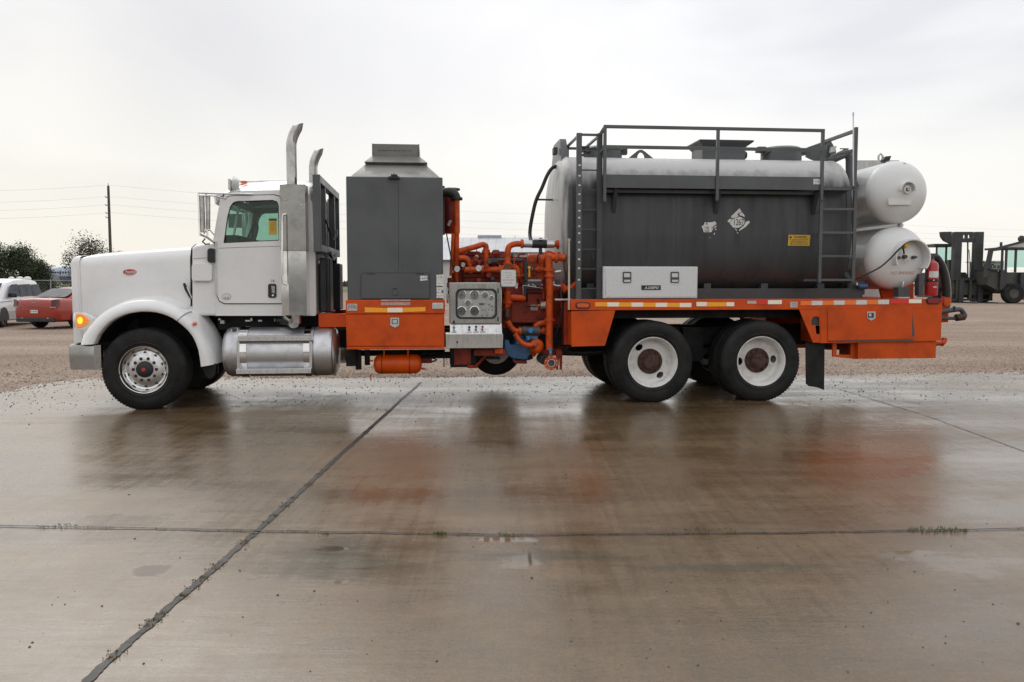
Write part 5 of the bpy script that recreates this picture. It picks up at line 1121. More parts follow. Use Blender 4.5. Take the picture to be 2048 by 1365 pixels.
fl2 = [[(160, 285), (235, 290), (330, 272), (355, 315), (300, 350), (300, 400), (265, 450), (140, 450), (130, 400), (105, 355), (145, 330)], [(320, 350), (355, 345), (350, 360), (310, 385)], [(325, 395), (350, 390), (345, 415), (330, 412)], [(310, 460), (328, 465), (322, 492), (308, 485)], [(235, 530), (250, 535), (240, 548)]]
pl2 = flake('peeled_sticker', [[crop(*p) for p in q] for q in fl2], decal_w, tank)
y_ = ytank(455) - .007; text('sticker_lettering', '4', crop(190, 0)[0], crop(0, 305)[1], 6.5, y_, ink, pl2, .9); text('sticker_lettering', 'CES.', crop(200, 0)[0], crop(0, 400)[1], 9.5, y_, ink, pl2, .42); text('sticker_lettering', 'H', crop(285, 0)[0], crop(0, 380)[1], 8, y_, ink, pl2, .4)
wq = [(1577, 470), (1621, 470.5), (1619, 492.5), (1575.5, 492)]
ws_ = flake('warning_sign', [wq], decal_y, tank)
y_ = ytank(481) - .012; text('warning_title', 'WARNING', 1601, 474.5, 4.2, y_, ink, ws_, .95); 
for k, s_ in enumerate(['DO NOT OPEN HATCH UNDER', 'PRESSURE OR WHEN HOT', 'VENT TANK BEFORE OPENING', 'NO SMOKING NEAR VEHICLE']): text('warning_text', s_, 1598, 479.5 + k * 3.3, 2.0, ytank(479.5 + k * 3.3) - .009, ink, ws_, .95)
b = MB(); x, z = T(1581.5, 474.5, y_); b.add([(x - .017, y_, z - .014), (x + .017, y_, z - .014), (x, y_, z + .018)], [(0, 1, 2)]); P('warning_triangle', b, ink, ws_)
# lower pipework at the front of the tank
b = MB().use(greyd).ptube([(1170, 420), (1182, 424), (1174, 436)], .012, .30, n=8); b.ptube([(1186, 424), (1186, 520)], .008, .26, n=6); b.use(alud).pbox(1110, 598, 1142, 601, .25, .5); b.use(blue).ptube([(1155, 575), (1155, 600)], .01, .3, n=8); P('tank_plumbing', b, None, tank)
b = MB().use(greyd).ptube([(1670, 540, .45), (1684, 545, .4), (1694, 556, .4), (1700, 570, .4), (1700, 598, .4)], .055, n=16, bendr=.1); b.use(blue).ptube([(1716, 573), (1734, 573)], .04, .3, n=12); b.use(greyd).pbox(1700, 563, 1730, 590, .35, .5); b.use(alud).ptube([(1712, 566), (1715, 572)], .02, .28, n=8); P('rear_valve_set', b, None, bevel=.008)

# ---- diamond-plate tool box
b = MB().pbox(1206.5, 533.5, 1395, 597, .03, .50); tb = P('diamond_plate_box', b, dpl, bevel=.004)
b = MB().pprism([(1211, 537.5), (1392, 535.5), (1392, 594), (1211, 594.5)], .018, .03, yp=.03); P('box_lid', b, dpl, tb, bevel=.003)
for px in (1253.5, 1349):
    b = MB().use(dkst).pprism(rrect(px - 8, 544, px + 8.5, 566, 2), .006, .018, yp=.02); b.use(alud).pprism(rrect(px - 6, 547, px + 6, 555, 1), .001, .006, yp=.02); b.pprism(rrect(px - 6, 560, px + 6.5, 564.5, 1), -.004, .006, yp=.02); P('paddle_latch', b, None, tb, bevel=.002)
b = MB().use(ink).pbox(1283, 571, 1321.5, 580.5, .012, .018); bp_ = P('maker_badge', b, None, tb); text('badge_lettering', 'A.DEEPO', 1303, 576, 5, .0105, decal_w, bp_, 1.0, .35, .02)

# ---- rear deck
dx0, dx1 = T(1141, 612, 0)[0], T(1885, 605, 0)[0]; dz1 = T(1500, 598.5, 0)[1]; dz0 = T(1500, 620, 0)[1]
b = MB().box(dx0, dx1, 0, .05, dz0, dz1); b.box(dx0, dx1, 2.39, 2.44, dz0, dz1); b.box(dx0, dx1, .05, 2.39, dz1 - .03, dz1 - .004); b.box(dx0, dx0 + .05, .05, 2.39, dz0, dz1 - .031); b.box(dx1 - .05, dx1, .05, 2.39, dz0, dz1 - .031)
deck = P('rear_deck', b, orange, bevel=.005)
b = MB().box(dx0 + .1, dx1 - .1, .30, 2.14, dz0 - .12, dz0 + .03); P('deck_crossmembers', b, under, deck)
for k in (0, 1):
    b = MB().pprism([(1142.5, 623), (1231, 621), (1210, 692), (1143, 694)], .004, .012, yp=.004); b.pprism([(1143, 626), (1228, 624), (1225, 628), (1143, 630)], -.004, .004, yp=.0) if 0 else None
    b.pprism([(1144, 625), (1150, 625), (1150, 692), (1144, 692)], .013, .70, yp=.0); b = b.mirror() if k else b; P('front_skirt', b, orange, deck, bevel=.003)
    b = MB().pprism([(1598, 619), (1640, 619), (1640, 686), (1626, 686)], .004, .012, [[(1623, 651), (1623, 641), (1626, 635), (1632, 633), (1638, 635), (1638.5, 651)]], yp=.004); b.pprism([(1640.5, 618), (1884, 617), (1882, 682), (1640.5, 687)], .0, .60, yp=0); b = b.mirror() if k else b; P('rear_locker', b, orange, deck, bevel=.004)
b = MB().pprism([(1655, 619), (1823, 617), (1823, 678), (1655, 682)], -.014, -.001, yp=0); dr = P('rear_locker_door', b, orange, deck, bevel=.004)
b = MB().use(dkst).pprism([(1823.5, 624), (1829, 665), (1829, 672), (1823.5, 674)], -.004, -.0012, yp=0); b.use(dkst).pbox(1655, 681, 1828, 684, -.004, -.0008); P('door_gap', b, None, dr)
b = MB().use(greyd).pbox(1621, 632, 1641, 652, .03, .04); P('recess', b, None, deck)
b = MB().use(alud).pprism([(1733.5, 624), (1750, 623.5), (1750, 637), (1742, 642), (1733.5, 637)], -.024, -.014, yp=-.01); b.use(greyd).pbox(1736, 626, 1748, 636, -.027, -.024); b.use(alud).pbox(1738, 627.5, 1743, 633.5, -.030, -.027); P('rear_latch', b, None, dr, bevel=.002)
for k in (0, 1):
    b = MB().use(orange).pbox(1716, 683.5, 1872, 717.5, .03, .50); b.pbox(1715.5, 683.5, 1872.5, 686, .024, .03); b = b.mirror() if k else b; P('under_locker', b, None, deck, bevel=.004)
b = MB().use(orange).pprism([(1665.5, 684.5), (1716, 683), (1716, 719), (1665.5, 714)], .10, .13, [[(1673.5, 688), (1702, 687.5), (1702, 710), (1673.5, 710)]], yp=.10); b.use(redor).pprism([(1692, 686), (1703, 686), (1703, 712), (1692, 712)], .3, .5, yp=.3); b.pbox(1655, 684, 1715, 700, .7, .8); P('under_frame', b, None, deck, bevel=.003)
for k in (0, 1):
    fl3 = [(1611, 686), (1649.5, 686), (1648.5, 781), (1642, 778), (1630, 774.5), (1618, 773), (1612, 768)]
    b = MB().pprism(fl3, .10, .112, yp=.1); b = b.mirror() if k else b; P('mud_flap', b, rubber, deck, bevel=.002)
# reflective tape
def tape(segs, y=-.0045):
    b = MB()
    for (a, b_, m_, t0, t1) in segs: b.use(m_).pbox(a, t0, b_ - .4, t1, y, y + .004)
    return P('reflective_tape', b, None, deck)
s1 = []; 
for k in range(8): s1.append((1190.5 + k * 24.1, 1190.5 + (k + 1) * 24.1, tape_o if k % 2 == 0 else tape_w, 605 + k * .2, 613.3 + k * .2))
tape(s1)
tape([(1393, 1414, tape_w, 604.5, 613), (1414, 1453, tape_o, 605, 613.3), (1453, 1469, tape_w, 605, 613)])
tape([(1495, 1513, decal_g, 602, 608), (1513, 1536, tape_r, 601.5, 609), (1536, 1564, tape_w, 600.8, 608.8)])
s1 = []
for k in range(8): s1.append((1601 + k * 22.2, 1601 + (k + 1) * 22.2, mat('deep_orange_reflector', (0.95, 0.20, 0.03), 0.3, coat=.5, var=.06, scale=30) if k % 2 == 0 else decal_w, 602.5 - k * .35, 611 - k * .3))
tape(s1); tape([(1781, 1818, tape_r, 600, 607.5), (1818, 1843.5, tape_w, 599, 606.8)])
b = MB().use(decal_g).pbox(1580.5, 604, 1595, 615.5, -.003, .001); lb = P('deck_label', b, None, deck); text('label_lettering', 'NOTICE', 1588, 607, 1.8, -.0045, greyd, lb, 1); text('label_lettering', 'STEP', 1588, 611.5, 2, -.0045, greyd, lb, 1)
b = MB().use(black).pprism(rrect(1151, 605, 1180.5, 617.5, 6), -.010, .002, yp=0); b.use(amberoff).pprism(rrect(1153.5, 607.2, 1178, 615.3, 4), -.016, -.010, yp=0); P('side_marker_lamp', b, None, deck, bevel=.002)
b = MB().use(black).pprism(rrect(1852, 595.5, 1880, 609, 6), -.010, .002, yp=0); b.use(redlens).pprism(rrect(1854.5, 597.5, 1878, 607, 4.5), -.018, -.010, yp=0); P('side_marker_lamp', b, None, deck, bevel=.002)
b = MB().use(red).pbox(1883, 593, 1886, 606, -.01, .0); P('corner_lamp', b, None, deck)
# rear fittings
b = MB().use(orangep).pprism([(1887, 594), (1903, 596), (1903, 604), (1898, 612), (1888, 612)], .30, .36, yp=.3); b.use(orange).pprism([(1888, 612), (1900, 612), (1900, 645), (1886, 646)], .34, .36, yp=.3); b.use(dkst).ptube([(1880, 624), (1908, 620), (1922, 618), (1930, 632), (1925, 638)], .035, .28, n=12, bendr=.08); b.ptube([(1880, 637), (1915, 637)], .025, .28, n=10); b.use(rust).ptube([(1912, 636), (1928, 634)], .05, .26, n=12); b.use(greyd).ptube([(1908, 613), (1910, 622)], .02, .25, n=8); P('rear_coupling', b, None, deck, bevel=.003)
b = MB().use(orangep).ptube([(1868, 688), (1884, 686), (1888, 684), (1889, 676)], .036, .20, n=14, bendr=.04); b.lathe([(0, -.012), (.048, -.012), (.048, .012), (0, .012)], (T(1884, 686, .2)[0], .2, T(1884, 686, .2)[1]), 'x', 14); b.use(decal_w).pbox(1872, 681.5, 1886, 683, .18, .2); P('drain_elbow', b, None, deck)

# ---- white cylinders across the rear
def pressure_cyl(cx, cy, rpx, name):
    yn = .34; x, z = T(cx, cy, yn); rr = (T(cx + rpx, cy, yn)[0] - T(cx - rpx, cy, yn)[0]) / 2
    pr = []
    for k in range(13): a = R(90 * k / 12); pr.append((rr * math.sin(a) ** .9 if k else 0, -.24 * math.cos(a)))
    pr += [(rr + .002, .01), (rr + .002, .02), (rr, .022), (rr, 1.70)]
    for k in range(12, -1, -1): a = R(90 * k / 12); pr.append((rr * math.sin(a) ** .9 if k else 0, 1.70 + .24 * math.cos(a)))
    b = MB().lathe(pr, (x, yn, z), 'y', 64); return P(name, b, white2, truck, ang=50), x, z, rr
up, ux, uz, ur = pressure_cyl(1791, 385.5, 59, 'pressure_vessel')
lo, lx, lz, lr = pressure_cyl(1789, 517, 59.5, 'pressure_vessel')
b = MB()
def arcwall(b, cx, cz, r, a0, a1, y0, y1, th=.02, n=22):
    for q in range(n):
        aa, ab = R(a0 + (a1 - a0) * q / n), R(a0 + (a1 - a0) * (q + 1) / n); vs = []
        for a in (aa, ab):
            for r_ in (r, r + th):
                for y in (y0, y1): vs.append((cx + math.cos(a) * r_, y, cz + math.sin(a) * r_))
        b.add(vs, [(0, 1, 3, 2), (4, 6, 7, 5), (0, 4, 5, 1), (2, 3, 7, 6), (0, 2, 6, 4), (1, 5, 7, 3)])
px_, pz_ = T(1812, 380, .10); b.use(white2); arcwall(b, px_, pz_, .095, -10, 190, .03, .22, .012); P('nozzle_guard', b, None, up)
b = MB().use(white2).lathe([(0, 0), (.05, 0), (.055, .02), (.06, .10)], (px_, .06, pz_), n=20); b.use(rust).box(px_ - .022, px_ + .022, .045, .06, pz_ - .022, pz_ + .022); b.use(alud).box(px_ - .013, px_ + .013, .04, .045, pz_ - .013, pz_ + .013); P('nozzle_plug', b, None, up)
b = MB().use(white2).pprism([(1777, 396), (1822, 401), (1822, 410), (1777, 410)], .098, .103, yp=.10); P('data_plate', b, None, up)
b = MB(); x, z = T(1802, 332, .30); b.use(alud); arcwall(b, x, z, .022, 0, 360, .22, .235, .010, 14); b.box(x - .01, x + .01, .22, .24, z - .06, z - .02); P('lifting_eye', b, None, up)
b = MB(); b.use(dirtyw).tube([XY(1757, 336, 1.2), XY(1757, 312, 1.2), XY(1761, 308, 1.2), XY(1765, 312, 1.2), XY(1765, 336, 1.2)], .016, n=8); P('lifting_eye', b, None, up)
b = MB().use(black).pprism([(1767, 320), (1772, 313), (1783, 312), (1780, 321), (1770, 325)], .8, .9, yp=.8); b.ptube([(1770, 322), (1768, 332)], .015, .85, n=8); P('work_lamp', b, None, up, bevel=.005)
b = MB().use(white2).ptube([(1801, 440), (1801, 464)], .026, .45, n=12); b.ptube([(1801, 448), (1801, 454)], .038, .45, n=12); P('link_pipe', b, None, lo)
b = MB(); px2, pz2 = T(1817, 516, .12); b.use(white2); arcwall(b, px2, pz2, .235, -38, 205, .0, .34, .018, 40); P('valve_guard', b, None, lo)
b = MB()
x, z = T(1812, 492, .06); b.use(yellow).lathe([(0, -.02), (.03, -.02), (.032, .02)], (x + .0, .06, z), n=8); b.use(rust).lathe([(0, 0), (.02, 0), (.02, .06)], (x - .02, .08, z), n=10); P('yellow_handwheel', b, None, lo)
b = MB(); x, z = T(1811, 514, .06); b.use(rust).lathe([(0, -.01), (.026, -.01), (.03, .06)], (x, .06, z), n=12); b.use(alud); arcwall(b, x + .015, z - .055, .028, 0, 360, .05, .065, .008, 14)
for (px, py) in ((1797, 516), (1829, 515)): x, z = T(px, py, .06); b.use(greyd).lathe([(0, -.02), (.022, -.02), (.024, .06)], (x, .06, z), n=10); b.use(dkst).box(x - .035, x + .03, .035, .05, z - .008, z + .01)
P('valve_cluster', b, None, lo)
pth = smoothpts([XY(1808, 508, .06), XY(1807, 500, .0), XY(1803, 496, -.03), XY(1795, 502, -.04), XY(1780, 518, -.03), XY(1760, 535, -.02), XY(1735, 548, .0), XY(1712, 558, .06), XY(1690, 562, .2)], 6)
P('gas_hose', MB().tube(pth, .011, n=8), blackhose, lo)
ft_ = text('faded_lettering', 'NO SMOKING', 1806, 546, 6.5, .13, inkf, lo, .85)
for v in ft_.data.vertices:
    r_ = min(1, math.hypot(v.co.x - lx, v.co.z - lz) / lr); sa = r_ ** (1 / .9); v.co.y = .34 - .24 * math.sqrt(max(0, 1 - sa * sa)) - .006
b = MB().use(orange).pprism([(1778, 572), (1848, 562), (1848, 598), (1784, 598)], .55, .60, yp=.3); P('vessel_cradle', b, None, lo, bevel=.006)
b = MB().use(dkst).pbox(1797, 575, 1820, 594.6, .12, .25); b.use(decal_g).pbox(1797, 594.5, 1820, 597.5, .08, .2); b.use(alud).ptube([(1805, 576), (1807, 563)], .012, .15, n=8); P('drain_box', b, None, lo, bevel=.006)
b = MB().pprism([(1700, 322), (1795, 322), (1795, 598), (1700, 598)], 1.95, 1.97, yp=2.0); P('rear_bulkhead', b, dirtyw)
b = MB().use(dkst).pbox(1838, 548, 1846, 592, .14, .24); P('extinguisher_bracket', b, None, deck)

# ---- separate things carried on the truck
xe_, ze_ = T(1862, 592, .18); e0 = O + Vector((xe_ * cP - .18 * sP, xe_ * sP + .18 * cP, ze_))
ext = empty('fire_extinguisher', e0, PSI); tag(ext, 'red fire extinguisher with white label standing on the orange rear deck', 'fire extinguisher')
Hx = T(1862, 522, .18)[1] - ze_
b = MB().use(red).lathe([(0, 0), (.078, .0), (.085, .012), (.085, Hx - .07), (.072, Hx - .03), (.03, Hx), (.022, Hx + .02), (0, Hx + .02)], (0, 0, 0), 'z', 32); P('cylinder', b, None, ext)
b = MB().use(decal_w)
for q in range(10):
    aa, ab = R(215 + q * 10), R(225 + q * 10); r_ = .0862; b.add([(math.cos(aa) * r_, math.sin(aa) * r_, Hx * .52), (math.cos(ab) * r_, math.sin(ab) * r_, Hx * .52), (math.cos(ab) * r_, math.sin(ab) * r_, Hx * .70), (math.cos(aa) * r_, math.sin(aa) * r_, Hx * .70)], [(0, 1, 2, 3)])
P('instruction_label', b, None, ext)
b = MB().use(decal_g).add([(0.0, -.088, Hx * .28), (.04, -.088, Hx * .25), (0.0, -.088, Hx * .22), (-.04, -.088, Hx * .25)], [(0, 1, 2, 3)]); P('diamond_mark', b, None, ext)
b = MB().use(black).lathe([(.087, Hx * .40), (.089, Hx * .41), (.089, Hx * .47), (.087, Hx * .48)], (0, 0, 0), 'z', 32); b.use(chrome).lathe([(0, -.01), (.01, -.008), (.01, 0)], (-.03, -.09, Hx * .44), n=8); P('strap', b, None, ext)
b = MB().use(dkst).lathe([(0, Hx), (.02, Hx), (.022, Hx + .06), (0, Hx + .06)], (0, 0, 0), 'z', 12); b.tube([(-.05, 0, Hx + .05), (.02, 0, Hx + .075), (.09, 0, Hx + .065)], .008, n=8); b.tube([(-.03, 0, Hx + .10), (.03, 0, Hx + .085), (.08, 0, Hx + .10)], .007, n=8); b.use(black).tube([(-.02, 0, Hx + .04), (-.06, 0, Hx + .05), (-.085, -.01, Hx + .0), (-.10, -.02, Hx - .15), (-.10, -.02, Hx * .3)], .012, n=8); P('valve_handle', b, None, ext)
hp = [T(1866, 515, .5), T(1877, 522, .5), T(1887, 545, .5), T(1892, 580, .5), T(1891, 615, .5), T(1884, 640, .5)]
x0h, z0h = hp[-1]; h0 = O + Vector((x0h * cP - .5 * sP, x0h * sP + .5 * cP, z0h - .2))
hz_ = empty('suction_hose', h0, PSI); tag(hz_, 'thick black suction hose hanging in an arc behind the truck tail', 'hose')
b = MB().use(blackhose).tube(smoothpts([(p[0] - x0h, 0, p[1] - z0h + .2) for p in [T(1850, 530, .5)] + hp], 8), .055, n=16)
P('hose_body', b, None, hz_)
b = MB().use(cream).tube(smoothpts([(p[0] - x0h + .055, -.03, p[1] - z0h + .2) for p in hp[:-1]], 8), .006, n=6); P('hose_cord', b, None, hz_)
# ================================================================== BACKGROUND
def WB(b, a, b_, c, d, Y, dep):      # world box whose front face shows as the photo rectangle at distance Y
    x0, z1 = WP(a, b_, Y); x1, z0 = WP(c, d, Y); x0b, _ = WP(a, d, Y); x1b, _ = WP(c, d, Y)
    return b.box(x0b, x1b, Y, Y + dep, z0, z1)
def shift(b, o): b.v = [(v[0] - o[0], v[1] - o[1], v[2] - o[2]) for v in b.v]; return b
def wthing(name, px, Y, label, cat, group=None):
    x = (px - CX) / F * Y; o = empty(name, (x, Y, 0)); o.rotation_euler = (0, 0, 0); return tag(o, label, cat, group)
def WPART(name, b, th, m=None, **k): shift(b, th.location); return b.build(name, m, th, **k)

# grass beyond the lot, road
gr = mat('field_grass', (0.10, 0.115, 0.045), 0.9, var=0.35, scale=0.15)
rd = mat('pale_road', (0.30, 0.28, 0.26), 0.8, var=0.1, scale=0.3)
ground_sheet('grass_field', [(-900, 150), (900, 150), (900, 1500), (-900, 1500)], 0.02, gr)
ground_sheet('road', [(-900, 240), (900, 240), (900, 252), (-900, 252)], 0.05, rd)

# trees
leafm = {}
def leafmat(name, c):
    m = mat(name, c, 0.75, var=0.35, scale=0.9, spec=.2); return m
bark = mat('bark', (0.07, 0.055, 0.042), 0.9, var=0.3)
def tree(name, px, Y, h, w, label, m, n=5200, base=.12, gap=.25, leaf=.16, flat=1.0, group=None, seed=1, group_ok=True):
    rnd = random.Random(seed); x0 = (px - CX) / F * Y; t = empty(name, (x0, Y, 0)); tag(t, label, 'tree', group)
    b = MB(); tips = []
    def limb(p, d, L, r, lev):
        q = [p]; 
        for i in range(4): d = (d + Vector((rnd.gauss(0, .18), rnd.gauss(0, .18), rnd.gauss(0.05, .1)))).normalized(); q.append(q[-1] + d * L / 4)
        b.tube(q, [r * (1 - .16 * i) for i in range(5)], 6)
        if lev < 2:
            for k in range(4): a = rnd.random() * 6.28; limb(q[rnd.randint(2, 4)], (d * .6 + Vector((math.cos(a), math.sin(a), rnd.uniform(.1, .6)))).normalized(), L * .62, r * .5, lev + 1)
        else: tips.append(q[-1])
    limb(Vector((0, 0, 0)), Vector((0, 0, 1)), h * .45, h * .028, 0); b.build('trunk', bark, t)
    lobes = []
    for k in range(26):
        a = rnd.random() * 6.28; u = rnd.random() ** .5; zz = rnd.uniform(base, 1); prof_ = math.sin(math.pi * min(1, max(0.02, (zz - base) / (1 - base)) ** .75 * .93 + .07)) ** .6
        lobes.append((Vector((math.cos(a) * u * w / 2 * prof_ * .8, math.sin(a) * u * w / 2 * prof_ * .8, h * (base + (zz - base) * .88))), w * rnd.uniform(.13, .26)))
    b = MB(); vs, fs = [], []
    for i in range(n):
        c_, r_ = lobes[rnd.randrange(len(lobes))]; d = Vector((rnd.gauss(0, 1), rnd.gauss(0, 1), rnd.gauss(0, 1) * flat)).normalized() * r_ * (rnd.random() ** .4) * rnd.choice([1, 1, 1, 1.25])
        p = c_ + d; s = leaf * rnd.uniform(.5, 1.3); u_ = Vector((rnd.gauss(0, 1), rnd.gauss(0, 1), rnd.gauss(0, .6))).normalized(); v_ = u_.cross(Vector((rnd.gauss(0, 1), rnd.gauss(0, 1), rnd.gauss(0, 1)))).normalized()
        k = len(vs); vs += [p - u_ * s, p + v_ * s * .5, p + u_ * s, p - v_ * s * .5]; fs.append((k, k + 1, k + 2, k + 3))
    b.add(vs, fs); b.build('crown', m, t); return t
L1 = leafmat('evergreen_leaves', (0.060, 0.080, 0.042)); L2 = leafmat('olive_leaves', (0.06, 0.064, 0.036)); L3 = leafmat('bare_twig_leaves', (0.10, 0.085, 0.06))
tree('leafy_tree', -20, 118, 7.6, 9.0, 'broad dark evergreen tree at the left edge of the photo behind the white minivan', L1, n=20000, base=.04, leaf=.13, seed=3)
tree('leafy_tree', 40, 121, 7.2, 7.5, 'dark tree with two ragged tops above the red sedan', L1, n=17000, base=.04, leaf=.13, seed=5)
tree('leafy_tree', 80, 124, 5.2, 5.5, 'lower dark tree sloping down towards the pale blue fuselage', L1, n=12000, base=.04, leaf=.12, seed=8)
tree('leafy_tree', 184, 135, 8.7, 11.8, 'round airy tree beside the power pole above the white hood', L2, n=9000, base=.12, leaf=.15, seed=11)
tree('leafy_tree', 240, 150, 7.8, 5.5, 'small sparse tree just right of the power pole', L2, n=4000, base=.3, leaf=.15, seed=14)
tree('leafy_tree', 1966, 110, 4.6, 3.4, 'small grey green tree in the gap between the two forklifts', L2, n=1800, base=.15, leaf=.14, seed=17)
tree('leafy_tree', 107, 170, 5.4, 4.0, 'bare twiggy tree top showing behind the pale blue fuselage', L3, n=900, base=.3, leaf=.14, seed=21)
rnd = random.Random(5); vs, fs = [], []
for i in range(26000):
    X = rnd.uniform(-330, 330); hh_ = 5 + 2.2 * math.sin(X * .05 + 1) + 1.6 * math.sin(X * .17) + 1.2 * math.sin(X * .43 + 2)
    p = Vector((X, 395 + rnd.uniform(-6, 6), rnd.random() ** .8 * hh_ * rnd.uniform(.8, 1.05))); s = rnd.uniform(.3, .8); u_ = Vector((rnd.gauss(0, 1), rnd.gauss(0, 1), rnd.gauss(0, 1))).normalized(); v_ = u_.cross(Vector((rnd.gauss(0, 1), rnd.gauss(0, 1), rnd.gauss(0, 1)))).normalized()
    k = len(vs); vs += [p - u_ * s, p + v_ * s * .6, p + u_ * s, p - v_ * s * .6]; fs.append((k, k + 1, k + 2, k + 3))
tag(MB().add(vs, fs).build('distant_treeline', leafmat('far_leaves', (0.10, 0.11, 0.085))), kind='stuff')

rnd = random.Random(9); vs, fs = [], []  # unseen tree row behind the camera, added for its dark reflection in metal
for i in range(9000):
    X = rnd.uniform(-170, 170); hh_ = 6.5 + 2 * math.sin(X * .07 + 1) + 1.6 * math.sin(X * .19)
    p = Vector((X, -150 + rnd.uniform(-4, 4), rnd.random() ** .8 * hh_)); s = rnd.uniform(.4, 1.0); u_ = Vector((rnd.gauss(0, 1), rnd.gauss(0, 1), rnd.gauss(0, 1))).normalized(); v_ = u_.cross(Vector((rnd.gauss(0, 1), rnd.gauss(0, 1), rnd.gauss(0, 1)))).normalized()
    k = len(vs); vs += [p - u_ * s, p + v_ * s * .6, p + u_ * s, p - v_ * s * .6]; fs.append((k, k + 1, k + 2, k + 3))
tag(MB().add(vs, fs).build('distant_treeline', L1), kind='stuff')
# power pole and wires
woodm = mat('pole_wood', (0.085, 0.07, 0.06), 0.85, var=0.2)
wirem = mat('wire_grey', (0.30, 0.30, 0.30), 0.6)
def pole(px, Y, ytop, label):
    x, zt = WP(px, ytop, Y); t = empty('utility_pole', (x, Y, 0)); tag(t, label, 'pole', 'poles carrying the wires'); b = MB().tube([(0, 0, 0), (0, 0, zt)], [.22, .15], 12); b.build('pole_shaft', woodm, t)
    zs_ = [WP(px, yy_, Y)[1] for yy_ in (373, 396, 412, 428)]
    for z in (zt - 1.45, zt - 2.5, zt - 3.55, zt - 4.1):
        MB().tube([(0, 0, z - .05), (-.35, -.1, z - .08), (-.42, -.1, z + .12)], .055, 8).build('insulator', mat('insulator_grey', (.25, .25, .25), .4), t)
    MB().tube([(0, 0, zt), (0, 0, zt + .35)], .035, 6).build('pole_pin', woodm, t)
    return x, zt
p1 = pole(216.5, 110, 372, 'tall bare wooden power pole rising behind the white hood at left')
X1, Z1 = p1; X2 = (1560 - CX) / F * 160; X0 = (-420 - CX) / F * 105; X3 = (2450 - CX) / F * 205
for k, (dz, nm) in enumerate([(0.1, 'topmost'), (-1.4, 'second from top'), (-2.45, 'third from top'), (-3.5, 'lowest')]):
    pts = []
    for (a, b_, sg_) in (((X0, 105, Z1 + dz - .3), (X1, 110, Z1 + dz), .9), ((X1, 110, Z1 + dz), (X2, 160, Z1 + dz), 1.6), ((X2, 160, Z1 + dz), (X3, 205, Z1 + dz), 1.4)):
        A, B_ = Vector(a), Vector(b_)
        for q in range(24): t_ = q / 24; pts.append(A.lerp(B_, t_) - Vector((0, 0, 4 * sg_ * t_ * (1 - t_))))
    pts.append(Vector((X3, 205, Z1 + dz)))
    o = MB().tube(pts, .009, 5).build('power_line', wirem); tag(o, f'{nm} of the four thin power lines crossing the sky from the pole', 'power line', 'power lines across the sky')

# metal building seen over the pump equipment
bw = mat('pale_metal_wall', (0.52, 0.53, 0.53), 0.5, var=0.05, scale=.5); brf = mat('pale_metal_roof', (0.50, 0.51, 0.53), 0.4, var=0.06, scale=.4)
def gable(name, pxa, pxb, yr_, ye_, Y, dep, label, vent=None):
    t = wthing(name, (pxa + pxb) / 2, Y, label, 'building'); xa_, ze_ = WP(pxa, ye_, Y); xb_, _ = WP(pxb, ye_, Y); zr = WP((pxa + pxb) / 2, yr_, Y + dep / 2)[1]
    b = MB(); b.add([(xa_, Y, 0), (xb_, Y, 0), (xb_, Y + dep, 0), (xa_, Y + dep, 0), (xa_, Y, ze_), (xb_, Y, ze_), (xb_, Y + dep, ze_), (xa_, Y + dep, ze_), (xa_, Y + dep / 2, zr - .05), (xb_, Y + dep / 2, zr - .05)], [(0, 1, 5, 4), (2, 3, 7, 6), (0, 4, 8, 7, 3), (1, 2, 6, 9, 5)])
    k0 = int((xb_ - xa_) / .6)
    for i in range(k0): x = xa_ + i * .6; b.box(x, x + .08, Y - .03, Y, 0, ze_)
    WPART('wall', b, t, bw)
    b = MB(); e = .5
    for (ya_, za_, yb_, zb_) in ((Y - e, ze_ - .12, Y + dep / 2, zr), (Y + dep + e, ze_ - .12, Y + dep / 2, zr)):
        b.add([(xa_ - e, ya_, za_), (xb_ + e, ya_, za_), (xb_ + e, yb_, zb_), (xa_ - e, yb_, zb_), (xa_ - e, ya_, za_ + .12), (xb_ + e, ya_, za_ + .12), (xb_ + e, yb_, zb_ + .12), (xa_ - e, yb_, zb_ + .12)], [(0, 3, 2, 1), (4, 5, 6, 7), (0, 1, 5, 4), (1, 2, 6, 5), (2, 3, 7, 6), (3, 0, 4, 7)])
    k0 = int((xb_ - xa_) / 1.2)
    for i in range(k0 + 1): x = xa_ + i * 1.2; b.tube([(x, Y - e, ze_ + .02), (x, Y + dep / 2, zr + .14)], .03, 4)
    rf = WPART('roof', b, t, brf)
    b = MB().box(xa_ - e, xb_ + e, Y - e - .12, Y - e, ze_ - .22, ze_ - .02); WPART('gutter', b, t, mat('gutter_dark', (.1, .1, .11), .5))
    if vent:
        for (va, vb) in vent: xv0 = (va - CX) / F * (Y + dep / 2); xv1 = (vb - CX) / F * (Y + dep / 2); b = MB().box(xv0, xv1, Y + dep / 2 - .5, Y + dep / 2 + .5, zr, zr + .42); WPART('ridge_vent', b, t, mat('vent_blue_grey', (.33, .36, .40), .5))
    for px in (911 + 0, 1030): x = (px - CX) / F * (Y + dep / 2); b = MB().tube([(x, Y + dep / 2, zr), (x, Y + dep / 2, zr + .4)], .04, 6); WPART('roof_pipe', b, t, woodm)
    return t
gable('metal_building', 830, 1260, 477, 505, 112, 20, 'long pale metal building with ridge vent showing above the orange pump equipment', [(956, 1003)])
gable('metal_annex', 800, 942, 492, 520, 100, 9, 'lower pale metal annex in front of the long building beside the red air cleaner')
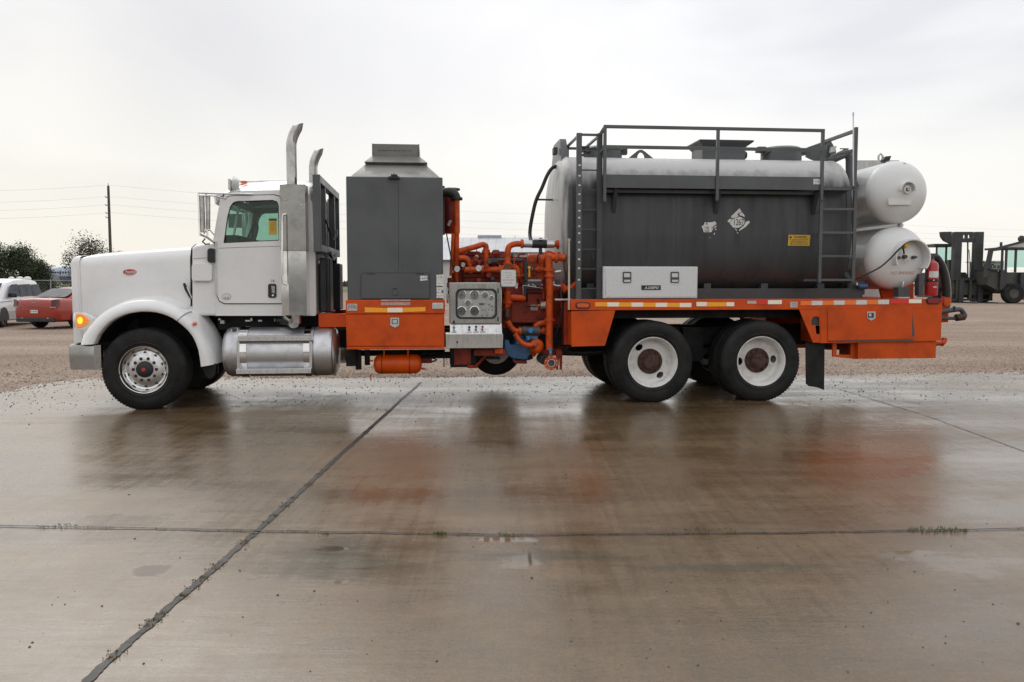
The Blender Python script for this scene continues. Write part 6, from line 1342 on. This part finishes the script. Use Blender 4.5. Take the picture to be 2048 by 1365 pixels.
# distant buildings right
t = wthing('distant_block', 1990, 210, 'small grey flat-roofed building far off between the forklifts', 'building'); b = MB(); WB(b, 1976, 524, 2006, 572, 210, 9); WPART('wall', b, t, mat('grey_block', (.33, .34, .35), .7)); b = MB(); WB(b, 1974, 522, 2008, 524, 209.5, 10); WPART('roof', b, t, brf)
for k in range(3): b = MB(); WB(b, 1979 + k * 8, 531, 1984 + k * 8, 537, 209.9, .09); WPART('window', b, t, greyd)

# left: fuselage, storage tanks, fence
t = wthing('airliner_fuselage', 150, 150, 'pale blue round fuselage with a row of small dark windows behind the fence', 'aircraft')
fb = mat('pale_blue_skin', (0.36, 0.43, 0.50), 0.35, metal=.3, var=.08, scale=.6); xa_, zc_ = WP(88, 550, 150); xb_ = WP(205, 550, 150)[0]; rr = 1.65
WPART('hull', MB().lathe([(0, 0), (.6, .2), (1.2, 1.2), (rr, 3.4), (rr, xb_ - xa_ - 2), (1.3, xb_ - xa_), (0, xb_ - xa_ + .6)], (xa_, 150, zc_), 'x', 36), t, fb)
b = MB().lathe([(rr + .01, 3.6), (rr + .01, xb_ - xa_ - 2.2)], (xa_, 150, zc_), 'x', 36); b.f = [f for f in b.f if sum(b.v[i][2] for i in f) / 4 < zc_ - .35]; b.m = [0] * len(b.f); WPART('belly', b, t, mat('dark_blue_belly', (.12, .16, .21), .5))
for k in range(9): b = MB(); px = 110 + k * 5.2; x = WP(px, 546, 150)[0]; b.box(x - .09, x + .09, 148.28, 148.5, zc_ + .25, zc_ + .55); WPART('window', b, t, greyd)
for px in (105, 190): x = WP(px, 550, 150)[0]; b = MB().tube([(x, 150, 0), (x, 150, zc_ - 1.3)], .15, 8); WPART('support', b, t, greyd)
for (pa, pb, lab) in ((17, 29, 'leftmost small round white storage tank behind the fence under the dark trees'), (33, 47, 'middle pale storage tank behind the fence under the dark trees'), (48, 62, 'rightmost pale storage tank behind the fence under the dark trees')):
    t = wthing('storage_tank', (pa + pb) / 2, 112, lab, 'storage tank', 'storage tanks under the trees'); xa_, zc_ = WP(pa, 559, 112); xb_ = WP(pb, 559, 112)[0]; r_ = .36
    WPART('vessel', MB().lathe([(0, 0), (.25, .08), (r_, .3), (r_, xb_ - xa_ - .3), (.25, xb_ - xa_ - .08), (0, xb_ - xa_)], (xa_, 112, zc_), 'x', 24), t, white2)
    b = MB(); b.box(xa_ + .2, xa_ + .35, 111.7, 112.3, 0, zc_ - .3); b.box(xb_ - .35, xb_ - .2, 111.7, 112.3, 0, zc_ - .3); WPART('leg', b, t, greyd)
t = wthing('chain_link_fence', 60, 98, 'thin chain-link fence running behind the minivan and the red sedan', 'fence')
xa_, xb_ = -75, -40; fm = mat('galvanised_wire', (.35, .36, .36), .5)
b = MB(); b.tube([(xa_, 98, 1.95), (xb_, 98, 1.95)], .03, 6); b.tube([(xa_, 98, .15), (xb_, 98, .15)], .02, 6)
b2 = MB(); 
for i in range(int((xb_ - xa_) / .35)):
    x = xa_ + i * .35; b2.tube([(x, 98, .15), (x + 1.8, 98, 1.95)], .004, 3); b2.tube([(x + 1.8, 98, .15), (x, 98, 1.95)], .004, 3)
WPART('rail', b, t, fm); WPART('wire_mesh', b2, t, fm)
for i in range(13): x = xa_ + i * (xb_ - xa_) / 12; b = MB().tube([(x, 98, 0), (x, 98, 2.1)], .045, 8); WPART('post', b, t, fm)

# ---- cars (local frame: x forward from the rear bumper, y to its left, z up)
def carbody(secs):
    out_ = []
    for (x, hw, zb, zm, zt, tw) in secs:
        half = [(0, zb), (hw * .80, zb), (hw * .97, zb + .08), (hw, zm), (hw * .985, zm + (zt - zm) * .55), (hw * tw, zt - .015), (hw * tw * .86, zt), (0, zt + .02)]
        out_.append([(x, y, z) for y, z in half] + [(x, -y, z) for y, z in half[::-1][1:-1]])
    return MB().loft(out_, closed=True, cap=True)
def carwheel(b, x, y, r, w, rimm):
    s = 1 if y > 0 else -1; 
    b.use(rubber).lathe([(r * .62, 0), (r * .8, s * .012), (r * .96, 0), (r, -s * .03), (r, -s * (w - .03)), (r * .6, -s * w)], (x, y, r), 'y', 32)
    b.use(rimm).lathe([(r * .64, 0), (r * .60, -s * .04), (r * .15, -s * .03), (0, -s * .02)], (x, y, r), 'y', 32); b.use(black)
    for k in range(7): a = R(k * 51.4); b.add([(x + math.cos(a + q) * r * rr_, y - s * .028 + s * .01, r + math.sin(a + q) * r * rr_) for q, rr_ in ((-.18, .55), (.18, .55), (.1, .22), (-.1, .22))], [(0, 1, 2, 3)])
    return b
carred = mat('metallic_red_paint', (0.30, 0.024, 0.010), 0.35, metal=.0, coat=.4, var=.06, scale=2)
tint = mat('tinted_glass', (0.045, 0.055, 0.072), 0.3, coat=0, spec=.06, var=.1)
car = empty('parked_sedan', (-16.72, 28.95, 0), R(75)); tag(car, 'metallic red sedan parked tail towards the camera left of the truck nose', 'car')
body = carbody([(-.02, .55, .48, .62, .86, .9), (0.0, .74, .40, .62, .94, .93), (.04, .87, .32, .60, 1.00, .90), (.12, .925, .27, .60, 1.05, .86), (.30, .945, .25, .60, 1.075, .84), (.9, .955, .24, .62, 1.06, .86), (1.7, .95, .22, .62, 1.03, .90), (3.3, .95, .22, .60, 1.0, .90), (4.2, .93, .24, .58, .95, .88), (4.85, .86, .28, .52, .86, .86), (5.02, .70, .35, .5, .74, .85)])
bd = body.build('body', carred, car, ang=50)
def green(secs, m, name, parent):
    o_ = []
    for (x, hb, zb, ht, zt) in secs: o_.append([(x, hb, zb), (x, (hb * .35 + ht * .65), zb + (zt - zb) * .7), (x, ht, zt - .04), (x, ht * .8, zt), (x, 0, zt + .02), (x, -ht * .8, zt), (x, -ht, zt - .04), (x, -(hb * .35 + ht * .65), zb + (zt - zb) * .7), (x, -hb, zb)])
    return MB().loft(o_).build(name, m, parent, ang=50)
green([(.66, .78, 1.05, .72, 1.07), (1.0, .82, 1.05, .66, 1.22), (1.4, .85, 1.03, .60, 1.385), (1.9, .87, 1.02, .64, 1.455), (2.7, .87, 1.0, .65, 1.47), (3.1, .86, 1.0, .64, 1.44), (3.6, .84, .98, .66, 1.22), (4.05, .8, .96, .74, .99)], carred, 'roof', car)
def quad(name, pts_, m, parent, th=None): return MB().add(pts_, [tuple(range(len(pts_)))]).build(name, m, parent)
quad('rear_window', [(.70, .62, 1.120), (.70, -.62, 1.120), (.85, -.66, 1.185), (1.30, -.56, 1.395), (1.34, -.46, 1.42), (1.34, .46, 1.42), (1.30, .56, 1.395), (.85, .66, 1.185)], tint, car)
for s in (1, -1):
    quad('side_window', [(1.25, s * .89, 1.10), (3.5, s * .89, 1.06), (3.15, s * .78, 1.33), (2.7, s * .745, 1.385), (1.85, s * .745, 1.375)], tint, car)
    b = MB(); b.add([(-.0, s * .80, .78), (.02, s * .93, .78), (.12, s * .955, .80), (.14, s * .95, 1.04), (.03, s * .90, 1.05), (-.005, s * .74, 1.03), (-.012, s * .72, .80)], [(0, 1, 4, 5, 6), (1, 2, 3, 4)]); b.build('tail_light', mat('tail_red', (.10, .004, .006), .2, coat=.5), car)
    MB().box(-.02, .0, s * .66, s * .92, .765, .79).build('chrome_trim', chrome, car)
    MB().tube([(-.01, s * .55, .36), (.15, s * .55, .36)], .05, 12).build('tailpipe', chrome, car)
    b = MB(); carwheel(b, 1.05, s * .94, .36, .24, alud); b.build('wheel', None, car); b = MB(); carwheel(b, 4.1, s * .94, .36, .24, alud); b.build('wheel', None, car)
    MB().add([(1.05 + math.cos(a) * .41, s * .957, .36 + math.sin(a) * .41) for a in [R(-12 + 204 * k / 20) for k in range(21)]], [tuple(range(21))]).build('wheel_arch', black, car)
    MB().box(3.15, 3.3, s * .93, s * 1.08, 1.0, 1.12).build('door_mirror', carred, car, bevel=.03)
MB().box(-.012, .10, -.82, .82, .25, .40).build('rear_diffuser', black, car, bevel=.03)
MB().box(-.016, .02, -.20, .20, .555, .685).build('plate_recess', black, car)
npl = MB().box(-.030, -.017, -.155, .155, .565, .675).build('number_plate', decal_w, car)
MB().tube([(-.012, -.72, .765), (-.02, 0, .77), (-.012, .72, .765)], .006, 6).build('boot_seam', black, car)
b = MB(); b.add([(-.006, .20, .955), (-.010, .02, .925), (-.010, -.02, .925), (-.006, -.20, .955), (-.014, 0, .945)], [(0, 1, 4), (4, 2, 3), (1, 2, 4)]); b.build('wing_badge', chrome, car)
MB().box(1.75, 2.0, -.04, .04, 1.46, 1.53).build('roof_antenna', carred, car, bevel=.03)
def ctext(name, body_, x, y, z, h, m, parent):
    cu = bpy.data.curves.new(name, 'FONT'); cu.body = body_; cu.size = h; cu.align_x = 'CENTER'; cu.align_y = 'CENTER'
    t_ = bpy.data.objects.new('tmp', cu); COL.objects.link(t_); me = bpy.data.meshes.new_from_object(t_.evaluated_get(bpy.context.evaluated_depsgraph_get())); bpy.data.objects.remove(t_)
    for v in me.vertices: v.co = Vector((x, y - v.co.x, z + v.co.y))
    me.materials.clear(); me.materials.append(m); me.name = name; o = bpy.data.objects.new(name, me); COL.objects.link(o); o.parent = parent
ctext('plate_number', 'CB\u00b74MMD', -.032, 0, .62, .065, ink, npl)

vp = mat('van_white_paint', (0.74, 0.75, 0.75), 0.3, coat=.8, var=.03); vsil = mat('van_silver_cladding', (0.50, 0.51, 0.51), .35, metal=.3, coat=.6, var=.05)
fw = Vector((-18.6, 30.2, 0)); d_ = Vector((.17, -.985, 0)).normalized()          # heading of the van, towards the camera
org = fw - d_ * 4.05; van = empty('parked_minivan', org + Vector((-d_.y, d_.x, 0)) * -.95, math.atan2(d_.y, d_.x)); tag(van, 'white minivan with silver lower panels parked at the left edge of the photo', 'minivan')
carbody([(0, .80, .36, .60, 1.0, .97), (.05, .92, .28, .60, 1.06, .97), (.3, .97, .24, .62, 1.08, .96), (2.0, .98, .22, .62, 1.06, .96), (3.6, .98, .22, .62, 1.03, .95), (4.3, .96, .24, .60, .98, .92), (4.85, .88, .28, .55, .84, .88), (5.05, .72, .34, .5, .70, .86)]).build('body', vp, van, ang=50)
green([(.05, .90, 1.04, .80, 1.10), (.15, .90, 1.04, .76, 1.55), (.45, .91, 1.04, .76, 1.73), (1.6, .92, 1.04, .78, 1.78), (2.6, .92, 1.02, .77, 1.76), (3.1, .91, 1.0, .74, 1.66), (3.7, .88, 1.0, .74, 1.34), (4.3, .84, .96, .78, 1.0)], vp, 'roof', van)
for s in (1, -1):
    for (xa_, xb_, ta, tb) in ((.30, 1.18, .42, 1.16), (1.24, 2.42, 1.22, 2.36), (2.50, 3.62, 2.44, 3.05)):
        quad('side_window', [(xa_, s * .955, 1.12), (xb_, s * .955, 1.10), (tb, s * .855, 1.56), (ta, s * .855, 1.58)], tint, van)
    MB().box(.2, 4.6, s * .965, s * .992, .26, .60).build('side_cladding', vsil, van, bevel=.01)
    MB().box(3.25, 3.42, s * .94, s * 1.16, 1.08, 1.26).build('door_mirror', black, van, bevel=.04)
    b = MB(); carwheel(b, 1.0, s * .97, .34, .22, alud); b.build('wheel', None, van); b = MB(); carwheel(b, 4.05, s * .97, .34, .22, alud); b.build('wheel', None, van)
    for wx in (1.0, 4.05): MB().add([(wx + math.cos(a) * .40, s * .994, .34 + math.sin(a) * .40) for a in [R(-15 + 210 * k / 20) for k in range(21)]], [tuple(range(21))]).build('wheel_arch', black, van)
    MB().tube([(.3, s * .985, 1.0), (4.4, s * .97, .93)], .008, 6).build('body_crease', greyd, van)
quad('windshield', [(4.25, .74, 1.05), (4.25, -.74, 1.05), (3.30, -.68, 1.62), (3.30, .68, 1.62)], tint, van)
for s in (1, -1): MB().box(4.85, 5.0, s * .55, s * .85, .62, .78).build('headlight', clear, van, bevel=.02)

# ---- heavy forklifts
fk = mat('forklift_dark_grey', (0.035, 0.037, 0.04), 0.5, var=.2, scale=1); fk2 = mat('forklift_olive', (0.06, 0.062, 0.055), .5, var=.2, scale=1); fglass = glassmat('forklift_glass', (.70, .85, .82), .8)
Y = 68.0
t = wthing('heavy_forklift', 1935, Y, 'dark heavy forklift with tall mast and wide fork carriage right of the extinguisher', 'forklift')
b = MB(); WB(b, 1905, 464, 1920, 604, Y, .5); mst = WPART('mast', b, t, fk, bevel=.02)
b = MB(); WB(b, 1946, 464, 1963, 604, Y, .5); shift(b, t.location); b.build('mast_upright', fk, t, bevel=.02)
for (a, b_, c, d) in ((1920, 464, 1946, 470), (1920, 477, 1946, 485), (1920, 556, 1946, 561)): b = MB(); WB(b, a, b_, c, d, Y + .05, .4); WPART('crossbeam', b, t, fk)
b = MB()
for px in (1923, 1932.5, 1942): WB(b, px, 469.9, px + 3.4, 477.1, Y + .07, .3)
WPART('beam_spacer', b, t, fk)
b = MB(); x0_, z0_ = WP(1905, 463, Y); b.prism([WP(1904, 463.5, Y), WP(1904, 485, Y), WP(1912, 488, Y)[0:2], WP(1917, 480, Y)] if 0 else [WP(1904.6, 463.5, Y), WP(1904.6, 488, Y), WP(1911 - 6, 488, Y)], Y + .1, Y + .4) if 0 else b.prism([WP(1904.9, 463.5, Y), WP(1884.5, 464, Y), WP(1886, 474, Y), WP(1892, 482, Y), WP(1904.9, 488, Y)], Y + .1, Y + .5); WPART('chain_guard', b, t, fk)
b = MB(); b.tube([(*WP(1935.5, 485, Y + .3)[:1], Y + .3, WP(1935.5, 485, Y + .3)[1]), (WP(1935.5, 600, Y + .3)[0], Y + .3, WP(1935.5, 600, Y + .3)[1])], .06, 10); WPART('lift_cylinder', b, t, rust)
b = MB(); b.tube([(WP(1938, 500, Y + .3)[0], Y + .3, WP(1938, 500, Y + .3)[1]), (WP(1943, 556, Y + .3)[0], Y + .3, WP(1943, 556, Y + .3)[1])], .03, 8); WPART('hydraulic_hose', b, t, fk)
b = MB()
for (a, b_, c, d) in ((1896, 557, 1985, 561), (1896, 598, 1985, 602)): WB(b, a, b_, c, d, Y - .25, .25)
cr = WPART('fork_carriage', b, t, fk)
b = MB()
for a in (1897, 1912, 1938, 1959, 1980): WB(b, a, 561.1, a + 5, 597.9, Y - .22, .2)
WB(b, 1902, 566, 1979, 590, Y - .02, .1); b.build('carriage_bars', fk2, cr); b.v = b.v; cr.children[0].data.transform(Matrix.Translation(-t.location))
for px in (1918, 1956): b = MB(); WB(b, px, 560, px + 9, 605, Y - .40, .12); x = WP(px, 600, Y)[0]; b.box(x, x + .36, Y - 2.3, Y - .4, .02, .10); WPART('fork', b, t, fk)
b = MB(); WB(b, 1872, 560, 1960, 596, Y + 1.2, 3.4); b.prism([WP(1872, 545, Y + 1.2), WP(1935, 545, Y + 1.2), WP(1945, 562, Y + 1.2), WP(1872, 562, Y + 1.2)], Y + 1.4, Y + 4.2); WPART('body', b, t, fk2, bevel=.05)
for px in (1868, 1950):
    x, z = WP(px + 12, 585, Y + 1.4); b = MB(); b.use(rubber).lathe([(.3, -.05), (.62, -.05), (.70, .03), (.70, .5), (.3, .5)], (x, Y + .9, .70), 'y', 28); b.use(fk2).lathe([(0, -.02), (.3, -.02), (.3, .1)], (x, Y + .9, .70), 'y', 20); WPART('wheel', b, t)
cb = MB(); 
for (a, c) in ((1870.5, 1873.5), (1889.5, 1893), (1911, 1914)): WB(cb, a, 492, c, 556, Y + 1.6, .12); WB(cb, a, 492, c, 556, Y + 3.2, .12)
WB(cb, 1868.5, 488, 1916, 493.5, Y + 1.5, 2.0); WB(cb, 1870.5, 540, 1914, 556, Y + 1.6, 1.7); WPART('cab', cb, t, fk, bevel=.02)
b = MB(); WB(b, 1873.6, 494, 1889.4, 540, Y + 1.66, .02); WB(b, 1893.1, 494, 1910.9, 540, Y + 1.66, .02); WPART('cab_window', b, t, fglass)
b = MB(); WB(b, 1896, 520, 1909, 545, Y + 2.3, .6); WPART('seat', b, t, fk, bevel=.1)

Y = 66.0
t = wthing('heavy_forklift', 2040, Y, 'dark heavy forklift with slanted front frame and pale roof panel cut by the right edge', 'forklift')
b = MB(); b.prism([WP(1969, 556, Y), WP(1981, 498, Y), WP(2003, 496, Y), WP(2003, 501, Y), WP(1987, 503, Y), WP(1977, 556, Y)], Y, Y + .3); WPART('front_frame', b, t, fk, bevel=.01)
b = MB(); b.prism([WP(1978, 541, Y), WP(1999, 541, Y), WP(2004, 545, Y), WP(2120, 545, Y), WP(2120, 590, Y), WP(2010, 588, Y), WP(1978, 570, Y)], Y + .3, Y + 2.8); WPART('body', b, t, fk2, bevel=.04)
b = MB(); WB(b, 2000, 541, 2012, 580, Y + .05, .24); WB(b, 1976, 538.5, 2002, 541, Y, 2.4); WPART('side_plate', b, t, fk)
b = MB()
for (a, c) in ((2002, 2006), (2010, 2014), (2029, 2033), (2060, 2064)): WB(b, a, 499, c, 545, Y + .4, .12); WB(b, a, 499, c, 545, Y + 2.2, .12)
WB(b, 2000, 495, 2110, 499, Y + .3, 2.2); WPART('cab', b, t, fk, bevel=.01)
b = MB(); WB(b, 2014.2, 500, 2028.8, 535, Y + .45, .02); WB(b, 2033.2, 500, 2059, 535, Y + .45, .02); WPART('cab_window', b, t, fglass)
b = MB(); b.prism([WP(2013, 494.5, Y), WP(2042, 486, Y), WP(2110, 478, Y), WP(2110, 494.5, Y)], Y + .6, Y + 2.2); WPART('roof_panel', b, t, white2)
b = MB(); A_ = WP(1998, 497, Y); B_ = WP(2100, 470, Y); b.tube([(A_[0], Y + .2, A_[1]), (B_[0], Y + .2, B_[1])], .09, 4, square=True); WPART('boom', b, t, fk)
x, z = WP(2047, 478, Y); WPART('work_lamp', MB().lathe([(0, -.1), (.25, -.05), (.28, .1), (0, .15)], (x, Y + .2, z), 'y', 18), t, fk)
x, z = WP(2008, 492, Y); WPART('beacon', MB().tube([(x, Y + .4, z - .1), (x, Y + .4, z + .3)], .10, 10), t, fk)
for px in (2026, 2110):
    x, z = WP(px, 585, Y); b = MB(); b.use(rubber).lathe([(.38, 0), (.72, -.03), (.80, .05), (.80, .55), (.38, .55)], (x, Y - .2, .80), 'y', 32); b.use(fk2).lathe([(0, .05), (.25, .04), (.38, .02), (.40, .1)], (x, Y - .2, .80), 'y', 24); WPART('wheel', b, t)
b = MB(); WB(b, 2040, 545, 2120, 600, Y - .1, .3); WPART('side_step', b, t, fk, bevel=.02)
